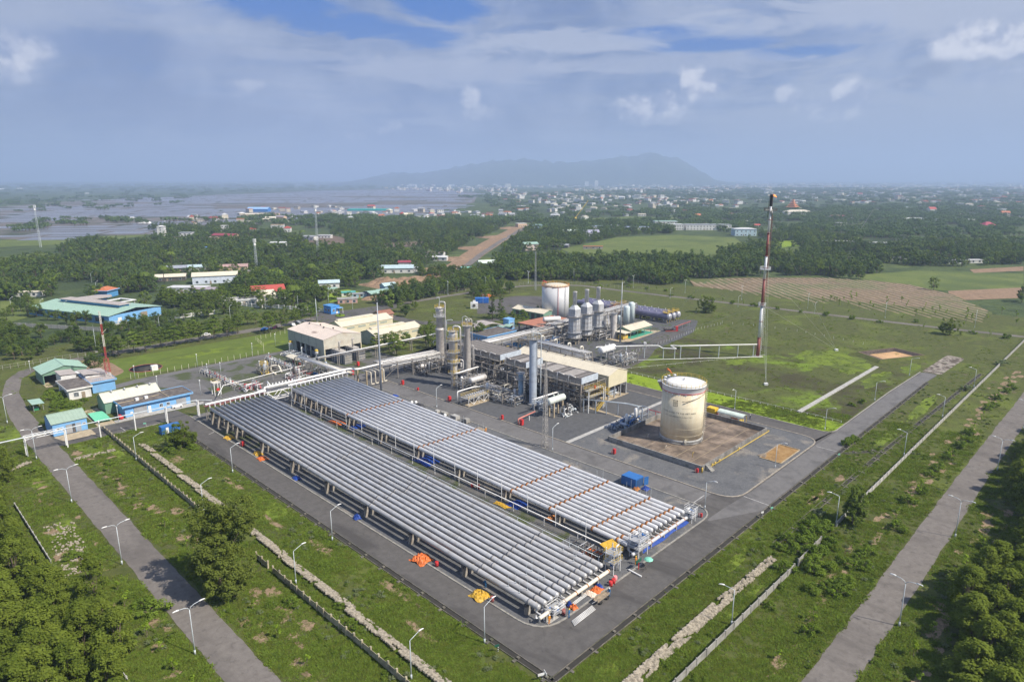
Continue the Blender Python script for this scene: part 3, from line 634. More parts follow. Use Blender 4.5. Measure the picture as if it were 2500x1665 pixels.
def wall_run(name,label,a,b,h,w=.2,post=3.0,m=None,cap=True):
 """long low wall: one panel and one pier per bay"""
 t=thing(name,label,'wall',(a[0],a[1],0));A=Vector(a);B=Vector(b);L=(B-A).length;n=max(1,int(L/post));d=(B-A)/n;ang=math.atan2(d.y,d.x)
 mm=m or M_conc
 q=MB();q.box(0,0,-.1,d.length-w*1.5,w*.6,h);me=mesh_of('wall_panel',q,mm)
 q=MB();q.box(0,0,-.1,w*1.4,w*1.4,h+.12);mp=mesh_of('pier',q,mm)
 for i in range(n+1):
  c=A+d*i;share('pier',mp,(c.x,c.y,0),t,ang)
  if i<n:c=c+d/2;share('wall_panel',me,(c.x,c.y,0),t,ang)
 return t
wall_run('boundary_wall','long low grey wall along the grass strip left of the right-hand road',(76,42.5),(123,42.1),1.5)
wall_run('boundary_wall','short broken grey wall beside the bushes in the lower right',(125,42.1),(137,42.1),1.7)
wall_run('boundary_wall','long low concrete wall climbing to the right edge past the muddy basin',(147,42.3),(420,40.6),1.3,m=M_conc_l)
wall_run('boundary_wall','pale low wall at the edge of the left wood, upper piece',(20.9,184.7),(20.9,150),1.0,m=M_conc_l)
wall_run('boundary_wall','pale low wall at the edge of the left wood, lower piece',(21.1,119),(21.1,88),1.0,m=M_conc_l)
wall_run('boundary_wall','white-grey wall left of the blue factory below its trees',W('a',0,715)[:2],W('a',900,765)[:2],2.0,m=M_conc_l,post=4)
def white_fence(label,a,b):
 t=thing('white_fence',label,'fence',(a[0],a[1],0));A=Vector(a[:2]);B=Vector(b[:2]);n=max(1,int((B-A).length/4));d=(B-A)/n;ang=math.atan2(d.y,d.x)
 q=MB();q.box(0,0,0,.5,.5,2.2);mp=mesh_of('pillar',q,M_wallw)
 q=MB();q.box(0,0,0,d.length-.52,.2,.5);q.box(0,0,1.7,d.length-.52,.2,.2)
 for k in range(-6,7):q.box(k*.27,0,.5,.06,.06,1.2)
 mr=mesh_of('railing',q,M_wallw)
 for i in range(n+1):
  c=A+d*i;share('pillar',mp,(c.x,c.y,0),t,ang)
  if i<n:c=c+d/2;share('railing',mr,(c.x,c.y,0),t,ang)
white_fence('white railing fence left of the blue guard house',W('b',120,512),W('b',915,575));white_fence('white railing fence in front of the red-roofed house',W('a',1990,520),W('a',2355,560))
white_fence('short white fence piece below the blue factory',W('a',985,715),W('a',1140,700));white_fence('white fence piece among trees right of the blue factory',W('a',1575,655),W('a',1930,612))
def post_fence(name,label,pts,step=3.0,h=2.0,m=None,rails=0,th=.10):
 t=thing(name,label,'fence',(pts[0][0],pts[0][1],0));q=MB();q.box(0,0,0,th,th,h);mp=mesh_of('post',q,m or M_conc_l);rb=MB();cnt=0
 P=[Vector(p[:2])for p in pts]
 for A,B in zip(P,P[1:]):
  n=max(1,int((B-A).length/step));d=(B-A)/n
  for i in range(n+1):
   c=A+d*i
   if cnt<250:share('post',mp,(c.x,c.y,0),t);cnt+=1
   else:rb.box(c.x,c.y,0,th,th,h)
  for k in range(rails):
   z=h*(k+1)/rails-.06;rb.bar((A.x,A.y,z),(B.x,B.y,z),.05)
 if rb.v:obj('rail',rb,m or M_conc_l,t)
 return t
post_fence('post_and_wire_fence','wire fence on pale posts round the left lawn',[(74,279),(98,277.8),(128,279),(134,292),(137,306),(157,311)],2.6,2.1,M_cream)
post_fence('post_and_wire_fence','wire fence on pale posts left of the green-roofed open shed',[(34,330),(60,331),(74,330),(92,334)],2.4,2.0,M_conc_l,2)
post_fence('post_and_wire_fence','wire fence along the ring road behind the process plant',[(249,341),(283,343),(330,342),(370,326),(389,300)],3.0,2.2,M_conc_l,2)
post_fence('post_and_wire_fence','dark wire fence between the ring road and the dense wood',[(389,300),(392,250),(410,262),(430,300)],3,2.4,M_conc,2)
post_fence('marker_posts','row of short white posts edging the flare field on its left',[W('e',450,90)[:2],W('d',90,1000)[:2],W('d',300,930)[:2],W('d',480,860)[:2],W('d',610,830)[:2]],2.6,1.3,M_white)
post_fence('marker_posts','row of short white posts along the far side of the flare field',[W('d',620,822)[:2],W('d',800,838)[:2],W('d',1050,870)[:2],W('d',1430,945)[:2]],4.5,1.2,M_white)
post_fence('low_rail','low white pipe rail along the far edge of the bright lawn',[(216.2,147),(216.2,64.6)],2.6,.75,M_white,1,.12)
post_fence('low_rail','low grey rail under the flare pipe',[(218,150),(280,118)],4,.6,M_white,1,.08)
mk=MB()
for a,b in((W('e',910,1290),W('e',960,1260)),(W('e',955,1305),W('e',1005,1272)),(W('e',1000,1318),W('e',1045,1285)),(W('e',985,1270),W('e',1075,1208)),(W('e',1400,1216),W('e',1618,1296)),(W('e',1995,806),W('e',2172,852)),(W('U',790,870),W('U',890,935)),(W('g',30,505),W('g',80,480))):
 d=(b-a).normalized()*.11;mk.add([(a.x-d.y,a.y+d.x,.05),(a.x+d.y,a.y-d.x,.05),(b.x+d.y,b.y-d.x,.05),(b.x-d.y,b.y+d.x,.05)],[(0,1,2,3)])
obj('road_marking',mk,mat('worn_white_line',(.42,.41,.39),.9,var=.2,scale=1.5),kind='structure')
# slug catcher: two banks of long pipes
Y0,Y1=68.0,207.3
def zc(y):return 2.6+(y-Y0)/(Y1-Y0)*2.2
SL=math.atan2(2.2,Y1-Y0)
PIER_Y=[70.6,87.3,104.3,121.2,138.2,155.5,172.8,189.3,195.8,202.2,206.6]
def pier_mesh(h):
 q=MB();q.add([(-.55,-.35,0),(.55,-.35,0),(.55,.35,0),(-.55,.35,0),(-.38,-.25,h),(.38,-.25,h),(.38,.25,h),(-.38,.25,h)],[(3,2,1,0),(4,5,6,7),(0,1,5,4),(1,2,6,5),(2,3,7,6),(3,0,4,7)])
 return mesh_of('pier',q,M_pier)
M_pier=mat('weathered_pier_concrete',(.36,.33,.28),.9,var=.2,scale=1.2,col2=(.16,.12,.08),c2amt=.7,c2scale=.9,streak=True)
M_band=mat('grey_weld_band',(.33,.32,.31),.6,var=.15)
def bank(x0,n,dx,label,m,bandm,front):
 t=thing('pipe_bank',label,'pipes',(x0,Y0,0))
 q=MB();r=.52
 prof=[(-.34,.12),(-.30,.26),(-.2,.40),(-.06,.49),(.0,r)]
 L=(Y1-Y0)/math.cos(SL)
 N=20;rings=[(rr,yy)for yy,rr in prof]+[(r,L/3),(r,L*2/3),(r,L)]
 for rr,yy in rings:
  for k in range(N):a=k*2*math.pi/N;q.v.append((rr*math.cos(a),yy,rr*math.sin(a)))
 for i in range(len(rings)-1):
  for k in range(N):u=(k+1)%N;q.f.append((i*N+k,(i+1)*N+k,(i+1)*N+u,i*N+u));q.s.append(True)
 q.f.append(tuple(range(N)));q.s.append(False);q.f.append(tuple((len(rings)-1)*N+k for k in range(N))[::-1]);q.s.append(False)
 pme=mesh_of('pipe',q,m)
 q=MB();q.path([(0,-.26,0),(0,.26,0)],r+.035,20);bme=mesh_of('band',q,bandm)
 q=MB();q.path([(0,-.05,0),(0,.05,0)],r+.012,20);sme=mesh_of('weld_ring',q,M_band)
 q=MB();q.tube((0,0,r),(0,0,r+2.6),.025,5);q.tube((0,0,r),(0,0,r+.25),.08,6);rod=mesh_of('vent_rod',q,M_lampg)
 for i in range(n):
  x=x0+dx*i;p=share('pipe',pme,(x,Y0+(0 if front else.9-.1*i),zc(Y0)),t);p.rotation_euler=(SL,0,0)
  ys=[70.1,83.5+rnd.uniform(-1,1),119+(i%3),146.5+rnd.uniform(-.5,.5)]if front else[76.7,88.7,100.8,136.4,171.9]+([70.3]if i!=2 else[])
  for y in ys:
   b=bpy.data.objects.new('band',bme);COL.objects.link(b);b.parent=p;b.location=(0,y-Y0,0)
  for k in range(1,12):
   y=k*11.8+(i*3.7)%4
   if y<L-2:b=bpy.data.objects.new('weld_ring',sme);COL.objects.link(b);b.parent=p;b.location=(0,y,0)
  for y in([76.4,82.0,90.2,96.5,133,141]if not front else[72.4,75.6]):
   if rnd.random()<(.75 if not front else.6):share('vent_rod',rod,(x,y+rnd.uniform(-.6,.6),zc(y)),t)
 xe=x0+dx*(n-1)
 for y in PIER_Y:
  h=zc(y)-r-.45;q=MB();q.bx(x0-.7,xe+.7,y-.3,y+.3,h+.02,h+.46);obj('cross_beam',q,M_dark,t)
  me=pier_mesh(h)
  for dxx in([0,1.9,6.2,8.1,12.4,14.3,xe-x0]):share('pier',me,(x0+dxx,y,0.03),t)
  q=MB()
  for i in range(n):q.bx(x0+dx*i-.34,x0+dx*i+.34,y-.2,y+.2,h+.461,h+.62)
  obj('saddles',q,M_steel,t,kind='stuff')
# collecting header under the low end, with drops from every pipe
 q=MB();hy,hzz=Y0-1.0,1.35;q.drum((x0-.8,hy,hzz),(xe+1.2,hy,hzz),.36,16)
 obj('low_header',q,M_cream if front else M_pipew,t)
 q=MB()
 for i in range(n):q.bend([(x0+dx*i,Y0+.55,zc(Y0)-.45),(x0+dx*i,Y0+.55,hzz),(x0+dx*i,hy,hzz)],.16,8)
 obj('drop_leg',q,M_pipew,t,kind='stuff')
 for i in range(1,n,2):
  q=MB();q.path([(x0+dx*(i+.5),hy,hzz),(x0+dx*(i+.5)+.22,hy,hzz)],.40,16);obj('band',q,M_rust,t)
 for i in range(0,n,3):
  q=MB();q.bx(x0+dx*(i+.5)-.2,x0+dx*(i+.5)+.2,hy-.3,hy+.3,.03,hzz-.35);obj('header_pedestal',q,M_conc,t)
# inlet header over the high end, with a riser to every pipe
 q=MB();hy,hz2=Y1+.9,6.35;q.drum((x0-1.2,hy,hz2),(xe+(.5 if front else 1.5),hy,hz2),.36,14);obj('inlet_header',q,M_white,t)
 for i in range(n):
  q=MB();q.bend([(x0+dx*i,hy,hz2-.2),(x0+dx*i,hy,zc(Y1)+.1),(x0+dx*i,Y1-.3,zc(Y1))],.2,8);obj('riser',q,M_pipew,t)
 return t
bank(76.3,12,1.64,'front bank of twelve long grey pipes with grey bands, nearest the camera',M_pipe,M_band,True)
bank(104.3,13,1.667,'rear bank of long pale pipes with orange bands, beside the inner road',M_pipew,M_rust,False)
# drip stains under the big headers, hand rails and small lines between the banks
def rail_line(name,label,x,ya,yb,za,zb,step,m,r=.05,post_to=0.0,extra=None):
 t=thing(name,label,'railing',(x,ya,0));n=int(abs(yb-ya)/step);
 q=MB();q.tube((x,ya,za),(x,yb,zb),r,6);obj('top_rail',q,m,t)
 if extra:q=MB();q.tube((x,ya,za-extra),(x,yb,zb-extra),r,6);obj('lower_rail',q,m,t)
 for i in range(n+1):
  y=ya+(yb-ya)*i/n;z=za+(zb-za)*i/n;q=MB();q.bx(x-.05,x+.05,y-.05,y+.05,post_to,z);obj('post',q,m,t)
rail_line('cable_rail','thin grey rail on posts close along the right side of the front pipe bank',96.3,70,204,2.7,4.0,7.4,M_lampg,.06)
rail_line('small_pipeline','thin white pipe on posts running midway between the two pipe banks',101.6,70,204,2.0,2.6,9.0,M_white,.11)
rail_line('cable_rail','thin white rail standing above the left pipe of the rear bank',103.0,70,206,5.0,6.4,8.1,M_white,.05)
# the truss bridge and the second header between the banks at the far end
t=thing('truss_bridge','white steel truss bridge carrying headers behind the pipe banks','bridge',(99,208.5,0))
for y in(208.6,210.6):
 q=MB();q.bar((95.6,y,5.4),(104.2,y,5.4),.3);q.bar((95.6,y,2.6),(104.2,y,2.6),.25);obj('chord',q,M_white,t)
 for a,b in(((95.6,5.4),(95.6,2.6)),((95.6,5.4),(98.4,2.6)),((98.4,2.6),(101,5.4)),((101,5.4),(104.2,2.6)),((104.2,2.6),(104.2,5.4))):
  q=MB();q.bar((a[0],y,a[1]),(b[0],y,b[1]),.2);obj('diagonal',q,M_white,t)
for x in(95.9,104.0):
 q=MB();q.bx(x-.18,x+.18,208.9,210.3,0,2.5);obj('support',q,M_conc,t)
t=thing('overhead_header','long white double header pipe stepping over the rear ends of the banks','pipe',(94,209.6,0))
q=MB();q.bend([(92.5,209.2,6.3),(95,209.2,6.3),(95,209.2,7.2),(127.5,209.0,7.2),(130,207,6.9),(141,207,6.9)],.36,12);obj('pipe',q,M_white,t)
q=MB();q.bend([(96,210.6,5.9),(110,210.6,5.9),(110,210.6,6.9),(125,210.4,6.9)],.25,10);obj('pipe',q,M_cream,t)
q=MB();q.drum((97.2,211.8,6.1),(107.5,211.8,6.1),.42,14);obj('manifold',q,M_white,t)
for k in range(8):
 q=MB();x=98+k*1.2;q.tube((x,211.8,6.1),(x,211.8,7.1),.16,8);q.tube((x-.25,211.8,7.1),(x+.25,211.8,7.1),.2,10);obj('valve',q,M_white,t)
for x in(107,114,121,127):
 q=MB();q.bx(x-.14,x+.14,209.6,209.9,0,6.5);q.bx(x-.15,x+.15,208.4,211.6,6.5,6.62);obj('trestle',q,M_steel,t)
# walkway along the rear ends
t=thing('pipe_walkway','long steel grating walkway with rails behind the front pipe bank','walkway',(75,210,0))
q=MB();q.bx(75.5,95.5,209.6,211.2,5.0,5.12);obj('deck',q,M_redd,t)
for y in(209.6,211.2):
 q=MB();q.bar((75.5,y,6.2),(95.5,y,6.2),.06);q.bar((75.5,y,5.7),(95.5,y,5.7),.05)
 for k in range(9):q.bar((75.5+2.5*k,y,5.1),(75.5+2.5*k,y,6.2),.06)
 obj('handrail',q,M_steel,t)
for x in(76,82,88,94.5):
 for y in(209.8,211):q=MB();q.bx(x-.1,x+.1,y-.1,y+.1,0,4.98);obj('leg',q,M_struct,t)
# valve towers at the near ends
def valve_tower(label,x,y,w,d,h,deckm,seed):
 rr=random.Random(seed);t=thing('valve_tower',label,'platform',(x,y,0))
 for sx in(-1,1):
  for sy in(-1,1):q=MB();q.bx(x+sx*w/2-.07,x+sx*w/2+.07,y+sy*d/2-.07,y+sy*d/2+.07,.03,h);obj('leg',q,M_white,t)
 for z in(h*.45,h*.78):
  q=MB();q.bx(x-w/2-.3,x+w/2+.3,y-d/2-.3,y+d/2+.3,z,z+.08);obj('deck',q,M_steel,t)
  q=MB()
  for zz in(z+.55,z+1.1):
   for a,b in(((-1,-1),(1,-1)),((1,-1),(1,1)),((1,1),(-1,1)),((-1,1),(-1,-1))):q.bar((x+a[0]*(w/2+.3),y+a[1]*(d/2+.3),zz),(x+b[0]*(w/2+.3),y+b[1]*(d/2+.3),zz),.05)
  for a in(-1,0,1):
   for b in(-1,1):q.bar((x+a*(w/2+.3),y+b*(d/2+.3),z),(x+a*(w/2+.3),y+b*(d/2+.3),z+1.1),.05)
  obj('handrail',q,M_yellow if deckm is M_yellow else M_white,t)
 for k in range(7):
  px,py=x+rr.uniform(-w/2,w/2)*.8,y+rr.uniform(-d/2,d/2)*.8;q=MB();z1=h*rr.uniform(.5,1.1)
  q.bend([(px,py,.1),(px,py,z1),(px+rr.choice((-1,1))*rr.uniform(.6,1.3),py,z1)],rr.uniform(.08,.16),8);obj('riser_pipe',q,M_white,t)
  q=MB();zz=h*rr.uniform(.25,.95);q.tube((px,py,zz),(px,py,zz+.4),.24,10);q.tube((px,py-.5,zz+.2),(px,py+.1,zz+.2),.06,6);q.path([(px,py-.5,zz+.2),(px,py-.54,zz+.2)],.3,10);obj('valve',q,M_steel if k%3 else M_blue,t)
 q=MB()
 for s in(-.25,.25):q.bar((x+w/2+.4,y+s,0),(x+w/2+.4,y+s,h),.05)
 for k in range(int(h/.3)):q.bar((x+w/2+.4,y-.25,k*.3+.2),(x+w/2+.4,y+.25,k*.3+.2),.035)
 obj('ladder',q,M_white,t)
 return t
valve_tower('yellow-decked white valve tower at the right corner of the front pipe bank',97.7,67.6,2.2,1.9,5.4,M_yellow,3)
valve_tower('all-white valve tower at the left corner of the rear pipe bank',106.2,67.3,3.2,2.2,4.9,M_white,5)
valve_tower('small white valve stand at the far right corner of the rear pipe bank',126.2,66.8,1.5,1.5,3.0,M_white,6)
valve_tower('low white valve stand at the near corner of the front pipe bank',79.6,66.9,2.6,1.4,1.9,M_white,7)
t=thing('drain_pipework','tangle of small drain pipes and valves at the near corner of the front bank','pipes',(77,67,0))
for k in range(9):
 q=MB();x,y=rnd.uniform(75.3,80.5),rnd.uniform(66.0,68.6);z=rnd.uniform(.5,1.5);q.bend([(x,y,.05),(x,y,z),(x+rnd.uniform(-1.2,1.2),y+.1,z),(x+rnd.uniform(-1,1),y+.7,z)],rnd.uniform(.05,.12),7);obj('pipe',q,M_white if k%3 else M_steel,t)
q=MB();q.bx(76.6,79.4,65.9,67.0,.03,.10);obj('plinth',q,M_conc_l,t)
def frame_box(q,x0,x1,y0,y1,z,w=.15):
 q.bar((x0,y0,z),(x1,y0,z),w);q.bar((x0,y1,z),(x1,y1,z),w);q.bar((x0,y0,z),(x0,y1,z),w);q.bar((x1,y0,z),(x1,y1,z),w)
t=thing('valve_skid','dark valve skid draped with orange sheets between the ends of the banks','pipes',(99.6,73,0))
for k in range(8):
 q=MB();y=70.5+k*.9;q.bend([(98.2,y,.1),(98.2,y,1.3),(101.4,y,1.3),(101.4,y,.1)],.1,8);obj('pipe',q,M_steel if k%2 else M_dark,t)
q=MB();frame_box(q,97.9,101.8,70,78,1.9);obj('frame',q,M_dark,t)
q=MB();q.drum((99,70.5,.9),(99,76,.9),.35,12);obj('vessel',q,M_dark,t)
# big cream tank in its bund
TX,TY,TR,TH=169.5,94.7,6.15,17.6
t=thing('storage_tank','tall cream storage tank with rust stains standing inside the concrete bund','tank',(TX,TY,0))
M_tank=bpy.data.materials.new('stained_tank');M_tank.use_nodes=True;_t=NT(M_tank.node_tree);_b=M_tank.node_tree.nodes['Principled BSDF']
_P=_t.node('ShaderNodeNewGeometry').outputs['Position'];_sp=_t.node('ShaderNodeSeparateXYZ');_t.l.new(_P,_sp.inputs[0]);zt=_sp.outputs[2]
_c=_t.mix(_t.ramp(_t.noise(_t.vmul(_P,(1,1,.12)),.9,5,.65),.35,.7),(.76,.69,.51),(.70,.61,.42))
_up=_t.ramp(_t.math('ADD',zt,_t.math('MULTIPLY',_t.noise(_P,.35,4),4)),11.0,18.5)
_c=_t.mix(_t.math('MULTIPLY',_t.math('MULTIPLY',_up,.6),_t.ramp(_t.noise(_t.vmul(_P,(1,1,.10)),1.1,5,.7),.35,.6)),_c,(.52,.39,.22))
_c=_t.mix(_t.ramp(_t.noise(_t.vmul(_P,(1,1,.3)),.6,5,.7),.60,.78,0,.35),_c,(.46,.40,.30))
_c=_t.mix(_t.ramp(zt,2.2,.4,0,.35),_c,(.25,.24,.22));_t.put(_b.inputs['Base Color'],_c);_b.inputs['Roughness'].default_value=.5
q=MB();q.lathe(TX,TY,[(TR,.45),(TR,15.55)],64);obj('shell',q,M_tank,t)
for k in range(1,7):
 q=MB();z=.45+k*2.15;q.lathe(TX,TY,[(TR-.05,z),(TR+.018,z+.01),(TR+.018,z+.05),(TR-.05,z+.06)],64);obj('plate_seam',q,M_tank,t)
q=MB();q.lathe(TX,TY,[(TR+.03,15.55),(TR+.05,15.6),(TR+.05,17.0),(TR+.35,17.15),(TR+.35,17.25),(TR,17.28)],64)
for k in range(20):
 a=k*math.pi/10;b=.16
 q.add([(TX+(TR+.035)*math.cos(a-b/2),TY+(TR+.035)*math.sin(a-b/2),15.56),(TX+(TR+.035)*math.cos(a),TY+(TR+.035)*math.sin(a),14.75),(TX+(TR+.035)*math.cos(a+b/2),TY+(TR+.035)*math.sin(a+b/2),15.56)],[(0,1,2)])
M_top=mat('white_tank_top',(.74,.74,.72),.45,var=.04,col2=(.55,.5,.42),c2amt=.3,c2scale=.5);obj('white_collar',q,M_top,t)
q=MB();q.lathe(TX,TY,[(TR+.30,17.2),(TR*.7,17.75),(TR*.35,18.0),(.02,18.12)],64);obj('roof',q,M_top,t)
q=MB();q.lathe(TX,TY,[(TR+.03,15.40),(TR+.12,15.42),(TR+.12,15.52),(TR+.03,15.54)],64);obj('spray_ring',q,M_red,t)
q=MB();q.lathe(TX,TY,[(TR+.3,.03),(TR+.3,.42),(TR,.5)],64);obj('foundation_ring',q,M_conc_d,t)
q=MB();q.lathe(TX,TY,[(TR+.04,.5),(TR+.04,1.3),(TR,1.32)],64);obj('base_skirt',q,mat('tank_skirt',(.42,.42,.40),.6,var=.15,scale=1),t)
def ring_rail(parent,cx,cy,r,z,m,h=1.1,n=28,a0=0,a1=2*math.pi,rr=.045):
 q=MB()
 for zz in(z+h*.5,z+h):q.path([(cx+r*math.cos(a0+(a1-a0)*k/n),cy+r*math.sin(a0+(a1-a0)*k/n),zz)for k in range(n+1)],rr,4)
 for k in range(n+1):a=a0+(a1-a0)*k/n;q.bar((cx+r*math.cos(a),cy+r*math.sin(a),z),(cx+r*math.cos(a),cy+r*math.sin(a),z+h),rr*1.6)
 return obj('guard_rail',q,m,parent)
ring_rail(t,TX,TY,TR+.28,17.25,M_yellow,n=30)
q=MB()
for k in range(20):
 a=R(-150+k*5.2);z=13.2+k*.14;q.box(TX+(TR+.25)*math.cos(a),TY+(TR+.25)*math.sin(a),z,.10,.62,.10,a)
obj('sloping_pipe',q,M_struct,t)
ang=R(-55);c,s=math.cos(ang),math.sin(ang);q=MB()
for dd in(-.3,.3):q.bar((TX+(TR+.3)*c-dd*s,TY+(TR+.3)*s+dd*c,.4),(TX+(TR+.3)*c-dd*s,TY+(TR+.3)*s+dd*c,18.3),.07)
for k in range(44):z=.6+k*.4;q.bar((TX+(TR+.3)*c+.3*s,TY+(TR+.3)*s-.3*c,z),(TX+(TR+.3)*c-.3*s,TY+(TR+.3)*s+.3*c,z),.05)
obj('ladder',q,M_cream,t)
q=MB()
for k in range(26):
 z=2.5+k*.58;q.path([(TX+(TR+.3+.55*math.sin(u))*c-.38*math.cos(u)*s,TY+(TR+.3+.55*math.sin(u))*s+.38*math.cos(u)*c,z)for u in(0,.8,1.57,2.34,3.14)],.03,4)
obj('ladder_cage',q,M_cream,t)
a=R(118);c,s=math.cos(a),math.sin(a);q=MB();q.box(TX+(TR+.7)*c,TY+(TR+.7)*s,17.1,1.5,1.9,.1,a);obj('landing',q,M_steel,t)
q=MB();q.add([(TX+(TR+.02)*c,TY+(TR+.02)*s,14.2),(TX+(TR+.02)*c-.8*s,TY+(TR+.02)*s+.8*c,17.1),(TX+(TR+1.4)*c-.8*s,TY+(TR+1.4)*s+.8*c,17.1),(TX+(TR+1.4)*c+.8*s,TY+(TR+1.4)*s-.8*c,17.1),(TX+(TR+.02)*c+.8*s,TY+(TR+.02)*s-.8*c,17.1)],[(0,1,2),(0,2,3),(0,3,4),(1,4,3,2)]);obj('bracket',q,M_struct,t)
for a,rr in((R(60),5.6),(R(80),5.9),(R(100),5.8),(R(128),5.6)):
 q=MB();x,y=TX+rr*math.cos(a),TY+rr*math.sin(a);q.lathe(x,y,[(.35,17.4),(.35,17.9),(.5,17.95),(.5,18.1),(.05,18.2)],12);obj('roof_vent',q,M_top,t)
q=MB();q.tube((TX,TY,18.1),(TX,TY,18.5),.12,8);q.bar((TX-.5,TY-.3,18.4),(TX+.6,TY+.3,18.45),.14);obj('roof_fitting',q,M_struct,t)
for a,z in((R(-138),1.3),(R(-48),1.6)):
 q=MB();c,s=math.cos(a),math.sin(a);q.tube((TX+(TR-.1)*c,TY+(TR-.1)*s,z),(TX+(TR+.5)*c,TY+(TR+.5)*s,z),.42,14);obj('manhole',q,M_cream,t)
q=MB();a=R(-42);q.path([(TX+(TR+.1)*math.cos(a),TY+(TR+.1)*math.sin(a),z)for z in(.4,15.4)],.09,6);q.bend([(TX+(TR+.1)*math.cos(a),TY+(TR+.1)*math.sin(a),15.4),(TX+(TR+.9)*math.cos(a),TY+(TR+.9)*math.sin(a),15.4),(TX+(TR+1.1)*math.cos(a),TY+(TR+1.1)*math.sin(a),14.5)],.14,8);obj('foam_line',q,M_redd,t)
# faded emblem and company lettering, wrapped on the shell
M_print=mat('faded_print',(.21,.185,.13),.8,var=.2,scale=3)
def shell_text(txt,size,az,z,name='lettering'):
 cu=bpy.data.curves.new(name,'FONT');cu.body=txt;cu.size=size;cu.align_x='CENTER';cu.resolution_u=1
 o=bpy.data.objects.new(name,cu);COL.objects.link(o);bpy.context.view_layer.update()
 me=bpy.data.meshes.new_from_object(o.evaluated_get(bpy.context.evaluated_depsgraph_get()));bpy.data.objects.remove(o)
 rr=TR+.03
 for v in me.vertices:
  x,y=v.co.x,v.co.y;a=az+x/rr;v.co=(rr*math.cos(a),rr*math.sin(a),z+y)
 me.materials.append(M_print);m=bpy.data.objects.new(name,me);COL.objects.link(m);m.parent=t;return m
shell_text('TONG CONG TY KHI VIET NAM',.74,R(-162),9.4);shell_text('CTY CHE BIEN KHI VUNG TAU',.62,R(-162),8.3)
q=MB();a0=R(-170);rr=TR+.025
def shell_quad(q,a1,a2,z1,z2):
 n=4
 for i in range(n):
  b1,b2=a1+(a2-a1)*i/n,a1+(a2-a1)*(i+1)/n
  q.add([(TX+rr*math.cos(b1),TY+rr*math.sin(b1),z1),(TX+rr*math.cos(b2),TY+rr*math.sin(b2),z1),(TX+rr*math.cos(b2),TY+rr*math.sin(b2),z2),(TX+rr*math.cos(b1),TY+rr*math.sin(b1),z2)],[(0,1,2,3)])
for u0,u1,v0,v1 in((0,1,0,.1),(0,1,.9,1),(0,.12,.1,.9),(.88,1,.1,.9),(.26,.4,.2,.8),(.5,.62,.2,.8),(.68,.76,.2,.8)):shell_quad(q,a0-.11+u0*.22,a0-.11+u1*.22,11.6+v0*1.9,11.6+v1*1.9)
obj('emblem',q,M_print,t)
t=thing('windsock','orange windsock on a thin pole above the cream tank','windsock',(TX+.5,TY+6.2,17.3))
q=MB();q.tube((TX+.5,TY+6.2,17.3),(TX+.5,TY+6.2,20.2),.04,6);obj('pole',q,M_yellow,t)
q=MB();q.path([(TX+.5,TY+6.2,20.1),(TX+.9,TY+5.5,19.6),(TX+1.3,TY+4.9,18.7)],.30,10,.14);obj('sock',q,M_tarpo,t)
# bund: four walls, floor slabs
t=thing('bund','square concrete bund of low stained walls round the cream tank','wall',(172,93.5,0))
for x0,x1,y0,y1 in((152.0,191.6,78.0,78.3),(152.0,191.6,108.3,108.6),(152.0,152.3,78.3,108.3),(191.3,191.6,78.3,108.3)):
 q=MB();q.bx(x0,x1,y0,y1,-.1,1.55);obj('bund_wall',q,M_conc_d if x1-x0>5 or x0>160 else M_conc,t)
M_slab=mat('wet_stained_slab',(.24,.185,.135),.7,var=.35,scale=.25,col2=(.065,.048,.034),c2amt=.9,c2scale=.14)
q=MB();q.bx(152.3,191.3,78.3,108.3,-.05,.04);obj('floor_joint',q,M_conc_t,t)
q=MB();q.box(0,0,0,4.71,4.83,.05);sm=mesh_of('floor_slab',q,M_slab)
for i in range(8):
 for j in range(6):share('floor_slab',sm,(152.3+2.44+i*4.875,78.3+2.5+j*5.0,.045+rnd.uniform(0,.01)),t)
q=MB();q.tube((191.9,78.2,.35),(191.9,108.5,.35),.12,8);q.tube((152.5,77.6,.35),(191.9,77.6,.35),.0001,3);
t2=thing('yellow_pipeline','thin yellow pipe along the right-hand foot of the bund','pipe',(153,77.6,0));q=MB();q.bend([(154.2,77.5,.5),(192.2,77.5,.5),(192.2,80,.5)],.12,8);obj('pipe',q,M_yellow,t2)
for x in(156.5,158.0,160.5,172):
 q=MB();q.tube((x,77.5,.05),(x,77.5,1.0),.14,8);q.tube((x-.3,77.5,.9),(x+.3,77.5,.9),.18,10);obj('valve',q,M_yellow,t2)
t2=thing('bund_steps','concrete steps over the near corner of the bund','steps',(153.8,77,0))
for k in range(5):q=MB();q.bx(153.4,155.0,76.0+k*.38,76.38+k*.38,0,.3*(k+1));obj('step',q,M_conc,t2)
t2=thing('fire_water_line','dark red pipe stepping over the bund wall left of the tank','pipe',(160,109,0))
q=MB();q.bend([(178,112,.3),(178,112,2.6),(178,100,2.6),(173.5,100.2,2.6)],.11,8);q.tube((178,108.9,0),(178,108.9,2.5),.08,6);obj('pipe',q,M_red,t2)
for x,y in((158.5,84.5),(157.5,92.5),(161.5,101)):
 t2=thing('sample_stand','thin yellow sampling stand on the bund floor' if x==158.5 else 'thin pale pipe stand on the wet bund floor','stand',(x,y,0),group='stands inside the bund');q=MB();q.bend([(x,y,.05),(x,y,1.5),(x+.6,y,1.5)],.06,6);obj('pipe',q,M_yellow if x==158.5 else M_cream,t2)
 t2['label']={158.5:'thin yellow stand on the bund floor near its lower corner',157.5:'thin pale stand on the bund floor midway along the left wall',161.5:'thin pale stand in the shaded part of the bund floor'}[x]
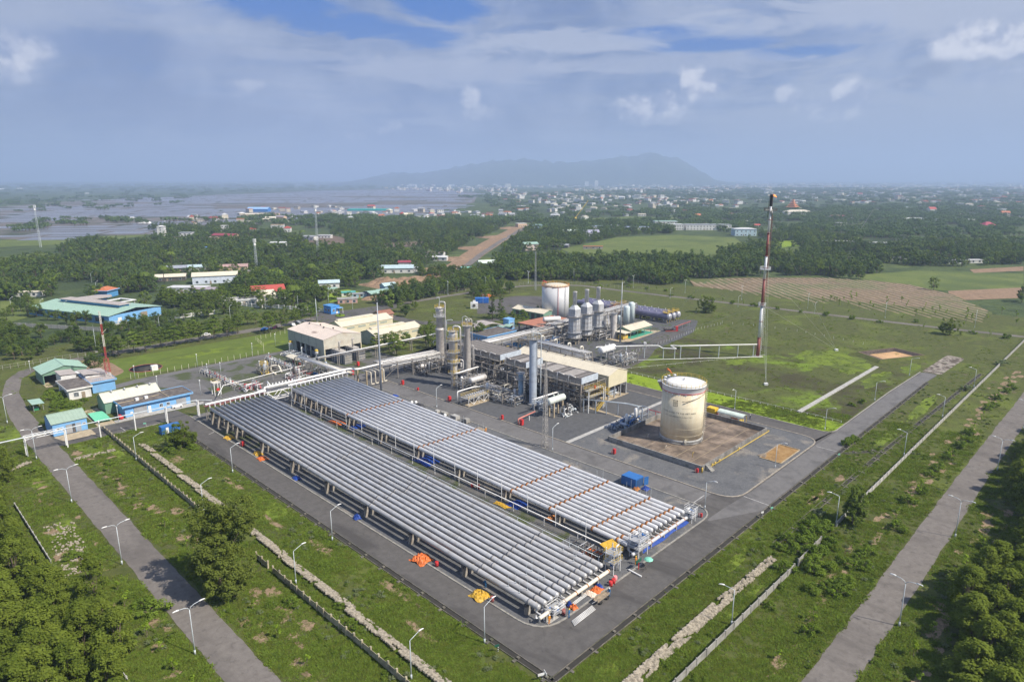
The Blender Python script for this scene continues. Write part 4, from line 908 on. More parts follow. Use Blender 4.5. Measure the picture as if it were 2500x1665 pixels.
# process plant
def vtank(name,label,cat,x,y,prof,m,n=24,rings=(),ringm=None):
 t=thing(name,label,cat,(x,y,0));q=MB();q.lathe(x,y,prof,n);obj('shell',q,m,t)
 for r,z in rings:q=MB();q.lathe(x,y,[(r-.05,z),(r+.05,z+.01),(r+.05,z+.12),(r-.05,z+.13)],n);obj('ring',q,ringm or m,t)
 return t
def platform(t,x,y,r,z,m,deck=None,w=1.0,a0=0,a1=360,n=20):
 q=MB();n=max(6,int((a1-a0)/360*n));vs=[]
 for k in range(n+1):
  a=R(a0+(a1-a0)*k/n)
  for rr,zz in((r,z),(r+w,z),(r+w,z+.12),(r,z+.12)):vs.append((x+rr*math.cos(a),y+rr*math.sin(a),zz))
 fs=[]
 for k in range(n):
  for c in range(4):fs.append((k*4+c,k*4+(c+1)%4,(k+1)*4+(c+1)%4,(k+1)*4+c))
 q.add(vs,fs);obj('platform',q,deck or M_steel,t)
 ring_rail(t,x,y,r+w-.06,z+.12,m,1.1,n,R(a0),R(a1))
def ladder(t,x,y,a,r,z0,z1,m,w=.25,cage=True):
 c,s=math.cos(a),math.sin(a);px,py=x+(r+.25)*c,y+(r+.25)*s;q=MB()
 for d in(-w,w):q.bar((px-d*s,py+d*c,z0),(px-d*s,py+d*c,z1),.07)
 for k in range(int((z1-z0)/.5)):q.bar((px+w*s,py-w*c,z0+.3+k*.5),(px-w*s,py+w*c,z0+.3+k*.5),.05)
 if cage:
  for k in range(int((z1-z0-2)/.9)):
   z=z0+2+k*.9;q.path([(px+.6*math.sin(u)*c-.4*math.cos(u)*s,py+.6*math.sin(u)*s+.4*math.cos(u)*c,z)for u in(0,.8,1.57,2.34,3.14)],.035,4)
 obj('ladder',q,m,t)
def dome(r,z0,z1,cap=.5):return[(r,z0),(r,z1),(r*.92,z1+r*.25*cap*2),(r*.7,z1+r*.45*cap*2),(r*.35,z1+r*.58*cap*2),(.03,z1+r*.62*cap*2)]
# three tall columns
x,y=171.8,209.4
t=thing('distillation_column','tallest silver column, leftmost of the three beside the pipe rack','column',(x,y,0))
q=MB();q.lathe(x,y,[(1.85,0),(1.75,.4),(1.75,14.6),(1.95,14.9),(1.95,15.2),(1.5,15.8)],28);obj('lower_shell',q,M_silver2,t)
q=MB();q.lathe(x,y,[(1.5,15.8),(1.5,22.7),(1.62,22.8),(1.62,23.4),(1.35,24.0),(.8,24.5),(.03,24.7)],28);obj('upper_shell',q,M_silver,t)
platform(t,x,y,1.55,20.4,M_white,w=.9,a0=120,a1=330);platform(t,x,y,1.4,24.0,M_yellow,w=.6)
q=MB();q.bend([(x,y,24.5),(x,y,26.6),(x+.9,y-1.1,26.6),(x+1.4,y-1.9,26.4),(x+1.4,y-1.9,1.0)],.28,10);obj('overhead_line',q,M_silver,t)
q=MB();q.bend([(x+.2,y+.2,24.5),(x+.2,y+.2,28.3),(x-.5,y+.9,28.3),(x-.6,y+1.0,27.6)],.11,8);obj('vent',q,M_lampg,t)
ladder(t,x,y,R(-60),1.75,2,24,M_steel)
for z in(6.5,10.2,13.4):q=MB();q.bend([(x-1.2,y+1,z),(x-2.1,y+1.9,z),(x-2.1,y+1.9,z-1.8)],.14,8);q.tube((x-2.1,y+1.9,z-.9),(x-2.1,y+1.9,z-.4),.26,8);obj('nozzle',q,M_silver,t)
x,y=155.9,182.4
t=thing('distillation_column','silver column with yellow ladders and platforms, nearest of the three','column',(x,y,0))
q=MB();q.lathe(x,y,[(1.45,0),(1.25,.8),(1.25,9.8),(1.7,10.8)],28);obj('lower_shell',q,M_silver,t)
q=MB();q.lathe(x,y,[(1.7,10.8),(1.7,19.3),(1.72,19.5),(1.72,20.0),(1.55,20.6),(1.0,21.1),(.03,21.3)],28);obj('upper_shell',q,M_silver,t)
for z,a0,a1,r in((5.2,150,340,1.3),(9.2,150,350,1.4),(13.2,180,340,1.72),(17.8,110,350,1.72)):platform(t,x,y,r,z,M_yellow,w=1.0,a0=a0,a1=a1)
platform(t,x,y,1.2,21.0,M_yellow,w=.8)
ladder(t,x,y,R(-100),1.75,9.4,21.5,M_yellow);ladder(t,x,y,R(-128),1.35,.5,13,M_yellow)
q=MB();q.bend([(x,y,21),(x,y,23.0),(x+1.1,y-1.6,23.0),(x+1.5,y-2.2,22.4),(x+1.5,y-2.2,12)],.34,10);obj('overhead_line',q,M_silver,t)
q=MB();q.bend([(x-1.2,y+1.2,21),(x-1.6,y+1.8,21.4),(x-1.6,y+1.8,25.2),(x-.4,y+.3,25.4),(x-.2,y,25.2)],.11,8);obj('vent',q,M_lampg,t)
q=MB();q.bend([(x+.8,y-.8,10.0),(x+2.0,y-2.2,10.2),(x+2.3,y-2.6,9.8),(x+2.3,y-2.6,6.6),(x+1,y-1,6.4)],.26,10);q.drum((x+1.8,y-2,7.5),(x+1.8,y-2,9),.4,12);obj('reboiler_loop',q,M_silver,t)
q=MB();q.tube((x-1.0,y+.9,18.6),(x-1.7,y+1.6,18.6),.6,14);obj('manway',q,M_silver,t)
x,y=163.2,182.9
t=thing('distillation_column','slim silver column on the right of the three, with looped pipes on top','column',(x,y,0))
q=MB();q.lathe(x,y,[(1.5,0),(1.28,.8),(1.28,20.8),(1.34,20.9),(1.34,21.3),(1.0,21.8),(.03,22.1)],26);obj('shell',q,M_silver2,t)
platform(t,x,y,.9,21.9,M_yellow,w=1.1);platform(t,x,y,1.3,18.2,M_steel,w=.9,a0=60,a1=200)
q=MB();q.bend([(x,y,22),(x,y,24.6),(x+.9,y-.9,24.6),(x+1.3,y-1.3,24.2),(x+1.3,y-1.3,2)],.16,8);obj('overhead_line',q,M_silver,t)
q=MB();q.bend([(x-.9,y+.9,21.8),(x-1.2,y+1.2,22),(x-1.2,y+1.2,25.2),(x-.4,y+.4,25.6),(x+.3,y-.2,24.8)],.13,8);q.tube((x-.3,y+.3,23.4),(x-.3,y+.3,24.6),.3,10);q.tube((x+.5,y-.5,23.2),(x+.5,y-.5,24.2),.25,10);obj('relief_valves',q,M_steel,t)
q=MB();q.bend([(x+.9,y-.9,14.2),(x+1.7,y-1.6,14.2),(x+1.7,y-1.6,4.2),(x+5,y-1.6,4.2)],.24,8);obj('side_line',q,M_silver,t)
ladder(t,x,y,R(150),1.28,1,22,M_steel)
# grey stack-like column and the slim blue-grey one
x,y=160.8,146.9
t=thing('absorber_column','tall plain grey column rising in front of the cream canopy','column',(x,y,0))
q=MB();q.lathe(x,y,[(1.5,0),(1.3,.5),(1.3,22.6),(1.1,23.1),(.5,23.4),(.03,23.5)],28);obj('shell',q,M_grey,t)
for k in range(1,8):q=MB();z=k*2.9;q.lathe(x,y,[(1.29,z),(1.36,z+.01),(1.36,z+.10),(1.29,z+.11)],28);obj('stiffener',q,M_grey,t)
platform(t,x,y,.8,23.2,mat('olive_steel',(.28,.25,.16),.6),deck=M_struct,w=1.4)
ladder(t,x,y,R(-75),1.3,10.5,24.4,M_steel)
q=MB();q.bend([(x,y,23.3),(x,y,25.3),(x+1.7,y-1.2,25.2),(x+2.2,y-1.6,24.5),(x+2.2,y-1.6,3.5),(x+6,y-1.6,3.5)],.14,8);q.bend([(x-.4,y+.3,23.3),(x-.4,y+.3,26.6),(x+.3,y,27.0),(x+.5,y-.2,26.4)],.1,8);obj('overhead_line',q,M_lampg,t)
q=MB();q.bend([(x+1.0,y-1.6,14.2),(x+1.6,y-2.0,14.2),(x+1.6,y-2.0,3.4)],.11,8);obj('side_line',q,M_lampg,t)
q=MB();q.lathe(x,y,[(1.9,.03),(1.9,.5),(1.5,.55)],20);obj('plinth',q,M_conc,t)
x,y=160.3,152.2
t=thing('absorber_column','short blue-grey column left of the tall grey one','column',(x,y,0))
q=MB();q.lathe(x,y,[(1.0,0),(.85,.4),(.85,9.6),(.6,10.2),(.03,10.4)],22);obj('shell',q,mat('blue_grey_paint',(.22,.33,.42),.5,.1),t)
platform(t,x,y,.85,8.0,M_steel,w=.8,a0=120,a1=330);platform(t,x,y,.6,10.3,M_struct,w=1.0)
ladder(t,x,y,R(-50),.85,.5,10.5,M_lampg)
q=MB();q.bend([(x+.5,y-1,.3),(x+.5,y-1,9.0),(x+1.4,y-1,9.0)],.13,8);obj('side_line',q,M_white,t)
# horizontal vessels on legs
def drum_on_legs(name,label,p,q_,r,z,m,legm,cat='vessel',legs=None,rings=0,lw=.35):
 t=thing(name,label,cat,(p[0],p[1],0));q=MB();q.drum((p[0],p[1],z),(q_[0],q_[1],z),r,22);obj('shell',q,m,t)
 A=Vector(p);B=Vector(q_);d=(B-A).normalized();n=Vector((-d.y,d.x))
 for f in(.2,.8):
  c=A.lerp(B,f);q=MB();q.box(c.x,c.y,z-r-.35,.4,r*2.1,.75,math.atan2(d.y,d.x));obj('saddle',q,legm,t)
  for s in(-1,1):
   e=c+n*s*r*.85;q=MB();q.box(e.x,e.y,.03,lw,lw,z-r-.38);obj('leg',q,legm,t)
 for k in range(rings):c=A.lerp(B,(k+.6)/rings);e=c+d*.12;q=MB();q.path([(c.x,c.y,z),(e.x,e.y,z)],r+.04,22);obj('band',q,M_steel,t)
 for f in(.35,.65):c=A.lerp(B,f);q=MB();q.tube((c.x,c.y,z+r-.1),(c.x,c.y,z+r+.5),.2,10);q.tube((c.x,c.y,z+r+.5),(c.x,c.y,z+r+.58),.3,10);obj('nozzle',q,m,t)
 return t
drum_on_legs('horizontal_vessel','silver horizontal vessel on a steel table beside the yellow-laddered column',(155.2,172.4),(162.2,172.4),1.15,4.3,M_silver,M_struct)
drum_on_legs('horizontal_vessel','pale green-white horizontal vessel on tall concrete legs by the lattice tower',(154.4,134.1),(161.6,134.1),1.15,5.6,mat('pale_vessel_paint',(.60,.64,.58),.4),M_conc_t,lw=.45)
drum_on_legs('horizontal_vessel','bright white horizontal vessel with dark straps beyond the cream canopy',(221.5,163.5),(230.3,163.5),1.5,5.0,M_white,M_steel,rings=3)
drum_on_legs('horizontal_vessel','dull silver vessel low among the pipes left of the three columns',(157.8,205.5),(163.6,205.5),1.0,2.6,M_silver,M_struct)
drum_on_legs('horizontal_vessel','grey exchanger drum at the foot of the plain grey column',(157.6,141.4),(161.8,141.4),.75,2.4,M_grey,M_grey)
drum_on_legs('horizontal_vessel','cream-striped silver drum lying above the orange roofed rack',(241.5,213.5),(248.5,209.5),1.3,8.2,M_roofw,M_struct)
drum_on_legs('horizontal_vessel','small silver vessel on a frame left of the nearest column',(163.2,206.5),(168.0,206.5),.7,4.4,M_silver2,M_struct)
# three heater stacks
def heater(x,y,label,k):
 t=thing('heater_stack',label,'stack',(x,y,0),group='three heater stacks')
 for i in range(8):
  a=i*math.pi/4+.2;q=MB();q.box(x+2.3*math.cos(a),y+2.3*math.sin(a),.03,.35,.35,2.6);obj('leg',q,M_conc_t if i%2 else M_struct,t)
 q=MB();q.lathe(x,y,[(2.65,2.6),(2.65,13.3),(1.6,13.5)],12,sm=False);obj('shell',q,M_stackg,t)
 for z in(2.6,4.7,6.8,8.9,11.0,13.0):q=MB();q.lathe(x,y,[(2.63,z),(2.76,z+.01),(2.76,z+.15),(2.63,z+.16)],12,sm=False);obj('ring',q,M_struct,t)
 q=MB()
 for i in range(12):a=i*math.pi/6;q.bar((x+2.70*math.cos(a),y+2.70*math.sin(a),2.6),(x+2.70*math.cos(a),y+2.70*math.sin(a),13.2),.14)
 obj('ribs',q,M_stackg,t,kind='stuff')
 platform(t,x,y,2.75,13.1,M_steel,deck=M_struct,w=.9);platform(t,x,y,2.75,5.6,M_steel,w=.8,a0=150,a1=380);platform(t,x,y,2.75,3.0,M_steel,deck=M_struct,w=.9)
 w=2.0;q=MB();q.bx(x-w,x+w,y-w,y+w,13.5,16.7)
 for s in(-1,1):
  for u in(-1.3,-.45,.45,1.3):q.bar((x+u,y+s*(w+.05),13.5),(x+u,y+s*(w+.05),16.7),.10);q.bar((x+s*(w+.05),y+u,13.5),(x+s*(w+.05),y+u,16.7),.10)
 obj('convection_box',q,M_stackg,t)
 q=MB();z=16.7;r=.85;top=[(x+r*math.cos(i*math.pi/4+math.pi/8),y+r*math.sin(i*math.pi/4+math.pi/8),18.7)for i in range(8)]
 o=[(x+w+.05,y+w+.05,z),(x-w-.05,y+w+.05,z),(x-w-.05,y-w-.05,z),(x+w+.05,y-w-.05,z)]
 q.add(o+top,[(0,1,6,5),(0,5,4),(1,2,8,7),(1,7,6),(2,3,10,9),(2,9,8),(3,0,4,11),(3,11,10)]);obj('hood',q,M_roofw,t)
 q=MB();q.lathe(x,y,[(.98,18.5),(.98,24.5),(1.05,24.55),(1.05,24.8)],18);obj('chimney',q,mat('pale_chimney',(.66,.66,.65),.5),t)
 q=MB();q.lathe(x,y,[(.70,24.81),(.84,24.82),(.84,25.0),(.70,25.01)],18);obj('chimney_rim',q,M_struct,t)
 ladder(t,x,y,R(-30),2.75,1,14,M_steel);q=MB();q.bx(x+2.7,x+3.6,y-.6,y+.5,14.9,16.4);obj('fan_box',q,M_struct,t)
heater(239.2,192.5,'leftmost of the three grey heater stacks with pyramid hoods',0)
heater(248.4,192.7,'middle of the three grey heater stacks with pyramid hoods',1)
heater(257.8,193.0,'rightmost of the three grey heater stacks with pyramid hoods',2)
t=vtank('absorber_column','slim silver column standing right of the three heater stacks','column',261.2,185.6,[(1.6,0),(1.45,.3),(1.45,11.8),(1.1,12.4),(.03,12.7)],M_silver2,20,((1.45,4),(1.45,8)));platform(t,261.2,185.6,.8,12.4,M_struct,w=1.0);ladder(t,261.2,185.6,R(150),1.45,.5,13,M_steel)
for i,(x,y,r,h)in enumerate(((285.5,199.5,1.0,5.4),(290.5,198.6,1.7,9.6),(296.8,199.8,1.7,10.6))):
 t=vtank('white_vertical_tank',('small white upright tank, left of the pair by the green shed','middle white upright tank behind the green shed','rightmost white upright tank behind the green shed')[i],'tank',x,y,[(r,.6)]+dome(r,.6,h)[1:],mat('ice_white_paint',(.62,.70,.69),.4,var=.05),20)
 q=MB();q.lathe(x,y,[(r*.9,.03),(r*.9,.6)],16);obj('skirt',q,M_steel,t);ladder(t,x,y,R(-50),r,.5,h,M_steel,cage=False)
# white storage tank
x,y,r=281.8,240.9,7.6
t=vtank('storage_tank','large white cylindrical tank with an orange roof rail behind the stacks','tank',x,y,[(r,0),(r,17.9)],mat('greyish_white_tank',(.62,.63,.63),.5,var=.05,scale=.3,col2=(.48,.46,.44),c2amt=.4,c2scale=.2,streak=True),56)
q=MB();q.lathe(x,y,[(r+.05,17.9),(r*.6,18.6),(.02,19.0)],56);obj('roof',q,M_roofc,t);q=MB();q.lathe(x,y,[(r,17.6),(r+.12,17.62),(r+.12,17.9),(r,17.92)],56);obj('rim',q,M_rust,t)
ring_rail(t,x,y,r,17.95,mat('orange_rail',(.75,.36,.10),.5),n=30,rr=.06)
a=R(-128);q=MB();q.bar((x+(r+.1)*math.cos(a),y+(r+.1)*math.sin(a),0),(x+(r+.1)*math.cos(a),y+(r+.1)*math.sin(a),17.5),.16);obj('red_riser',q,M_red,t);ladder(t,x,y,R(-95),r,.5,18.5,M_steel)
t=thing('windsock','red windsock above the white tank','windsock',(x-5,y+5,18));q=MB();q.tube((x-5,y+5,18),(x-5,y+5,20.5),.06,6);obj('pole',q,M_red,t);q=MB();q.path([(x-5,y+5,20.4),(x-4.2,y+4.3,20.0),(x-3.2,y+3.4,19.3)],.35,8,.15);obj('sock',q,M_red,t)
# three purple-blue bullet tanks in two rows
M_bul=mat('purple_grey_paint',(.24,.225,.31),.32,.3,var=.15,scale=.4);M_bule=mat('silver_end',(.55,.55,.58),.3,.5)
for i in range(3):
 for j,(y0,y1)in enumerate(((184.5,214.5),(219,248))):
  x=311.6+i*4.6;t=thing('bullet_tank',('nearest','middle','farthest')[i]+(' of the three purple bullet tanks with silver ends on the right' if j==0 else ' of the three purple bullet tanks behind the stacks'),'tank',(x,y0,0),group='purple bullet tanks')
  q=MB();q.drum((x,y0+1.2,3.4),(x,y1,3.4),1.75,22);obj('shell',q,M_bul,t)
  q=MB();q.drum((x,y0+.6,3.4),(x,y0+1.3,3.4),1.77,22);obj('silver_head',q,M_bule,t)
  for f in(.12,.38,.64,.9):yy=y0+(y1-y0)*f;q=MB();q.bx(x-1.3,x+1.3,yy-.3,yy+.3,0.03,2.1);obj('saddle',q,M_conc,t)
  for f in(.15,.3,.45,.6,.75):yy=y0+(y1-y0)*f;q=MB();q.tube((x,yy,5.0),(x,yy,5.6),.16,8);q.tube((x,yy,5.6),(x,yy,5.7),.3,8);obj('nozzle',q,M_white,t)
  q=MB();q.bx(x-1.2,x+1.2,y0+1.2,y0+4.4,5.35,5.45);obj('deck',q,M_yellow,t)
  q=MB()
  for zz in(5.9,6.5):frame_box(q,x-1.2,x+1.2,y0+1.2,y0+4.4,zz,.09)
  for a in(-1.2,1.2):
   for b in(1.2,2.8,4.4):q.bar((x+a,y0+b,5.4),(x+a,y0+b,6.5),.09)
  q.bar((x-1.2,y0+1.2,0),(x-1.2,y0+1.2,5.4),.14);q.bar((x+1.2,y0+1.2,0),(x+1.2,y0+1.2,5.4),.14);obj('handrail',q,M_yellow,t)
t=thing('fire_pump_skid','dark red skid with a red cabinet in front of the bullet tanks','skid',(293.5,171,0));p=W('d',320,868);t.location=p
q=MB();q.box(p.x,p.y,.03,2.4,5.5,.4,R(45));obj('base',q,M_redd,t);q=MB();q.drum((p.x-2.2,p.y+2.2,1.2),(p.x+1,p.y-1,1.2),.7,12);obj('pump',q,M_dark,t);q=MB();q.box(p.x+2.4,p.y-2.4,.03,1.1,1.1,2.4,R(45));obj('cabinet',q,M_red,t)
t=thing('red_pipe_trestle','long faded red pipe on thin posts in front of the bullet tanks','pipe',(300,176,0));a=W('y',1930,930,2.4);b=W('y',2240,820,2.4);q=MB();q.tube(a,b,.3,8);obj('pipe',q,M_redd,t)
for f in(.05,.5,.95):c=a.lerp(b,f)if False else a+(b-a)*f;q=MB();q.bx(c.x-.08,c.x+.08,c.y-.08,c.y+.08,0,2.2);obj('post',q,M_steel,t)
# pipe racks
def pipe_rack(label,a,b,width,levels,npipes,bay=6.0,mats=None,seed=1,hcol=None,brace=True,rmax=.22,nm='pipe_rack'):
 """columns and cross beams every bay with a bundle of pipes on every level"""
 rr=random.Random(seed);A=Vector(a);B=Vector(b);L=(B-A).length;d=(B-A)/L;n=Vector((-d.y,d.x));t=thing(nm,label,'pipe rack',(A.x,A.y,0));ang=math.atan2(d.y,d.x)
 nb=max(1,int(L/bay));top=hcol or max(levels)
 q=MB();q.bx(-.14,.14,-.14,.14,0,top);cme=mesh_of('column',q,M_struct);bms={}
 for i in range(nb+1):
  c=A+d*(L*i/nb)
  for s in(-1,1):e=c+n*s*width/2;share('column',cme,(e.x,e.y,.03),t,ang)
  for z in levels:
   q=MB();q.bar((c.x+n.x*width/2,c.y+n.y*width/2,z-.15),(c.x-n.x*width/2,c.y-n.y*width/2,z-.15),.22);obj('beam',q,M_struct,t)
 q=MB()
 for z in levels:
  for s in(-1,1):e0,e1=A+n*s*width/2,B+n*s*width/2;q.bar((e0.x,e0.y,z-.3),(e1.x,e1.y,z-.3),.2)
 if brace:
  for i in range(0,nb,2):
   for s in(-1,1):e0=A+d*(L*i/nb)+n*s*(width/2);e1=A+d*(L*(i+1)/nb)+n*s*(width/2);q.bar((e0.x,e0.y,.3),(e1.x,e1.y,levels[0]-.4),.12)
 obj('longitudinal_beams',q,M_struct,t,kind='stuff')
 mm=mats or[M_pipew,M_white,M_silver,M_pipe,M_cream]
 for z in levels:
  off=-width/2+.35
  while off<width/2-.3 and npipes>0:
   r=rr.uniform(.07,rmax);off+=r;f0=rr.choice((0,0,0,rr.uniform(0,.3)));f1=rr.choice((1,1,1,rr.uniform(.7,1)))
   e0=A+d*(L*f0)+n*off;e1=A+d*(L*f1)+n*off;q=MB();pts=[(e0.x,e0.y,z+r),(e1.x,e1.y,z+r)]
   if rr.random()<.3:pts=[(e0.x,e0.y,z-1.5-rr.random())]+pts
   if rr.random()<.3:pts=pts+[(e1.x,e1.y,z-1.5-rr.random())]
   q.bend(pts,r,8);obj('pipe',q,rr.choice(mm),t);off+=r+rr.uniform(.08,width/npipes*.9)
 return t
def clutter(label,x0,x1,y0,y1,z0,z1,n,seed,cat='pipes',name='process_pipework',m=None,frames=True,vessels=2,cols=True):
 """dense steelwork and small-bore piping of one process module; too many bits to count go into one part of kind stuff"""
 rr=random.Random(seed);t=thing(name,label,cat,((x0+x1)/2,(y0+y1)/2,0));mm=m or[M_pipew,M_silver,M_steel,M_struct,M_dark]
 if cols:
  nx,ny=max(1,int((x1-x0)/5)),max(1,int((y1-y0)/6))
  for i in range(nx+1):
   for j in range(ny+1):x,y=x0+(x1-x0)*i/nx,y0+(y1-y0)*j/ny;q=MB();q.bx(x-.13,x+.13,y-.13,y+.13,.03,z1);obj('column',q,M_struct,t)
  for z in((z0+z1)*.4,z1-.2):
   q=MB()
   for i in range(nx+1):x=x0+(x1-x0)*i/nx;q.bar((x,y0,z),(x,y1,z),.22)
   for j in range(ny+1):y=y0+(y1-y0)*j/ny;q.bar((x0,y,z+.01),(x1,y,z+.01),.2)
   obj('beams',q,M_struct,t,kind='stuff')
 bins={}
 for k in range(n):
  mt=rr.choice(mm);q=bins.setdefault(mt.name,MB());x,y,z=rr.uniform(x0,x1),rr.uniform(y0,y1),z0+(z1-z0)*rr.random()**1.3;r=rr.uniform(.05,.17)
  lx,ly=rr.uniform(.8,(x1-x0)*.6),rr.uniform(.8,(y1-y0)*.5);u=rr.random()
  cl=lambda p:(min(max(p[0],x0),x1),min(max(p[1],y0),y1),p[2])
  if u<.3:pts=[(x,y,.1),(x,y,z),(x+lx,y,z)]
  elif u<.6:pts=[(x,y,.1),(x,y,z),(x,y+ly,z)]
  elif u<.8:pts=[(x,y,z),(x,y+ly,z),(x+lx,y+ly,z)]
  else:pts=[(x,y,z*.4),(x,y,z),(x,y+.1+ly,z),(x,y+.1+ly,z*.3)]
  pts=[cl(p)for p in pts];P=[pts[0]]
  for p in pts[1:]:
   if(Vector(p)-Vector(P[-1])).length>.3:P.append(p)
  if len(P)>1:q.bend(P,r,6)
  if rr.random()<.4:q.tube((P[0][0],P[0][1],max(.2,P[0][2])),(P[0][0],P[0][1],max(.2,P[0][2])+.45),r*2.2,8)
 for k,q in bins.items():
  if q.v:obj('small_pipework',q,MATS[k],t,kind='stuff')
 for k in range(vessels):
  x,y,z=rr.uniform(x0+.8,x1-.8),rr.uniform(y0+1.5,y1-1.5),rr.uniform(.8,1.6);q=MB();l=rr.uniform(1.4,2.6)
  if rr.random()<.5:q.drum((x,y-l/2,z),(x,y+l/2,z),rr.uniform(.3,.55),12)
  else:q.lathe(x,y,[(.5,.2),(.5,2.2+l),(.3,2.5+l),(.02,2.6+l)],12)
  obj('small_vessel',q,rr.choice([M_silver,M_white,M_grey,M_dark]),t)
 return t
pipe_rack('broad pipe rack of bright pipes from the overhead header to the tall columns',(141,210),(168,207),6.5,(5.2,6.6),9,seed=11,bay=6.5)
pipe_rack('pipe rack running from the compressor hall down to the bank headers',(127.5,246),(128.5,210),4.2,(5.0,),8,seed=12)
pipe_rack('two-pipe trestle passing in front of the engine enclosures',(131,237.5),(196,237.0),1.4,(5.3,),2,seed=13,bay=9,brace=False,mats=[M_white,M_pipew])
pipe_rack('long two-level pipe rack crossing from the columns to the heater stacks',(174,203),(236,203),6.0,(5.6,7.2),8,seed=14)
pipe_rack('high pipe rack from the stacks to the bullet tanks',(236,205),(312,209),5.5,(6.0,7.8),7,seed=15,bay=7)
pipe_rack('dark pipe rack behind the cream canopy',(211.5,200),(209.5,161),5.0,(4.6,6.6),8,seed=16)
pipe_rack('short pipe bridge between the heater stacks and the green shed',(262,190),(280,204),3.0,(4.2,6.2),5,seed=17)
t=thing('candy_cane_pipes','four tall white hooked pipes standing by the dark rack','pipes',(215,184,0))
for(x,y)in((216.5,191.5),(215.5,183),(214.5,174.5),(213.5,167)):q=MB();q.bend([(x,y,.1),(x,y,7.8),(x-1.6,y,7.8),(x-1.6,y,7.0)],.34,10);obj('pipe',q,M_cream,t)
t=thing('looped_pipes','cluster of cream U-shaped pipes at the end of the rack by the rear bank','pipes',(136,209,0))
for k in range(4):x=133.5+k*1.9;q=MB();q.bend([(x,210.5,5.6),(x,204.5,5.6),(x,203.6,5.6),(x,203.6,1.0),(x+1.3,203.6,1.0)],.24,10);obj('pipe',q,M_cream,t)
q=MB();q.bx(132.4,132.9,205,205.5,0,6);q.bx(132.4,132.9,211,211.5,0,6);q.bx(139.2,139.7,205,205.5,0,6);obj('support',q,M_conc_t,t)
# air coolers
def air_cooler(label,x0,x1,y0,y1,z,seed,pale=()):
 rr=random.Random(seed);t=thing('air_cooler',label,'cooler',(x0,y0,0))
 q=MB();q.bx(x0,x1,y0,y1,z-1.5,z-.35);obj('plenum',q,M_louv,t)
 n=max(2,int((y1-y0)/2.1));w=(y1-y0)/n
 for i in range(n):
  ya=y0+i*w;pl=i in pale
  q=MB();q.bx(x0+.1,x1-.1,ya+.08,ya+w-.08,z-.34,z-.12);obj('bundle_panel',q,M_louvl if pl else M_dark,t)
  q=MB()
  for k in range(4):yy=ya+w*(k+.5)/4;q.bx(x0+.15,x1-.15,yy-.09,yy+.09,z-.119,z-.02)
  obj('louvre_slats',q,M_louvl if pl else M_louv,t,kind='stuff')
  q=MB();q.bx(x0+.02,x1-.02,ya-.07,ya+.07,z-.12,z+.03);obj('side_frame',q,M_louvl,t)
 for a in(x0-.15,x1):q=MB();q.bx(a,a+.15,y0,y1,z-1.7,z+.1);obj('side_plate',q,M_struct,t)
 q=MB();q.bx(x0-.16,x1+.16,y0-.16,y0,z-1.9,z+.25);obj('end_plate',q,mat('pale_blue_plate',(.50,.56,.62),.5),t)
 nx,ny=1,max(2,int((y1-y0)/6.5))
 for i in range(nx+1):
  for j in range(ny+1):x,y=x0+(x1-x0)*i/nx,y0+.2+(y1-y0-.4)*j/ny;q=MB();q.bx(x-.2,x+.2,y-.2,y+.2,.03,z-1.7);obj('column',q,M_struct,t)
 q=MB()
 for j in range(ny):
  for x in(x0,x1):a=y0+(y1-y0)*j/ny;b=a+(y1-y0)/ny;q.bar((x,a,.5),(x,b,z*.45),.12);q.bar((x,a,z*.47),(x,b,z*.47),.2)
 obj('bracing',q,M_struct,t,kind='stuff')
 q=MB();xx=x0-.75;q.bx(x0-1.4,x0-.16,y0,y1,z-2.0,z-1.9);obj('walkway',q,M_struct,t)
 q=MB()
 for zz in(z-1.4,z-.85):q.bar((x0-1.38,y0,zz),(x0-1.38,y1,zz),.06)
 k=y0
 while k<=y1:q.bar((x0-1.38,k,z-1.95),(x0-1.38,k,z-.85),.06);k+=1.8
 obj('handrail',q,M_steel,t)
 for k in range(max(2,int((y1-y0)/5))):
  y=y0+2+k*5;q=MB();q.bend([(x0-.5,y,z+.1),(x0-.5,y+2.8,z+.5),(x0-.9,y+2.8,z-.4),(x0-.9,y+2.8,z-3.5)],.17,8);obj('header_pipe',q,M_silver,t)
 return t
air_cooler('nearest air cooler, with pale gratings between its dark louvres, beside the cream canopy',166.2,174.8,130.2,152.0,11.6,1,(2,3,6,7,9))
air_cooler('middle air cooler with all dark louvres half hidden by the tall grey column',167.6,176.2,156.5,166.4,11.6,2,(1,))
air_cooler('farthest air cooler, a broad run of dark louvres right of the slim column',168.6,179.6,170.6,196.0,11.6,3)
clutter('dark steelwork and pipes packed under the nearest air cooler',167,180.5,131,154,.4,8.6,190,21,vessels=6,m=[M_pipe,M_dark,M_struct,M_struct,M_dark,M_steel])
clutter('steelwork and pipes under the middle air cooler',163.5,178,155,169,.4,8.2,150,22,vessels=4,m=[M_pipe,M_dark,M_struct,M_steel,M_silver])
clutter('steelwork and pipes under the farthest air cooler',165,181,170,198,.4,8.6,190,23,vessels=5,m=[M_pipe,M_dark,M_struct,M_steel,M_silver])
clutter('low pipe module with silver drums left of the tallest column',156,170,200,214,.4,5.5,130,24,vessels=5)
clutter('knot of pipes and valves between the slim column and the silver vessel',153.5,170,175,181,.4,5.0,80,25,vessels=2)
clutter('dense pipe module in front of the air coolers by the skid',153.5,164.5,154.5,169,.4,3.9,120,26,vessels=2,m=[M_pipew,M_silver,M_cream,M_steel])
clutter('blue-grey valve frame left of the short column',154.5,160,149.5,155,.4,3.4,40,27,m=[M_grey,M_grey,M_lampg,M_pipew])
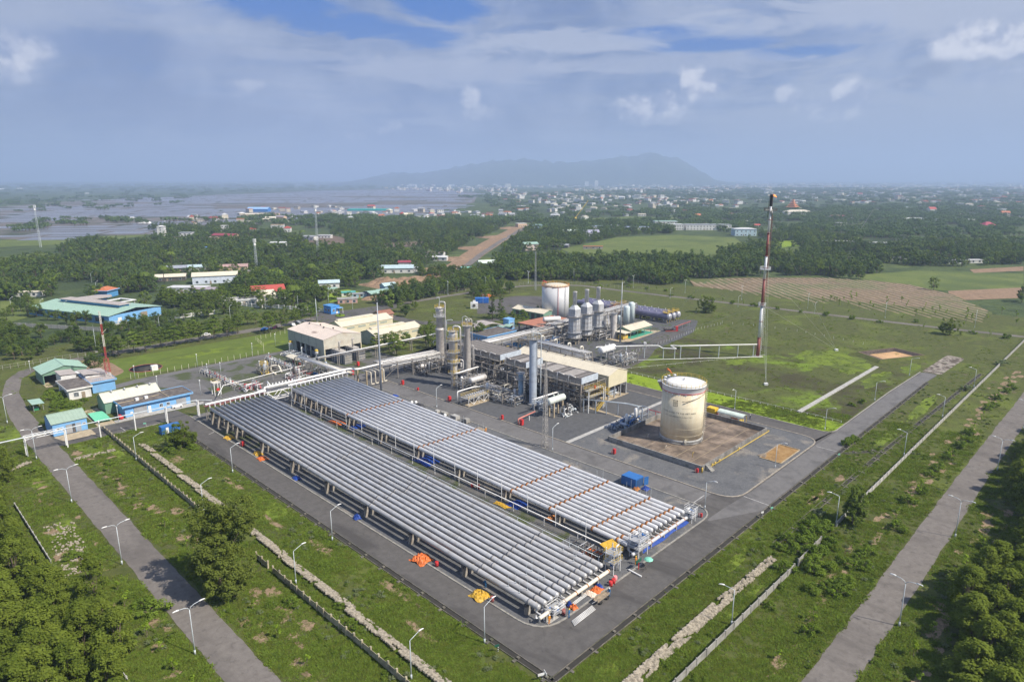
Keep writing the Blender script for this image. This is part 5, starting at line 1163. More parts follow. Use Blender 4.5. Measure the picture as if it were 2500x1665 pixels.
clutter('pipes and pumps at the foot of the plain grey column',156.5,163.5,137.5,144,.4,3.2,60,28,m=[M_grey,M_lampg,M_silver],cols=False)
clutter('white valve manifold right of the white vessel by the flare line',222,232,152,160,.4,4.2,70,29,m=[M_white,M_pipew,M_steel])
clutter('pipes and frames between the cream canopy and the dark rack',196,214,148,176,.3,4.0,90,30,m=[M_white,M_pipew,M_steel,M_dark])
clutter('dark blue modules and pipes beneath the rack left of the stacks',212,231,192,200,.4,4.6,90,31,m=[M_blue,M_dark,M_pipew,M_steel],vessels=4)
clutter('pipes and pumps between the stacks and the silver column',250,272,186,190,.4,4.8,70,32,m=[M_white,M_dark,M_steel,M_pipew],vessels=3)
clutter('manifolds and valves behind the heater stacks',232,266,198,212,.4,6.8,130,33,m=[M_white,M_pipew,M_steel,M_cream],vessels=4)
clutter('tie-in pipes between bullet tanks and stacks',300,320,214.6,218.8,.4,7.0,60,34,m=[M_white,M_pipew,M_redd,M_steel])
clutter('rusty steel deck with pump sets on the orange roofed rack',237,262,212,226,.4,5.0,60,35,m=[M_redd,M_steel,M_rust,M_dark])
clutter('piles of pipework behind the farthest air cooler',181.5,200,178,200,.3,5.5,110,36,m=[M_white,M_pipew,M_yellow,M_steel],vessels=3)
clutter('small pipes and pump at the legs of the pale green vessel',158,164.5,129.8,133.2,.3,3.2,30,37,m=[M_white,M_lampg],cols=False,vessels=1)
clutter('white pipes under the raised end of the cream canopy',184,192.5,132.5,142,.3,3.8,50,38,m=[M_white,M_pipew,M_dark],cols=False,vessels=2)
t=thing('louvred_deck','pale orange-roofed steel deck left of the heater stacks','deck',(240,214,0));q=MB();q.bx(236.5,262.5,211.5,227,5.2,5.5);obj('deck',q,mat('salmon_roof',(.42,.17,.10),.7,var=.1,scale=.5),t)
for x in(237,249,262):
 for y in(212,226.5):q=MB();q.bx(x-.2,x+.2,y-.2,y+.2,.03,5.2);obj('column',q,M_struct,t)
# the truss skid with yellow rails in front
t=thing('metering_skid','metering skid with yellow handrails on a pale plinth beside the inner road','skid',(148,162.5,0))
q=MB();q.bx(143.4,153.6,160.6,165.2,.03,.35);obj('plinth',q,M_conc_t,t);q=MB();q.bx(143.6,153.4,160.8,165.0,2.5,2.62);obj('deck',q,M_steel,t)
q=MB()
for i in range(5):
 x=143.8+i*2.35
 for y in(160.9,164.9):q.bar((x,y,.35),(x,y,2.5),.15)
for i in range(4):x=143.8+i*2.35;q.bar((x,160.9,.35 if i%2 else 2.5),(x+2.35,160.9,2.5 if i%2 else.35),.12)
obj('truss',q,M_white,t)
q=MB()
for z in(3.1,3.7):frame_box(q,143.6,153.4,160.8,165.0,z,.07)
for i in range(10):q.bar((143.6+i*1.09,160.8,2.6),(143.6+i*1.09,160.8,3.7),.07)
obj('handrail',q,M_yellow,t)
for k in range(9):q=MB();x=144.4+k*1.0;q.tube((x,161.2,3.0),(x,164.6,3.0),.13,8);q.tube((x,163,3.0),(x,163,3.6),.18,8);obj('meter_run',q,M_pipew,t)
q=MB();q.bend([(143.2,166,.1),(143.2,166,4.4),(151,166,4.4),(155,166,3.6)],.22,10);obj('inlet_pipe',q,M_white,t)
for a,b,z in(((152.5,177.2),(164.5,178),6.6),((152.0,138.6),(166.0,138.0),5.8)):
 t=thing('pipe_trestle','pair of white pipes on slender posts above the '+('silver' if z>6 else 'pale green-white')+' vessel','pipe',(a[0],a[1],0));q=MB();q.tube((*a,z),(*b,z),.2,8);obj('pipe',q,M_white,t);q=MB();q.tube((a[0],a[1]+.6,z),(b[0],b[1]+.6,z),.12,8);obj('pipe',q,M_white,t)
 for f in(0.05,.5,.95):x,y=a[0]+(b[0]-a[0])*f,a[1]+(b[1]-a[1])*f;q=MB();q.bx(x-.09,x+.09,y+.2,y+.4,0,z-.2);obj('post',q,M_steel,t)
# gabled halls
def gable(name,label,x0,x1,y0,y1,eave,ridge,wallm,roofm,along='y',over=.5,z0=0.0,cat='building',ribs=True,walls=True,seam=1.0,gabm=None,fl=0):
 """gable-roofed shed; ridge runs along x or y"""
 t=thing(name,label,cat,((x0+x1)/2,(y0+y1)/2,fl));base=z0+fl;eave+=fl;ridge+=fl
 if along=='y':
  P=lambda u,v,z:(u,v,z);a0,a1,b0,b1=x0,x1,y0,y1
 else:
  P=lambda u,v,z:(v,u,z);a0,a1,b0,b1=y0,y1,x0,x1
 m=(a0+a1)/2
 if walls:
  for u in(a0,a1):q=MB();q.slab(P(u,b0,base),P(u,b1,base),P(u,b1,eave),P(u,b0,eave),0);q=MB();c=[P(u,b0,0),P(u,b1,0)];xs=sorted([c[0][0],c[1][0]]);ys=sorted([c[0][1],c[1][1]]);q.bx(xs[0]-.06,xs[1]+.06,ys[0]-.06,ys[1]+.06,base,eave);obj('wall',q,wallm,t)
  for v in(b0,b1):
   q=MB();s=.05 if v==b1 else-.05;w=v+(.0)
   pts=[P(a0,w-s,base),P(a1,w-s,base),P(a1,w-s,eave),P(m,w-s,ridge-.05),P(a0,w-s,eave)];pt2=[P(a0,w+s,base),P(a1,w+s,base),P(a1,w+s,eave),P(m,w+s,ridge-.05),P(a0,w+s,eave)]
   q.add(pts+pt2,[(0,1,2,3,4),(9,8,7,6,5),(0,5,6,1),(1,6,7,2),(2,7,8,3),(3,8,9,4),(4,9,5,0)]);obj('gable_wall',q,gabm or wallm,t)
 sl=(ridge-eave)/(m-a0)
 for s,u in((-1,a0),(1,a1)):
  q=MB();e=u+s*over;ze=eave-over*sl;q.slab(P(m,b0-over,ridge+.08),P(m,b1+over,ridge+.08),P(e,b1+over,ze+.08),P(e,b0-over,ze+.08),.10)
  obj('roof',q,roofm,t)
  if ribs:
   q=MB();k=b0-over+seam/2
   while k<b1+over:q.bar(P(m,k,ridge+.10),P(e,k,ze+.10),.05,.06);k+=seam
   obj('roof_ribs',q,roofm,t,kind='stuff')
 q=MB();q.bar(P(m,b0-over,ridge+.12),P(m,b1+over,ridge+.12),.45,.08);obj('ridge_cap',q,roofm,t)
 return t
def turbine_vents(t,pts,m=None):
 for x,y,z in pts:q=MB();q.lathe(x,y,[(.18,z-.3),(.18,z+.25),(.34,z+.35),(.38,z+.6),(.28,z+.8),(.05,z+.88)],12);obj('roof_vent',q,m or M_steel,t)
def shutter(t,x0,x1,y,z0,z1,m,slats=True,out=-.06):
 q=MB();q.bx(x0,x1,y+out-.03,y+out+.03,z0,z1)
 if slats:
  k=z0
  while k<z1:q.bx(x0,x1,y+out-.06,y+out-.031,k,k+.08);k+=.22
 obj('shutter',q,m,t)
def window(t,a,b,z0,z1,axis='y',c=0.0,frame=None,out=-.08,bars=1):
 """window in a wall: a..b along the wall, at c on the other axis"""
 f=MB();g=MB();w=.09
 def B(q,u0,u1,v0,v1,o0,o1):
  if axis=='y':q.bx(u0,u1,c+min(o0,o1),c+max(o0,o1),v0,v1)
  else:q.bx(c+min(o0,o1),c+max(o0,o1),u0,u1,v0,v1)
 s=1 if out>0 else-1
 B(f,a,b,z0,z0+w,s*.04,s*.14);B(f,a,b,z1-w,z1,s*.04,s*.14);B(f,a,a+w,z0+w,z1-w,s*.04,s*.14);B(f,b-w,b,z0+w,z1-w,s*.04,s*.14)
 for k in range(bars):u=a+(b-a)*(k+1)/(bars+1);B(f,u-.03,u+.03,z0+w,z1-w,s*.07,s*.12)
 wo=obj('window',f,frame or M_white,t);B(g,a+w,b-w,z0+w,z1-w,s*.055,s*.068);obj('pane',g,M_glass,wo)
# cream canopy: cladding only above 4.6 m, open below on columns
t=gable('canopy_hall','long cream-yellow canopy hall with open sides and a pale ridge',182.4,193.4,131.0,176.5,8.9,10.6,M_wallc,M_roofc,'y',z0=4.6,over=.25,seam=1.2)
for x in(182.6,186.2,189.8,193.2):
 for y in((131.1,140,149,158,167,176.2)if x in(182.6,193.2)else(131.1,176.2)):q=MB();q.bx(x-.18,x+.18,y-.18,y+.18,0,4.58);obj('column',q,M_steel,t)
q=MB();q.bx(181.8,194.2,130.4,177,.0,.12);obj('floor_plinth',q,M_conc_t,t);turbine_vents(t,[(187.9,y,10.6)for y in(137,146,155,164)],M_dark)
q=MB();q.bx(193.55,193.75,131,158,.1,3.0);obj('rear_wall',q,mat('plain_grey_panel',(.25,.26,.28),.7),t)  # rear panel in one even mid grey
for k in range(5):q=MB();q.drum((186,134+k*8,1.6),(190.5,134+k*8,1.6),.8,12);q.bx(185.5,191,133.2+k*8,134.8+k*8,.12,.9);obj('machine',q,(M_grey,M_dark,M_white)[k%3],t)
# walkway end with yellow stairs
t=thing('stair_tower','yellow stairs and landings at the near end of the nearest air cooler','stairs',(176,128,0))
for z,x0,x1 in((7.3,167,176),(5.0,168,178.6)):
 q=MB();q.bx(x0,x1,127.9,129.6,z,z+.1);obj('landing',q,M_steel,t);q=MB()
 for zz in(z+.6,z+1.15):frame_box(q,x0,x1,127.6,129.9,zz,.07)
 for k in range(9):q.bar((x0+(x1-x0)*k/8,127.6,z),(x0+(x1-x0)*k/8,127.6,z+1.15),.07)
 obj('handrail',q,M_yellow,t)
def flight(t,p,r_,w,n,m):
 p=Vector(p);r_=Vector(r_);q=MB();d=(r_-p);h=Vector((d.x,d.y,0)).normalized();s=Vector((-h.y,h.x,0))*w/2
 q.bar(p+s,r_+s,.22,.08);q.bar(p-s,r_-s,.22,.08);obj('stringer',q,m,t);q=MB()
 for k in range(n):c=p+d*((k+.5)/n);q.box(c.x,c.y,c.z,.28,w,.05,math.atan2(h.y,h.x))
 obj('treads',q,m,t,kind='stuff');q=MB()
 for e in(s,-s):
  q.bar(p+e+Vector((0,0,1)),r_+e+Vector((0,0,1)),.06)
  for k in range(5):c=p+e+d*(k/4);q.bar(c,c+Vector((0,0,1)),.06)
 obj('stair_rail',q,m,t)
flight(t,(180.8,128.8,2.6),(176.6,128.8,5.0),1.0,11,M_yellow);flight(t,(170.5,127.2,.1),(174.8,127.2,2.6),1.0,12,M_yellow);flight(t,(178.5,128.3,5.0),(174,128.3,7.3),.9,10,M_yellow)
for x,y in((167,127.7),(176,127.7),(178.6,129.8),(174.8,127.5)):q=MB();q.bx(x-.12,x+.12,y-.12,y+.12,0,7.3 if x<177 else 5.0);obj('post',q,M_white,t)
q=MB();q.box(171.5,128.6,7.4,.6,.5,.9);obj('fire_cabinet',q,M_red,t)
# compressor hall
t=gable('compressor_hall','large compressor hall with a soot stain on its pale pink roof',140.3,158.8,248.5,279.5,9.3,11.2,M_walls,mat('pinkish_cream_roof',(.66,.57,.49),.5,var=.05,scale=.3,col2=(.5,.40,.32),c2amt=.35,c2scale=.2),'y',z0=5.0,over=.2,gabm=M_walls2)
for y in(252.0,276.5):q=MB();q.bx(140.25,140.45,y-3.4,y+3.0,0,4.98);obj('wall',q,M_walls,t)
for y in(255.5,259.8,264.2,268.6,272.8):q=MB();q.bx(140.2,140.7,y-.3,y+.3,0,5.0);obj('column',q,M_walls,t)
for x in(140.6,146.5,152.6,158.6):q=MB();q.bx(x-.2,x+.2,248.4,248.8,0,5.0);obj('column',q,M_wallc,t)
q=MB();q.bx(158.6,158.8,249,279.4,0,5.0);q.bx(140.6,158.6,279.2,279.4,0,5.0);obj('rear_wall',q,M_walls,t);q=MB();q.bx(140.6,158.5,249,279,.02,.1);obj('floor',q,mat('hall_floor',(.10,.10,.10),.8),t)
q=MB()
for y in(254.6,260.8,267.0,273.2):q.bx(140.20,140.23,y-.05,y+.05,5.0,9.2)
obj('cladding_joint',q,M_dark,t)
sq=MB();sq.poly([(142.0+.0,257,0)]*3)if False else None
turbine_vents(t,[(148.6,274.5,11.0),(150.4,268.0,11.0),(148.6,262,11.0),(150.6,257.5,11.0)],M_dark)
for y in(253.5,262.5,271.0):
 q=MB();q.drum((144,y,2.2),(152,y,2.2),1.1,12);q.bx(143,153.5,y-1.5,y+1.5,.1,1.4);obj('compressor',q,M_grey,t)
for y in(274.8,252.2):
 q=MB();q.lathe(138.9,y,[(.03,2.6),(.8,3.0),(.8,4.6),(.03,4.7)],14)
 for a in range(4):q.bar((138.9+.7*math.cos(a*1.57+.78),y+.7*math.sin(a*1.57+.78),0),(138.9+.7*math.cos(a*1.57+.78),y+.7*math.sin(a*1.57+.78),3),.08)
 t2=thing('day_tank',('far' if y>260 else 'near')+' small white tank with yellow band against the compressor hall','tank',(138.9,y,0));obj('shell',q,M_white,t2);q=MB();q.lathe(138.9,y,[(.82,4.0),(.83,4.02),(.83,4.7),(.5,4.9)],14);obj('yellow_cap',q,M_yellow,t2)
# scorch stain: a shape of its own on the roof material
_m=MATS['pinkish_cream_roof'];_t=NT(_m.node_tree);_b=_m.node_tree.nodes['Principled BSDF'];_P=_t.node('ShaderNodeNewGeometry').outputs['Position'];_src=_b.inputs['Base Color'].links[0].from_socket
_d=_t.node('ShaderNodeVectorMath',operation='SUBTRACT');_t.l.new(_P,_d.inputs[0]);_d.inputs[1].default_value=(143.6,261.5,9.9);_dl=_t.node('ShaderNodeVectorMath',operation='LENGTH');_t.l.new(_t.vmul(_d.outputs[0],(.5,.22,.2)),_dl.inputs[0])
_k=_t.ramp(_t.math('SUBTRACT',1.0,_t.math('ADD',_dl.outputs['Value'],_t.math('MULTIPLY',_t.noise(_P,.8,4),.55))),0,.6,0,.62);_t.put(_b.inputs['Base Color'],_t.mix(_k,_src,(.16,.085,.05)))
def enclosure(label,x0,y0):
 t=thing('engine_enclosure',label,'machine',(x0,y0,0));q=MB();q.bx(x0,x0+3.6,y0,y0+11,.05,4.3);obj('casing',q,mat('weathered_blue_steel',(.13,.15,.19),.6,var=.2,col2=(.3,.24,.17),c2amt=.5,c2scale=.6),t)
 q=MB()
 for k in range(6):q.bx(x0-.08,x0,y0+.5+k*1.8,y0+.7+k*1.8,.1,4.2);q.bx(x0+.2+k*.6,x0+.3+k*.6,y0-.1,y0,.1,4.2)
 for z in(1,2,3,4.1):q.bx(x0,x0+3.6,y0-.16,y0-.1,z,z+.12)
 obj('frame_ribs',q,M_cream,t);q=MB();q.bx(x0+.3,x0+3.3,y0+4,y0+10.5,4.3,5.0);obj('silencer',q,M_silver2,t)
 q=MB();q.bend([(x0+1.4,y0+6,4.8),(x0+1.4,y0+6,8.6),(x0+2.2,y0+6,8.6)],.32,10);obj('exhaust',q,M_silver2,t)
enclosure('left dark engine enclosure with cream ribs under the hall end',143.2,237.4);enclosure('right dark engine enclosure with cream ribs under the hall end',150.4,238.5)
t=gable('warehouse','cream warehouse with roof monitor, farther of the two right of the compressor hall',170.0,200.5,283.0,294.5,5.0,7.0,M_wallc,M_roofc,'x',over=.3);q=MB();q.bx(171,192,287.7,289.9,6.9,7.7);obj('roof_monitor',q,M_roofc,t)
t2=gable('warehouse','cream warehouse with roof monitor, nearer one behind the round trees',170.4,197.7,255.0,266.5,5.2,7.0,M_wallc,M_roofc,'x',over=.3,gabm=M_walls);q=MB();q.bx(172,191,259.7,261.9,6.9,7.7);obj('roof_monitor',q,M_roofc,t2)
for tt,yy,xs in((t,283,range(4)),(t2,255,range(4))):
 for k in xs:
  q=MB();q.bx(173+k*6.6 if tt is t else 172.5+k*6.4,(173 if tt is t else 172.5)+k*6.5+4.4,yy-.12,yy-.062,3.3,4.2);obj('louvre',q,M_walls,tt)
# cabin row right behind the stacks
t=gable('workshop','low cream and green workshop left of the white tank',268,277.5,237.5,261,4.0,5.4,M_wallg,M_roofc,'y',over=.4)
for k in range(5):q=MB();q.bx(267.86,267.93,240+k*4,242.5+k*4,.2,3.2);obj('door',q,M_dark,t)
t=gable('pump_shelter','open green shelter with a pale roof right of the stacks',266.5,284.8,179.4,188.4,4.0,5.3,M_wallg,M_roofc,'x',over=.5,z0=2.9)
for x in(266.7,272.7,278.7,284.6):
 for y in(179.5,188.3):q=MB();q.bx(x-.12,x+.12,y-.12,y+.12,0,2.9);obj('column',q,M_wallg,t)
q=MB();q.bx(266,286,178.5,189,.04,.12);obj('green_floor',q,mat('green_floor',(.06,.33,.22),.6),t)
for k in range(3):q=MB();q.bx(269+k*5,271.5+k*5,183,185.5,.12,1.6);obj('pump_set',q,(M_dark,M_grey,M_yellow)[k],t)
t=thing('lean_to_shelter','small white lean-to with a yellow tank beside the green shelter','shelter',(263,182,0));q=MB();q.slab((260.8,178.6,3.4),(266,178.6,3.4),(266,184.4,3.8),(260.8,184.4,3.8),.12);obj('roof',q,M_roofc,t)
for x in(261,265.8):
 for y in(178.8,184):q=MB();q.bx(x-.08,x+.08,y-.08,y+.08,0,3.4);obj('post',q,M_steel,t)
q=MB();q.bx(261.4,265.4,180,183,.3,2.2);obj('yellow_tank',q,M_yellow,t)
sheet('shelter_apron',[(256,176),(268,176),(292,178),(290,181),(286,190),(258,188)],.044,M_conc_t)
# flat-roofed and left-hand buildings
def flat(name,label,x0,x1,y0,y1,h,wallm,roofm,over=.8,fasc=.55,fm=None,cat='building'):
 t=thing(name,label,cat,((x0+x1)/2,(y0+y1)/2,0));q=MB();q.bx(x0,x1,y0,y1,0,h-fasc);obj('wall',q,wallm,t)
 q=MB();q.bx(x0-over,x1+over,y0-over,y1+over,h-fasc,h-.12);obj('fascia',q,fm or wallm,t);q=MB();q.bx(x0-over+.15,x1+over-.15,y0-over+.15,y1+over-.15,h-.119,h-.05);obj('roof',q,roofm,t)
 q=MB()
 for a in((x0-over,x1+over,y0-over,y0-over+.12),(x0-over,x1+over,y1+over-.12,y1+over),(x0-over,x0-over+.12,y0-over+.12,y1+over-.12),(x1+over-.12,x1+over,y0-over+.12,y1+over-.12)):q.bx(*a,h-.119,h+.08)
 obj('parapet',q,fm or wallm,t);return t
t=flat('workshop_building','long low blue building with a weathered flat roof and grey shutters',58.6,79.0,232.4,240.8,4.1,M_wallb,M_roofd,over=.9)
shutter(t,61.2,65.2,232.4,.1,2.9,M_steel);shutter(t,74.4,77.6,232.4,.3,2.6,M_steel);q=MB();q.bx(65.5,66.4,232.28,232.34,.1,2.4);obj('door',q,M_white,t)
window(t,69.0,70.1,1.1,2.3,c=232.4);window(t,71.3,72.3,1.2,2.3,c=232.4);q=MB();q.bx(60.1,60.9,232.30,232.34,1.2,1.7);obj('notice',q,M_white,t)
for x in(63.0,65.8):q=MB();q.bx(x,x+1.0,235.4,236.3,4.05,4.9);obj('roof_box',q,M_white,t)
q=MB();q.bx(58,70.5,236.6,236.8,4.05,4.22);q.bx(72.0,72.2,232,241,4.05,4.25);obj('roof_upstand',q,M_conc_t,t)
q=MB();q.bx(58.55,80,231.0,232.3,.05,.22);obj('plinth',q,M_conc_l,t)
q=MB();q.box(74.0,231.0,.25,3.2,1.1,.75);t2=thing('parked_cart','white low trailer with boxes against the blue building','trailer',(74,231,0));obj('body',q,M_white,t2)
for x in(72.9,75.1):q=MB();q.tube((x,230.4,.3),(x,230.6,.3),.3,12);obj('wheel',q,M_black,t2)
t=gable('storage_shed','green-walled shed with a pale cream roof behind the long blue building',55.3,72.3,241.0,249.6,4.0,6.1,M_wallg,mat('ivory_roof',(.60,.60,.50),.5,var=.05,scale=.4),'x',over=.35);turbine_vents(t,[(58.5+k*4.0,244.6,5.9)for k in range(4)])
t=gable('garage','small blue garage with a sage green roof beside the left road',38.3,47.2,230.0,239.8,4.0,5.6,M_wallb,M_roofg2,'x',over=.4);shutter(t,41.6,43.2,230.0,.1,2.8,M_steel);shutter(t,44.2,45.6,230.0,.1,2.8,M_grey,slats=False)
q=MB();q.bx(43.25,44.1,229.90,229.94,.1,2.8);obj('door',q,M_dark,t);window(t,39.2,40.6,1.7,2.4,c=230.0,bars=3);window(t,46.0,46.9,1.8,2.5,c=230.0,bars=3)
t=flat('white_building','small white flat-roofed building left of the red and white mast',50.6,57.4,266.0,280.4,4.0,M_wallw,M_roofd,over=.6);window(t,52.0,53.6,.9,2.6,c=266.0,bars=3)
for k in range(3):window(t,268.5+k*3.6,270.2+k*3.6,1.2,2.4,axis='x',c=50.6,bars=1)
q=MB();q.bx(54.4,55.5,265.9,265.95,.1,2.3);obj('door',q,M_wood,t)
t=flat('control_building','blue building with a stepped pale roof behind the mast',58.6,66.0,269.0,283.0,4.2,M_wallb,M_roofp,over=.6)
q=MB();q.slab((57.8,276,5.8),(65.8,276,5.0),(65.8,285,5.0),(57.8,285,5.8),.15);obj('mono_roof',q,M_roofp,t);q=MB();q.bx(58.6,65.6,276.6,284.4,4.2,4.9);obj('upper_wall',q,M_wallw,t)
q=MB()
for k in range(6):q.bar((59+k*.6,268.6,4.2),(59+k*.6,268.6,5.2),.06)
q.bar((59,268.6,5.2),(62,268.6,5.2),.06);obj('roof_rail',q,M_wallb2,t)
t=thing('annex','small white annex with two stepped roofs beside the open green shed','building',(55,288,0));q=MB();q.bx(52.4,57.2,284,292,0,4.6);obj('wall',q,M_wallw,t);q=MB();q.slab((52.1,283.7,5.2),(57.6,283.7,4.8),(57.6,292.4,4.8),(52.1,292.4,5.2),.15);obj('roof',q,M_roofp,t);q=MB();q.bx(58.2,61.6,285.2,291,0,4.0);obj('side_wall',q,M_wallw,t)
t=gable('open_shed','open-fronted shed with a mint green roof at the upper left bend',48.6,63.0,293.8,307.0,4.3,6.4,M_wallg,M_roofg,'y',over=.5,z0=3.4,seam=1.3)
for x in(48.8,62.8):
 for y in(294,300.4,306.8):q=MB();q.bx(x-.12,x+.12,y-.12,y+.12,0,3.4);obj('column',q,M_wallg,t)
q=MB();q.bx(48.6,48.8,294,306.8,0,3.4);q.bx(62.9,63.0,294,307,0,3.4);q.bx(48.8,63,306.7,306.8,0,3.4);q.bx(55.5,63,293.8,293.9,0,3.4);obj('rear_wall',q,M_wallg,t)
sheet('shed_floor',rect(48.4,56,289.5,306),.05,M_conc_t)
t=thing('small_shelter','tiny open shelter with a mint roof on the left lawn','shelter',(40.6,264,0));q=MB();q.slab((38.8,260.4,2.7),(42.3,260.4,2.5),(42.3,267.4,2.5),(38.8,267.4,2.7),.1);obj('roof',q,M_roofg,t)
for x in(39.2,41.9):
 for y in(261,266.8):q=MB();q.bx(x-.06,x+.06,y-.06,y+.06,0,2.45);obj('post',q,M_steel,t)
q=MB();q.bx(39.4,40.8,262,263.6,0,.8);obj('green_bin',q,mat('green_bin',(.04,.25,.12),.5),t)
t=thing('canvas_shade','flat mint green shade sheet between the garage and the blue building','shade',(52.3,238,0));q=MB();q.slab((50.2,233.0,.75),(54.6,232.2,.8),(54.8,243.4,.75),(50.6,243.6,.8),.06);obj('sheet',q,mat('mint_sheet',(.18,.62,.38),.6,var=.08,scale=2),t)
for x,y in((50.6,233.4),(54.2,232.8),(54.4,243),(51,243)):q=MB();q.bx(x-.05,x+.05,y-.05,y+.05,0,.74);obj('post',q,M_steel,t)
t=tag(obj('red_water_tank',MB().drum((57.2,231.6,.7),(57.2,233.8,.7),.65,14),M_red),'round red tank at the corner of the long blue building','tank')
def container(label,x,y,L,Wd,H,m,rot=0,door=False,loc_z=.03):
 t=thing('shipping_container',label,'container',(x,y,loc_z));q=MB();q.box(x,y,loc_z+.1,L,Wd,H,0);
 for k in range(int(L/.5)):
  xx=x-L/2+.3+k*.5
  for s in(-1,1):q.box(xx,y+s*(Wd/2+.03),loc_z+.2,.22,.06,H-.25)
 obj('body',q,m,t);q=MB();q.box(x,y,loc_z+H+.1,L-.1,Wd-.1,.05);obj('roof',q,m,t)
 if door:
  for s in(-1,1):q=MB();a=R(-25)if s>0 else R(200);q.box(x+L/2+.62*math.cos(a)*.8,y+s*(Wd/2)+(.6*math.sin(a)if s>0 else.3),loc_z+.15,1.15,.08,H-.1,a);obj('door',q,m,t)
  q=MB();q.box(x+L/2+.001,y,loc_z+.2,.02,Wd-.2,H-.3);obj('dark_inside_sheet',q,M_black,t)  # flat black sheet, the dim inside put on as colour
 t.rotation_euler=(0,0,rot);return t
container('bright blue site container with one door open beside the inner road',132.8,87.0,3.4,4.4,2.3,M_blue,door=False)
t=[o for o in COL.objects if o.name.startswith('shipping_container')][-1];q=MB();q.box(134.9,84.2,.15,1.3,.08,2.15,R(-20));obj('open_door',q,M_blue,t);q=MB();q.bx(131.4,134.2,84.77,84.79,.2,2.2);obj('dark_inside_sheet',q,M_black,t)  # box stays solid; a black sheet paints the shade inside the doorway
container('weathered blue container beside the round bush on the left lawn',64.0,208.6,5.4,2.4,2.4,M_blue);q=MB();q.bx(62.5,63.3,207.30,207.33,.3,2.3);obj('white_panel',q,M_white,[o for o in COL.objects if o.name.startswith('shipping_container')][-1])
p=W('c',648,300);container('blue container parked on the dark lot behind the columns',p.x+2,p.y+2,8.5,3.0,3.2,mat('vivid_blue',(.03,.17,.55),.5),rot=R(-45))
t=container('yellow and red generator box beside the round-roofed shelter',194.2,97.6,2.4,3.0,2.5,mat('generator_yellow',(.75,.50,.04),.5));q=MB();q.box(194.2,96.05,.03,2.46,.06,.9);obj('red_base',q,M_red,t)
t=thing('arched_shelter','small open shelter with a curved white roof behind the bund','shelter',(193.8,91,0))
def arch_roof(q,x0,x1,y0,y1,zb,h,n=10):
 A=[((x0+x1)/2+(x1-x0)/2*-math.cos(math.pi*k/n),zb+h*math.sin(math.pi*k/n))for k in range(n+1)]
 for(xa,za),(xb,zb_)in zip(A,A[1:]):q.add([(xa,y0,za),(xb,y0,zb_),(xb,y1,zb_),(xa,y1,za),(xa,y0,za-.08),(xb,y0,zb_-.08),(xb,y1,zb_-.08),(xa,y1,za-.08)],[(0,1,2,3),(7,6,5,4),(0,4,5,1),(2,6,7,3),(1,5,6,2),(3,7,4,0)])
q=MB();arch_roof(q,192.5,195.4,86.2,95.0,2.1,.85);obj('roof',q,mat('pale_mint_roof',(.60,.68,.60),.5),t)
for x in(192.6,195.3):
 for y in(86.4,90.5,94.8):q=MB();q.bx(x-.06,x+.06,y-.06,y+.06,0,2.1);obj('post',q,M_yellow if y<87 else M_steel,t)
q=MB();q.drum((193.6,88.6,.7),(193.6,90.6,.7),.5,12);obj('orange_drum',q,M_tarpo,t);q=MB();q.bx(193.1,194.9,87,87.8,.03,1.0);obj('yellow_rack',q,M_yellow,t)
# blue buildings right of the columns
t=flat('office_building','blue flat-roofed office right of the three columns',208.5,226.5,219.5,231.0,4.2,M_wallb,M_roofd,over=.8)
for k in range(5):window(t,221.0+0*k,0,0,0)if False else window(t,220.2+k*2.0,221.2+k*2.0,1.2,2.5,axis='x',c=208.5,out=-.08)
for k in range(3):window(t,211+k*5,213+k*5,1.2,2.6,c=219.5,bars=2)
t=flat('substation_building','low blue building with a big dirty flat roof in front of the carports',214.0,241.0,205.8,214.8,3.6,M_wallb2,mat('brown_flat_roof',(.15,.12,.10),.95,var=.3,scale=.6),over=.6,fm=M_conc_t)
t=thing('curved_canopy','white-ribbed wing-shaped canopy above the blue office','canopy',(224,232,0));q=MB()
for k in range(12):
 u0,u1=k/12,(k+1)/12;f=lambda u:4.5+2.0*math.sin(math.pi*min(1,u*1.1));q.slab((215+16*u0,232.0-2*u0,f(u0)),(215+16*u1,232.0-2*u1,f(u1)),(217+16*u1,242,f(u1)-.3),(217+16*u0,242,f(u0)-.3),.12)
obj('roof',q,M_roofp,t)
for x,y in((217,234),(228,232),(219,240),(230,240)):q=MB();q.bx(x-.12,x+.12,y-.12,y+.12,0,4.6);obj('post',q,M_steel,t)
for k,(x,y)in enumerate(((226.5,234.8),(232.5,234.5),(238.6,234.2),(252,226))):
 t=thing('carport',('left','middle','right','separate mint')[k]+' small carport with a curved green roof behind the flat-roofed buildings','carport',(x,y,0),group='mint carports');q=MB();arch_roof(q,x-2.6,x+2.6,y-2.4,y+2.4,2.2,1.0);obj('roof',q,M_roofg,t)
 for a in(-2.4,2.4):q=MB();q.bx(x+a-.06,x+a+.06,y+2.1,y+2.25,0,2.3);obj('post',q,M_steel,t)
t=flat('sign_building','narrow tall blue block with a faded notice panel',238.4,242.6,235.0,239.0,5.6,M_wallb,M_wallb,over=.15);q=MB();q.bx(239.2,242.0,234.83,234.9,1.0,3.6);obj('notice_panel',q,M_roofm,t);q=MB();q.bx(238.6,239.3,234.83,234.88,1.4,2.8);obj('red_poster',q,M_red,t);q=MB();q.bx(239.4,241.6,234.80,234.828,3.1,3.45);obj('dark_lettering_band',q,M_dark,t)
t=flat('guard_house','bright blue guard house on the far plaza',196.4,201.8,337.0,345.0,4.6,mat('azure_wall',(.08,.32,.72),.7),M_wallb2,over=.25,fasc=.4)
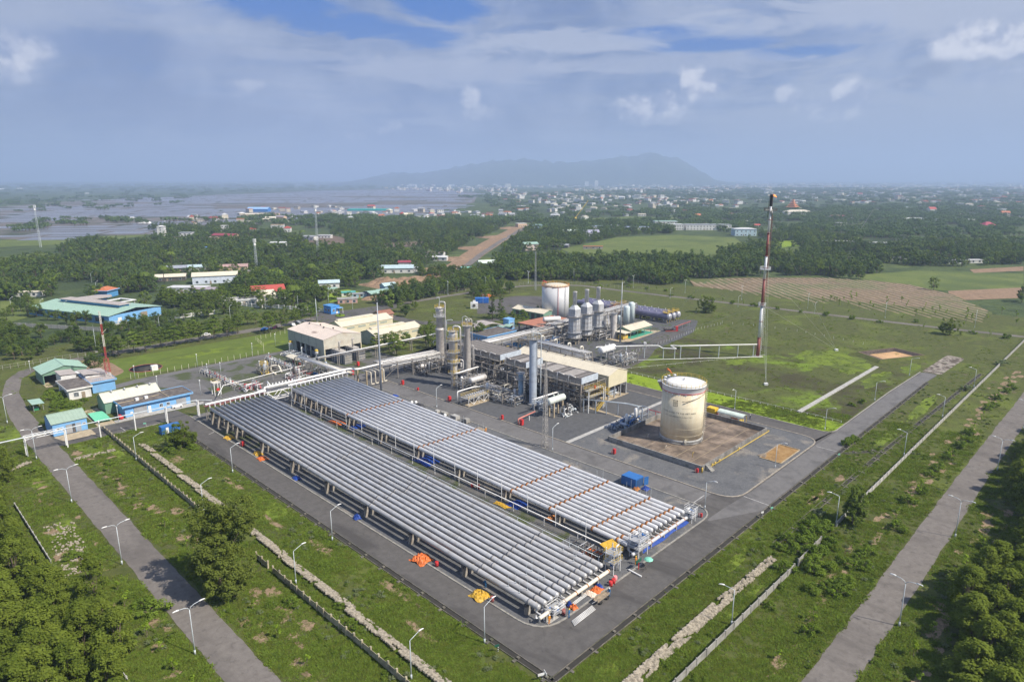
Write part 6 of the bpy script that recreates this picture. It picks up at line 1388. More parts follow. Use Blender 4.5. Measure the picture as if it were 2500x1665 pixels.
window(t,338.5,340.2,1.4,2.8,axis='x',c=196.4);window(t,341.5,343.2,1.4,2.8,axis='x',c=196.4);window(t,197.5,198.8,1.4,2.8,c=337.0);q=MB();q.bx(199.6,200.8,336.88,336.94,.1,2.5);obj('door',q,M_white,t)
q=MB();q.bx(200,203.4,335.2,338,3.2,3.4);obj('porch_roof',q,M_wallb,t);q=MB();q.bx(203.1,203.3,335.4,335.6,0,3.2);obj('porch_post',q,M_white,t)
p=W('b',1085,620);t=thing('flower_bed','round yellow-green flower bed on the far plaza','plant bed',(p.x,p.y,0));q=MB();q.lathe(p.x,p.y,[(2.6,.05),(2.6,.5),(2.2,.7),(1.4,.45)],24);obj('hedge_ring',q,L_lime,t);q=MB();q.lathe(p.x,p.y,[(.6,.4),(.6,1.2),(.1,1.8)],10);obj('shrub',q,L_mid,t)
p=W('b',1660,655);t=gable('kiosk','small pink-walled kiosk with a brown hipped roof by the dark road',p.x-6,p.x+2,p.y,p.y+7,3.2,4.8,mat('pink_wall',(.5,.36,.28),.8),mat('brown_roof',(.3,.14,.09),.7),'x',over=.7)
p=W('c',580,345);t=thing('tank_cabinet','white square cabinet with a round port on the edge of the dark lot','cabinet',(p.x,p.y,0));q=MB();q.box(p.x+1,p.y+1,0,4.4,3.4,3.6,R(-45));obj('casing',q,M_white,t);q=MB();q.tube((p.x-.3,p.y-.3,2.0),(p.x-.35,p.y-.35,2.0),.9,12);obj('round_port',q,M_dark,t);q=MB();q.box(p.x+1,p.y+1,3.6,1.6,1.6,1.2,R(-45));obj('top_unit',q,M_white,t)
# blue factory in the trees at the left
a=W('a',985,700);b=W('a',1450,605);dx=Vector((b.x-a.x,b.y-a.y));ang=math.atan2(dx.y,dx.x);fl_,dp=dx.length,68.0
t=thing('factory','blue-walled factory with a pale green roof and a raised grey ridge at the left','building',(a.x,a.y,-.3),ang)
def loc(q,name,m,par=None):
 o=bpy.data.objects.new(name,mesh_of(name,q,m));COL.objects.link(o);o.parent=par or t;return o
q=MB();q.bx(0,fl_,0,.25,-.2,4.3);q.bx(0,.25,.25,dp,-.2,4.3);q.bx(fl_-.25,fl_,.25,30,-.2,4.3);q.bx(.25,fl_,dp-.25,dp,-.2,4.3);loc(q,'wall',M_wallb)
q=MB();q.slab((-.6,-.6,4.4),(-.6,dp,4.4),(16,dp,6.6),(16,-.6,6.6),.15);q.slab((16,-.6,6.6),(16,26,6.6),(fl_+.6,26,4.5),(fl_+.6,-.6,4.5),.15);q.slab((16.01,26,6.6),(16.01,dp,6.6),(22,dp,5.6),(22,26,5.6),.15);loc(q,'roof',M_roofg)
q=MB()
for k in range(34):q.bar((-.6,k*2,4.45),(16,k*2,6.65),.08)
loc(q,'roof_ribs',M_roofg)['kind']='stuff'
q=MB();q.bx(12.5,18.5,8,58,6.4,7.6);loc(q,'ridge_wall',M_wallb2);q=MB();q.bx(11.8,19.2,7,59,7.6,7.9);loc(q,'ridge_roof',M_roofp)
q=MB();q.prism([(22,50),(38,49),(41,54),(37,61),(22,64)],5.6,6.2);loc(q,'side_roof',M_roofp);q=MB();q.bx(23,36,51,61,0,5.6);loc(q,'side_block',M_wallb)
q=MB();q.bx(24,40,30,32,4.6,5.0);q.bx(38,40,32,44,4.6,5.0);q.bx(24,38,42,44,4.6,5.0);q.bx(30,30.3,32,42,4.7,5.0);loc(q,'courtyard_beams',M_white)
for x,y in((25,31),(39,31),(39,43),(25,43)):q=MB();q.bx(x-.3,x+.3,y-.3,y+.3,0,4.6);loc(q,'column',M_conc_l)
for k in range(6):q=MB();q.bx(-.12,-.02,4+k*10,11+k*10,.8,3.2);loc(q,'window',M_glass)
q=MB();q.bx(5,7.2,-.1,-.02,.4,2.6);loc(q,'door',M_white);q=MB();q.bx(19,23,-.1,-.02,.2,3.2);loc(q,'gate',M_wood)
p=W('a',975,460);t=thing('gatehouse','small blue house with an orange hipped roof beyond the factory','building',(p.x,p.y,-.3));q=MB();q.box(p.x,p.y+4,-.2,11,9,4.4,.7);obj('wall',q,M_wallb2,t);q=MB();q.box(p.x,p.y+4,4.2,13,11,.4,.7);obj('eaves',q,M_wallb,t)
c,s=math.cos(.7),math.sin(.7);rt=lambda u,v,z:(p.x+u*c-v*s,p.y+4+u*s+v*c,z);q=MB();q.add([rt(-6,-5,4.6),rt(6,-5,4.6),rt(6,5,4.6),rt(-6,5,4.6),rt(-2,0,6.6),rt(2,0,6.6)],[(0,1,5,4),(1,2,5),(2,3,4,5),(3,0,4)]);obj('roof',q,M_roofo,t)
# flare, masts, lamps, small things
fx,fy=276.6,119.8
t=thing('flare_stack','tall guyed red and white flare stack with an orange flame at its tip','flare stack',(fx,fy,0))
M_fred=mat('maroon_paint',(.26,.075,.06),.6,var=.15);M_fwh=mat('stack_white',(.72,.73,.74),.5,var=.05)
zs=[0,8.5,23.0,34.0,44.0,53.5,64.5];r0=[.72,.66,.6,.55,.5,.46,.42]
for k in range(6):q=MB();q.lathe(fx,fy,[(r0[k],zs[k]),(r0[k+1],zs[k+1])],16);obj('section',q,M_fwh if k%2 else M_fred,t)
for z in(8.5,15.8,23.0,29,34,39,44,49,53.5,59):q=MB();q.lathe(fx,fy,[(.5,z-.1),(.82,z-.08),(.82,z+.08),(.5,z+.1)],16);obj('flange',q,M_fred,t)
platform(t,fx,fy,.7,38.2,M_white,w=1.5);platform(t,fx,fy,.7,22.8,M_white,w=.9);platform(t,fx,fy,.6,62.6,M_dark,deck=M_dark,w=2.0)
ladder(t,fx,fy,R(-50),.75,1,22,M_fwh);ladder(t,fx,fy,R(-50),.7,23.5,62,M_fred,w=.3)
q=MB();q.lathe(fx,fy,[(.55,64.5),(.62,64.7),(.62,68.3),(.75,68.5),(.75,69.3),(.6,69.4)],14);obj('burner_tip',q,M_black,t)
for k in range(3):a=k*2.1;q=MB();q.tube((fx+.9*math.cos(a),fy+.9*math.sin(a),60),(fx+.9*math.cos(a),fy+.9*math.sin(a),69.2),.09,6);obj('pilot_line',q,M_dark,t)
q=MB();c,s=math.cos(R(-45)),math.sin(R(-45));q.path([(fx,fy,68.9),(fx+.7*c,fy+.7*s,69.0),(fx+1.3*c,fy+1.3*s,68.7),(fx+2.0*c,fy+2.0*s,68.2)],.55,10,.12);obj('flame',q,mat('flame',(.9,.3,.05),.5,emit=(1.0,.28,.04,1.6)),t)
q=MB();q.bar((fx-1.6*c,fy-1.6*s,69.0),(fx+1.8*c,fy+1.8*s,69.1),.35,.5);obj('wind_shield',q,M_roofw,t)
anch=[(238.7,99.2),(311.7,98.9),(262,168)]
for(x,y),zz in((anch[0],(22.9,38,60)),(anch[1],(22.9,38,60)),(anch[2],(22.9,38,60))):
 for z in zz:q=MB();q.tube((fx,fy,z),(x,y,.5),.035,4);obj('guy_wire',q,mat('guy_steel',(.45,.47,.40),.5),t)
 q=MB();q.box(x,y,0,1.3,1.3,.8,.7);obj('anchor_block',q,M_white,t)
q=MB();q.box(fx,fy,.0,3,3,.4);obj('foundation',q,M_conc,t)
t=thing('flare_line','long white gas pipe on posts with a dip, leading to the flare stack','pipe',(240,155,0))
pts=[(221.8,166.5,5.6),(223.5,167.2,5.6),(239.1,154.4,5.6),(244.0,149.6,5.6),(245.0,148.4,4.5),(248.3,143.2,4.5),(247.8,146.4,5.6),(249.8,142.8,5.6),(275.9,120.2,5.6)]
q=MB();q.bend(pts,.28,10,k=.7);obj('pipe',q,M_roofw,t)
for x,y in((226.5,164.5),(233.5,159),(240,154),(245.4,147.9),(247.9,143.9),(250.2,142.4),(256.7,136.9),(263.2,131.3),(269.6,125.7),(274.9,121.1)):q=MB();z=4.2 if 245<x<248 else 5.35;q.bx(x-.14,x+.14,y-.14,y+.14,0,z);q.bx(x-.4,x+.4,y-.08,y+.08,z-.1,z);obj('post',q,M_lampg,t)
t=thing('low_pipeline','thin white pipeline lying low on the grass beneath the flare line','pipe',(240,148,0));q=MB();q.bend([(224,160,.6),(243,145,.6),(276,117,.6)],.12,6);obj('pipe',q,M_white,t)
t=thing('concrete_trench','straight white concrete trench cover crossing the flare field','trench',(217,78,0));n=34;q=MB();q.box(0,0,0,2.25,1.5,.35);me=mesh_of('slab',q,M_conc_l)
for i in range(n):share('slab',me,(217.8+i*2.3,78.1-i*.03,0),t)
# muddy basin
t=thing('mud_basin','square sunken basin of muddy orange water at the right of the flare field','pond',(316,77,0))
bp=[(305.0,78.6),(312.0,89.5),(331,80.5),(326,67.4)]
cx=sum(p[0]for p in bp)/4;cy=sum(p[1]for p in bp)/4;BR=lambda f,z:[((p[0]-cx)*f+cx,(p[1]-cy)*f+cy,z)for p in bp]
def ring4(name,A,B,m):q=MB();q.add(A+B,[(i,(i+1)%4,4+(i+1)%4,4+i)for i in range(4)]);return obj(name,q,m,t)
ring4('grass_berm',BR(1.30,-.02),BR(1.04,1.1),M_site);ring4('berm_top',BR(1.04,1.1),BR(.97,1.1),M_brown);ring4('dark_bank',BR(.97,1.1),BR(.82,.1),mat('basin_bank',(.075,.055,.045),.95,var=.35))
q=MB();q.poly(BR(.82,.1)[::-1]);obj('basin_floor',q,mat('basin_mud',(.10,.075,.055),.9,var=.3),t)
q=MB();q.poly([(x+.5,y-.8,z)for x,y,z in BR(.72,.13)][::-1]);obj('muddy_water',q,mat('muddy_water',(.60,.36,.15),.4,var=.15,scale=.2),t)
# masts
def lattice(label,x,y,w,h,m,taper=.5,top=None,bands=None,name='lattice_mast',sec=None):
 t=thing(name,label,'mast',(x,y,0));n=sec or int(h/1.6);mats=bands or[m]
 nb=len(mats);per=n//nb+1
 for b in range(nb):
  q=MB()
  for k in range(b*per,min(n,(b+1)*per)):
   z0,z1=h*k/n,h*(k+1)/n;f0,f1=w/2*(1-(1-taper)*k/n),w/2*(1-(1-taper)*(k+1)/n);C=lambda f,z:[(x+a*f,y+b_*f,z)for a,b_ in((-1,-1),(1,-1),(1,1),(-1,1))]
   P0,P1=C(f0,z0),C(f1,z1)
   for i in range(4):q.bar(P0[i],P1[i],.11);q.bar(P1[i],P1[(i+1)%4],.07);q.bar(P0[i],P1[(i+1)%4],.06)
  if q.v:obj('mast_section',q,mats[b],t)
 return t
M_mred,M_mwh=mat('mast_red',(.42,.05,.05),.5),mat('mast_white',(.70,.66,.58),.5)
lattice('red and white lattice mast rising behind the left cluster of buildings',65.3,273.6,1.7,11,M_mwh,.75,bands=[M_mwh,M_mred,M_mwh]);t=[o for o in COL.objects if o.name.startswith('lattice_mast')][-1]
for i,(z0,z1)in enumerate(((11,15.5),(15.5,20),(20,24),(24,28.8))):
 q=MB();n=6;ww=.32
 for k in range(n):
  a,b=z0+(z1-z0)*k/n,z0+(z1-z0)*(k+1)/n
  for j in range(3):u,v=j*2.094,(j+1)*2.094;p0=(65.3+ww*math.cos(u),273.6+ww*math.sin(u));p1=(65.3+ww*math.cos(v),273.6+ww*math.sin(v));q.bar((*p0,a),(*p0,b),.1);q.bar((*p0,a),(*p1,b),.06)
 obj('upper_section',q,(M_mred,M_mwh,M_mred,M_mwh)[i],t)
q=MB();q.bar((65.3,273.6,20.5),(66.5,272.8,22),.12);obj('antenna',q,M_mwh,t)
lattice('tapering grey lattice mast beside the inner road in front of the cream canopy',135.6,119.0,1.35,25.5,mat('lattice_grey',(.50,.47,.42),.5,.2),.25)
lattice('slender grey lattice mast behind the white tank',342.4,311.2,1.2,27,M_steel,.4)
def pole(label,x,y,h,r=.32,m=None,name='lightning_mast'):
 t=thing(name,label,'mast',(x,y,0));q=MB();q.path([(x,y,0),(x,y,h*.5),(x,y,h)],r,10,r*.35);obj('shaft',q,m or M_lampg,t);q=MB();q.box(x,y,0,1.1,1.1,.35);obj('base',q,M_conc,t);q=MB();q.tube((x,y,h),(x,y,h+1.6),.05,5);obj('finial',q,m or M_steel,t)
 return t
pole('tallest plain grey mast at the end of the inner road, before the compressor hall',132.7,196.2,33.0,.42,mat('mast_grey',(.38,.41,.45),.5,.2));pole('tall grey mast standing right of the heater stacks',256.2,178.2,29.0,.42,MATS['mast_grey']);pole('pale mast rising from the trees behind the compressor hall',179.7,323.6,12.8,.3)
p=W('a',660,990);pole('leaning white pole by the wire fence at the upper left bend',p.x+9,p.y,11,.14)
for lab,(k,x,y),h in(('far grey telecom mast above the left-hand wood',('q',1308,725),52),('far telecom mast with white head beside the ponds',('p',470,775),48),('thin white mast among trees left of the red-roofed house',('q',597,828),26),('distant slim mast above the town',('t',640,70),60)):
 p=W(k,x,y);t=lattice(lab,p.x,p.y,1.8,h,M_lampg,.6,name='telecom_mast',sec=14);q=MB()
 for a in range(3):q.box(p.x+1.2*math.cos(a*2.1),p.y+1.2*math.sin(a*2.1),h-3.4,.5,.5,3,a*2.1)
 q.box(p.x,p.y,h-6,1.6,1.6,2);obj('antenna_panels',q,M_white,t)
# street lamps
def make_lamp(kind,label):
 t=thing('street_lamp',label,'street lamp',(0,0,0));h={'double':8.4,'single':6.9,'tall':7.2}[kind];q=MB();q.path([(0,0,0),(0,0,h*.5),(0,0,h)],.11,8,.055);obj('pole',q,M_lampg,t);q=MB();q.tube((0,0,0),(0,0,.9),.15,8);obj('base',q,M_lampg,t)
 for s in((1,-1)if kind=='double' else(1,)):
  q=MB();L=2.0 if kind=='double' else 2.1
  if kind=='double':q.path([(0,0,h-.1),(s*.25,0,h+.35),(s*.8,0,h+.6),(s*(L-.3),0,h+.7)],.05,6)
  else:q.path([(0,0,h-.05),(s*.1,0,h+.05),(s*(L-.3),0,h+.75)],.05,6)
  obj('arm',q,M_lampg,t);z=h+(.7 if kind=='double' else.75);q=MB();q.path([(s*(L-.4),0,z),(s*L,0,z+.04),(s*(L+.35),0,z+.03),(s*(L+.55),0,z-.02)],.13,8,.08);obj('lamp_head',q,M_white,t)
 return t
LA={'double':None,'single':None}
def lamp(kind,x,y,rz,label,s=1.0):
 group='double-arm street lamps' if kind=='double' else 'single-arm street lamps'
 if LA[kind]is None:
  t=make_lamp(kind,label);t.location=(x,y,0);t.rotation_euler=(0,0,rz);t['group']=group;t.scale=(s,s,s);LA[kind]=t
 else:t=dup(LA[kind],(x,y,0),rz,label,group,s)
 return t
Lf=['nearest the camera, at the photo bottom','second from the bottom','third from the bottom','just before the pipe gantry','beside the garage','nearest the small open shelter','at the upper left bend']
for k,y in enumerate((102.1,139.5,177.4,213.9,254.1,291,322)):lamp('double',30.8 if k<5 else 31.6,y,R(2),'double-arm street lamp left of the left road, '+Lf[k],1.0 if k<5 else.8)
lamp('double',30.8,64.5,R(2),'double-arm street lamp by the left road below the photo edge')
Rf=['nearest the camera','second from the camera','third, beside the tree shadow','fourth, high at the right edge','fifth, at the right edge']
for k,x in enumerate((118.7,159.9,207.7,250,292)):lamp('double',x,22.2,R(88),'double-arm street lamp right of the right-hand road, '+Rf[k])
sl=[(65.6,70.4,0,'single-arm street lamp beside the drain at the near corner of the plant road'),(65.2,117.4,0,'single-arm street lamp beside the drain midway along the front pipe bank'),(65.0,166.5,0,'single-arm street lamp beside the drain near the far end of the front pipe bank'),(49.8,193.1,0,'single-arm street lamp beside the panel fence, upper one'),(51.1,150.2,0,'single-arm street lamp beside the panel fence just above the large tree'),(52.0,108.5,0,'single-arm street lamp between the stone strip and the fence below the large tree'),(52.0,72.5,0,'single-arm street lamp at the bottom edge by the stone strip'),(133.8,67.3,-90,'single-arm street lamp at the rounded corner beyond the blue container'),(135.4,167.8,0,'single-arm street lamp beside the concrete blocks on the inner road'),(135.0,115.6,0,'single-arm street lamp at the foot of the grey lattice mast'),(147.7,42.6,120,'single-arm street lamp beside the dark round tree on the right slope'),(98.7,43.1,120,'single-arm street lamp beside the stone revetment at lower right'),(201.1,42.8,120,'single-arm street lamp on the long low wall, third up the slope'),(244.5,42.8,120,'single-arm street lamp on the long low wall, fourth up the slope'),(289.7,42.4,120,'single-arm street lamp on the long low wall, near the muddy basin'),(167.9,65.2,-90,'single-arm street lamp beside the square of orange sand'),(247.1,63.9,-90,'single-arm street lamp on the verge of the flare field'),(290.1,63.9,-90,'single-arm street lamp on the verge at the end of the plant road'),(206.0,66.0,-90,'single-arm street lamp at the near tip of the bright lawn'),(203.8,94.5,180,'thin street lamp on the bright lawn behind the arched shelter')]
for x,y,rz,lab in sl:lamp('single',x,y,R(rz),lab,1.0)
ring=[(399.0,268.0),(404.6,229.7),(405.8,189.6),(405.2,147.5),(406.4,105.5),(411.9,64.3)]
for k,(x,y)in enumerate(ring):lamp('double',x,y,R(10),'double-arm street lamp beyond the ring road, number %s from the dense wood'%('one','two','three','four','five','six')[k])
for k,(x,y)in enumerate([(379.4,225.9),(381.3,180.0),(391.6,138.4),(377,262)]):lamp('single',x,y,0,'small street lamp on the near side of the ring road, %s'%('second from the stacks','third from the stacks','by the guy anchor','right behind the stacks')[k],.9)
for k,(z,x,y)in enumerate((('c',345,225),('c',685,180),('c',1065,120),('r',615,1240),('r',1455,1120),('r',1930,1095),('b',955,495),('b',1230,540),('b',230,540),('b',605,545),('b',1805,460))):
 p=W(z,x,y);lamp('double' if k<6 else 'single',p.x,p.y,R(60),'street lamp along the road behind the plant, %s'%('left of the tall column','above the blue container on the lot','by the slender mast','at the foot of the wood','before the wood behind the white tank','farther right before that wood','at the guard house','left of the pink kiosk','by the red-roofed house wall','by the palm','beside the orange tarpaulins')[k],1.0)
for k,(x,y)in enumerate(((255,85),(400,1160//1),(10,10))[:0]):pass
fp=[(590,620),(375,600),(825,330),(105,580),(870,420),(1140,390),(1315,400),(2070,660),(1435,760)]
for k,(x,y)in enumerate(fp):p=W('a',x,y);lamp('single',p.x,p.y,R(40),'street lamp round the blue factory, %s'%('before its long wall','left among its trees','above its roof','far left of it','behind its side roof','behind the courtyard','right of the courtyard','right beyond the road trees','in the road trees')[k],1.0)
# small light posts in the left yard
pst=[('a',280,1155,'by the open green shed'),('a',1215,1200,'left of the round dark pond'),('a',1775,1090,'on the lawn fence'),('a',2270,985,'at the right end of the lawn fence'),('a',1420,1300,'behind the long blue building'),('O',155,400,'at the left pig launcher'),('O',335,380,'right of the left pig launcher'),('O',870,360,'left of the yellow frame'),('O',1000,240,'behind the yellow frame'),('O',1035,330,'right of the yellow frame'),('O',60,640,'beside the white gantry'),('O',1445,170,'by the small cream shelter'),('z',460,900,'before the compressor hall lawn'),('z',765,1110,'at the left corner of the compressor hall'),('z',1035,1200,'at the front of the compressor hall'),('c',660,300,'by the columns'),('f',595,265,'at the corner of the long blue building')]
q=MB();q.path([(0,0,0),(0,0,5.2)],.09,6,.05);me1=mesh_of('post',q,M_lampg);q=MB();q.lathe(0,0,[(.05,5.1),(.22,5.2),(.26,5.4),(.18,5.6),(.02,5.66)],10);me2=mesh_of('globe',q,M_white)
for z,x,y,w in pst:p=W(z,x,y);t=thing('light_post','short light post with a white globe '+w,'lamp post',(p.x,p.y,0),group='globe light posts');share('post',me1,(p.x,p.y,0),t);share('globe',me2,(p.x,p.y,0),t)
# pipe gantry by the left road
t=thing('pipe_gantry','long thin pipe carried on white posts over the left road and past the blue building','pipe',(29,218,0))
q=MB();q.bend([(-60,219.5,5.4),(29,218.6,5.4),(48,218.2,5.5),(76,217.0,5.6),(79,213,5.8)],.10,8);q.tube((-60,220.3,5.4),(76,217.8,5.6),.07,6);obj('pipe',q,M_lampg,t)
q=MB()
for y in(217.6,219.4):
 for z in(5.0,5.7):q.bar((29.4,y,z),(39.2,y,z),.14)
 for k in range(7):q.bar((29.4+k*1.4,y,5.0 if k%2 else 5.7),(30.8+k*1.4,y,5.7 if k%2 else 5.0),.09)
obj('truss',q,M_white,t)
for x,y in((29.5,217.8),(29.5,219.4),(39.1,217.6),(39.1,219.2),(48,219.3),(57.2,217.9),(66.3,217.2),(66.3,218.4),(75.9,216.6),(75.9,217.8),(-8,219.5),(12,219)):q=MB();q.bx(x-.15,x+.15,y-.15,y+.15,0,5.4);obj('post',q,M_white,t)
q=MB()
for k in range(9):
 for xx in(66.3,75.9,29.5):q.bar((xx,217.2,.6+k*.55),(xx,218.6,.6+k*.55),.07)
obj('ladder_bars',q,M_white,t)
# left yard: pig traps, skids
def pig(label,a,b,seed,z=1.2):
 rr=random.Random(seed);t=thing('pig_trap',label,'pipe',(a[0],a[1],0));A=Vector((*a,z));B=Vector((*b,z));d=(B-A).normalized();n=Vector((-d.y,d.x,0))
 q=MB();q.tube(A,A+d*3.5,.48,14);q.tube(A-d*.3,A,.62,14);obj('barrel',q,M_silver2,t);q=MB();q.tube(A+d*3.5,B,.27,10);obj('pipe',q,M_pipew,t);q=MB();q.tube(A+n*1.1,B+n*1.1,.2,8);obj('pipe',q,M_cream,t)
 L=(B-A).length
 for k in range(int(L/3)):c=A+d*(1+k*3);q=MB();q.box(c.x,c.y,.03,.5,1.6,z-.4,math.atan2(d.y,d.x));obj('pedestal',q,M_conc,t)
 for k in range(int(L/2.4)):
  c=A+d*(3+k*2.2)+n*rr.choice((0,1.1));q=MB();q.tube(c,c+Vector((0,0,1.0)),.1,6);q.tube(c+Vector((0,0,-.3)),c+Vector((0,0,.35)),.36,10);q.tube(c+Vector((0,0,1.0)),c+Vector((0,0,1.06)),.34,10);obj('valve',q,rr.choice([M_red,M_steel,M_white,M_redd,M_steel]),t)
 q=MB()
 for s in(-1.0,2.0):
  for k in range(int(L/2.5)+1):c=A+d*(k*2.5)+n*s;q.bar((c.x,c.y,0),(c.x,c.y,1.3),.07)
  e,f=A+n*s,B+n*s;q.bar((e.x,e.y,1.3),(f.x,f.y,1.3),.06)
 obj('rail',q,M_white,t);return t
pig('pig launcher with red valves at the left of the yard',(96.8,268),(97.6,238),1);pig('pig launcher nearest the compressor hall lawn, beside the cream shelter',(124,268),(124,240),2)
t=thing('small_shelter','small cream-roofed open shelter with red drums by the pig launcher','shelter',(130,254,0));q=MB();q.slab((128,249.0,2.7),(129.8,249.0,3.2),(129.8,259,3.2),(128,259,2.7),.1);q.slab((129.8,249.0,3.2),(131.6,249.0,2.7),(131.6,259,2.7),(129.8,259,3.2),.1);obj('roof',q,M_roofc,t)
for x in(128.2,131.3):
 for y in(249.4,254,258.6):q=MB();q.bx(x-.07,x+.07,y-.07,y+.07,0,2.7);obj('post',q,M_wallg,t)
for y in(250.5,252,256):q=MB();q.lathe(129.8,y,[(.4,0),(.4,1.1)],12);obj('red_drum',q,M_redd,t)
clutter('yellow-framed pipe skid with a large cream elbow left of the shelter',112,118,246,252,.3,3.4,40,41,m=[M_dark,M_cream,M_steel,M_yellow])
t=[o for o in COL.objects if o.name.startswith('process_pipework')][-1];q=MB()
for z in(3.6,4.2,4.8):frame_box(q,113,115.4,249,251.4,z,.1)
for x in(113,115.4):
 for y in(249,251.4):q.bar((x,y,0),(x,y,4.8),.12)
obj('yellow_frame',q,M_yellow,t)
q=MB();q.bend([(116,244,0.4),(116,248,.8),(116,248,3.0),(118.5,246,3.0),(118.5,244,.5)],.35,10);obj('elbow',q,M_cream,t)
clutter('red and white valve group in the middle of the left yard',97,104,229,236,.3,2.6,50,42,m=[M_white,M_steel,M_red,M_pipew],cols=False)
clutter('valve group between yard and truss bridge',116,124,226,238,.3,2.4,60,43,m=[M_white,M_steel,M_redd,M_pipew],cols=False)
clutter('valve pit with dark pumps before the compressor hall',126,133,226,234,.3,3.0,60,44,m=[M_white,M_dark,M_blue,M_steel],cols=False,vessels=3)
clutter('white steam of small pipes before the compressor hall doors',131.5,138.6,250.5,271,.3,1.6,70,45,m=[M_lampg,M_white,M_steel],cols=False)
t=thing('cross_pipe','long pale pipe on posts crossing the left yard','pipe',(76,240,0));q=MB();q.bend([(86,226,2.8),(92,236,2.8),(127,240,2.8),(128,247,2.8)],.14,8);obj('pipe',q,M_white,t)
for x,y in((88.5,230.2),(96,236.5),(104,237.4),(112,238.3),(120,239.2),(127.3,241)):q=MB();q.bx(x-.07,x+.07,y-.07,y+.07,0,2.7);obj('post',q,M_steel,t)
t=thing('cross_pipe','faded red pipe lying low across the left yard','pipe',(92,224,0));q=MB();q.bend([(84,221,.9),(98,224,.9),(126,228.5,.9)],.22,8);obj('pipe',q,mat('pinkish_pipe',(.46,.22,.17),.6),t)
for f in range(7):q=MB();x=86+f*6;q.bx(x-.2,x+.2,221.2+(x-84)*.17,221.9+(x-84)*.17,0,.65);obj('pedestal',q,M_conc_l,t)
t=thing('offtake_pipe','white bent pipe rising from the yard to the bank header','pipe',(101,226,0));q=MB();q.bend([(94,222.5,1.2),(100.5,221.5,1.2),(101.6,221,1.2),(101.6,221,5.4),(99,212.5,5.9)],.24,10);obj('pipe',q,M_white,t)
t=thing('access_frame','white frame tower with a red hand wheel left of the yard','platform',(89.5,236,0));q=MB()
for x in(88.4,90.6):
 for y in(235,237.4):q.bx(x-.11,x+.11,y-.11,y+.11,0,5.0)
obj('leg',q,M_white,t);q=MB();q.bx(88.2,90.8,234.8,237.6,4.4,4.52);obj('deck',q,M_cream,t);q=MB();frame_box(q,88.2,90.8,234.8,237.6,5.4,.07);q.bar((88.4,235,1.6),(90.6,235,1.6),.14);obj('rail',q,M_yellow,t);q=MB();q.path([(89.5,234.7,2.2),(89.5,234.5,2.2)],.55,14);obj('hand_wheel',q,M_red,t)
p=W('a',1315,1110);t=thing('oval_basin','round dark basin with an orange rim on the left lawn','pond',(83.5,291.5,0));q=MB();q.path([(83.3+6*math.cos(k*.2094),291.5+6*math.sin(k*.2094),.1)for k in range(31)],.16,6);obj('rim',q,M_redd,t);q=MB();q.lathe(83.3,291.5,[(5.8,.12),(.02,.13)],30);obj('dark_cover',q,mat('dark_cover',(.05,.045,.035),.9,var=.3),t)
t=thing('small_cabinet','small white cabinet at the edge of the oval basin','cabinet',(84.8,285.6,0));q=MB();q.bx(83.6,86.0,285,286.6,0,2.1);obj('casing',q,M_white,t)
# square of orange sand, timber edging
t=thing('sand_bed','square bed of orange sand beside the right-hand plant road','sand',(178,68,0));q=MB();q.poly([(171.6,65.4,.06),(184.6,65.4,.06),(184.6,71.0,.06),(171.6,71.0,.06)]);obj('sand',q,M_orange,t)
for x0,x1,y0,y1 in((171.4,184.8,71.0,71.3),(171.4,171.6,65.2,71),(184.6,184.8,65.2,71),(171.6,184.6,65.1,65.3)):q=MB();q.bx(x0,x1,y0,y1,0,.25);obj('edging',q,M_wood if y0>70 else M_conc_t,t)
q=MB()
for k in range(5):q.bx(172.5+k*.35,173+k*.35,70.0+.1*k,72.2-.2*k,.05+.03*k,.2+.06*k)
obj('timber_stack',q,M_wood,t)
# transformer yard frame left of the bund
t=thing('pipe_bridge_frame','blue-grey pipe bridge on thin posts ending in a tall frame beside the bund','pipe rack',(173.5,113,0));q=MB();q.bend([(166.5,131,4.4),(173.2,117,4.4),(173.6,112.6,4.4),(173.6,112.6,.6)],.16,8);q.bend([(167.2,131,4.4),(173.9,117,4.4),(174.3,112.2,4.4)],.10,8);obj('pipe',q,M_lampg,t)
for x,y in((167,129.7),(168.7,126),(170.3,122.8),(172,119.4),(172.2,112.4),(175.4,112.4),(172.2,110.2),(175.4,110.2)):q=MB();q.bx(x-.1,x+.1,y-.1,y+.1,0,4.3);obj('post',q,M_grey,t)
q=MB();frame_box(q,172.2,175.4,110.2,112.4,4.3,.15);frame_box(q,172.2,175.4,110.2,112.4,2.2,.12);obj('frame',q,M_grey,t)
clutter('blue-grey pump group in the shade between the bund and the cross path',160.5,172,109.6,114.6,.2,2.4,80,47,m=[M_grey,M_dark,M_blue,M_lampg],cols=False,vessels=4)
post_fence('low_rail','thin blue-grey guard rail round the shaded pump group',[(160,115),(160,109.4),(172,109.3)],1.6,1.3,M_grey,2,.07)
t=thing('red_fire_pipe','faded red pipe on a white post leading to the red fire cabinet','pipe',(147,138,0));q=MB();q.bend([(143.6,137.4,.2),(143.6,137.4,1.7),(152.6,138.4,1.7)],.2,8);obj('pipe',q,mat('salmon_pipe',(.62,.22,.17),.5),t);q=MB();q.bx(148.3,148.5,137.0,137.2,0,1.6);obj('post',q,M_white,t)
def cabinet(label,x,y,w=.9,h=1.5):
 t=thing('fire_cabinet',label,'fire cabinet',(x,y,.03));q=MB();q.bx(x-w/2,x+w/2,y-w/2,y+w/2,.25,h);obj('casing',q,M_red,t);q=MB();q.bx(x-w*.4,x+w*.4,y-w*.4,y+w*.4,.03,.25);obj('foot',q,M_redd,t);q=MB();q.tube((x-w,y+.4,.03),(x-w,y+.4,1.1),.09,8);q.tube((x-w-.2,y+.4,.8),(x-w+.2,y+.4,.8),.07,8);obj('hydrant',q,M_redd,t);return t
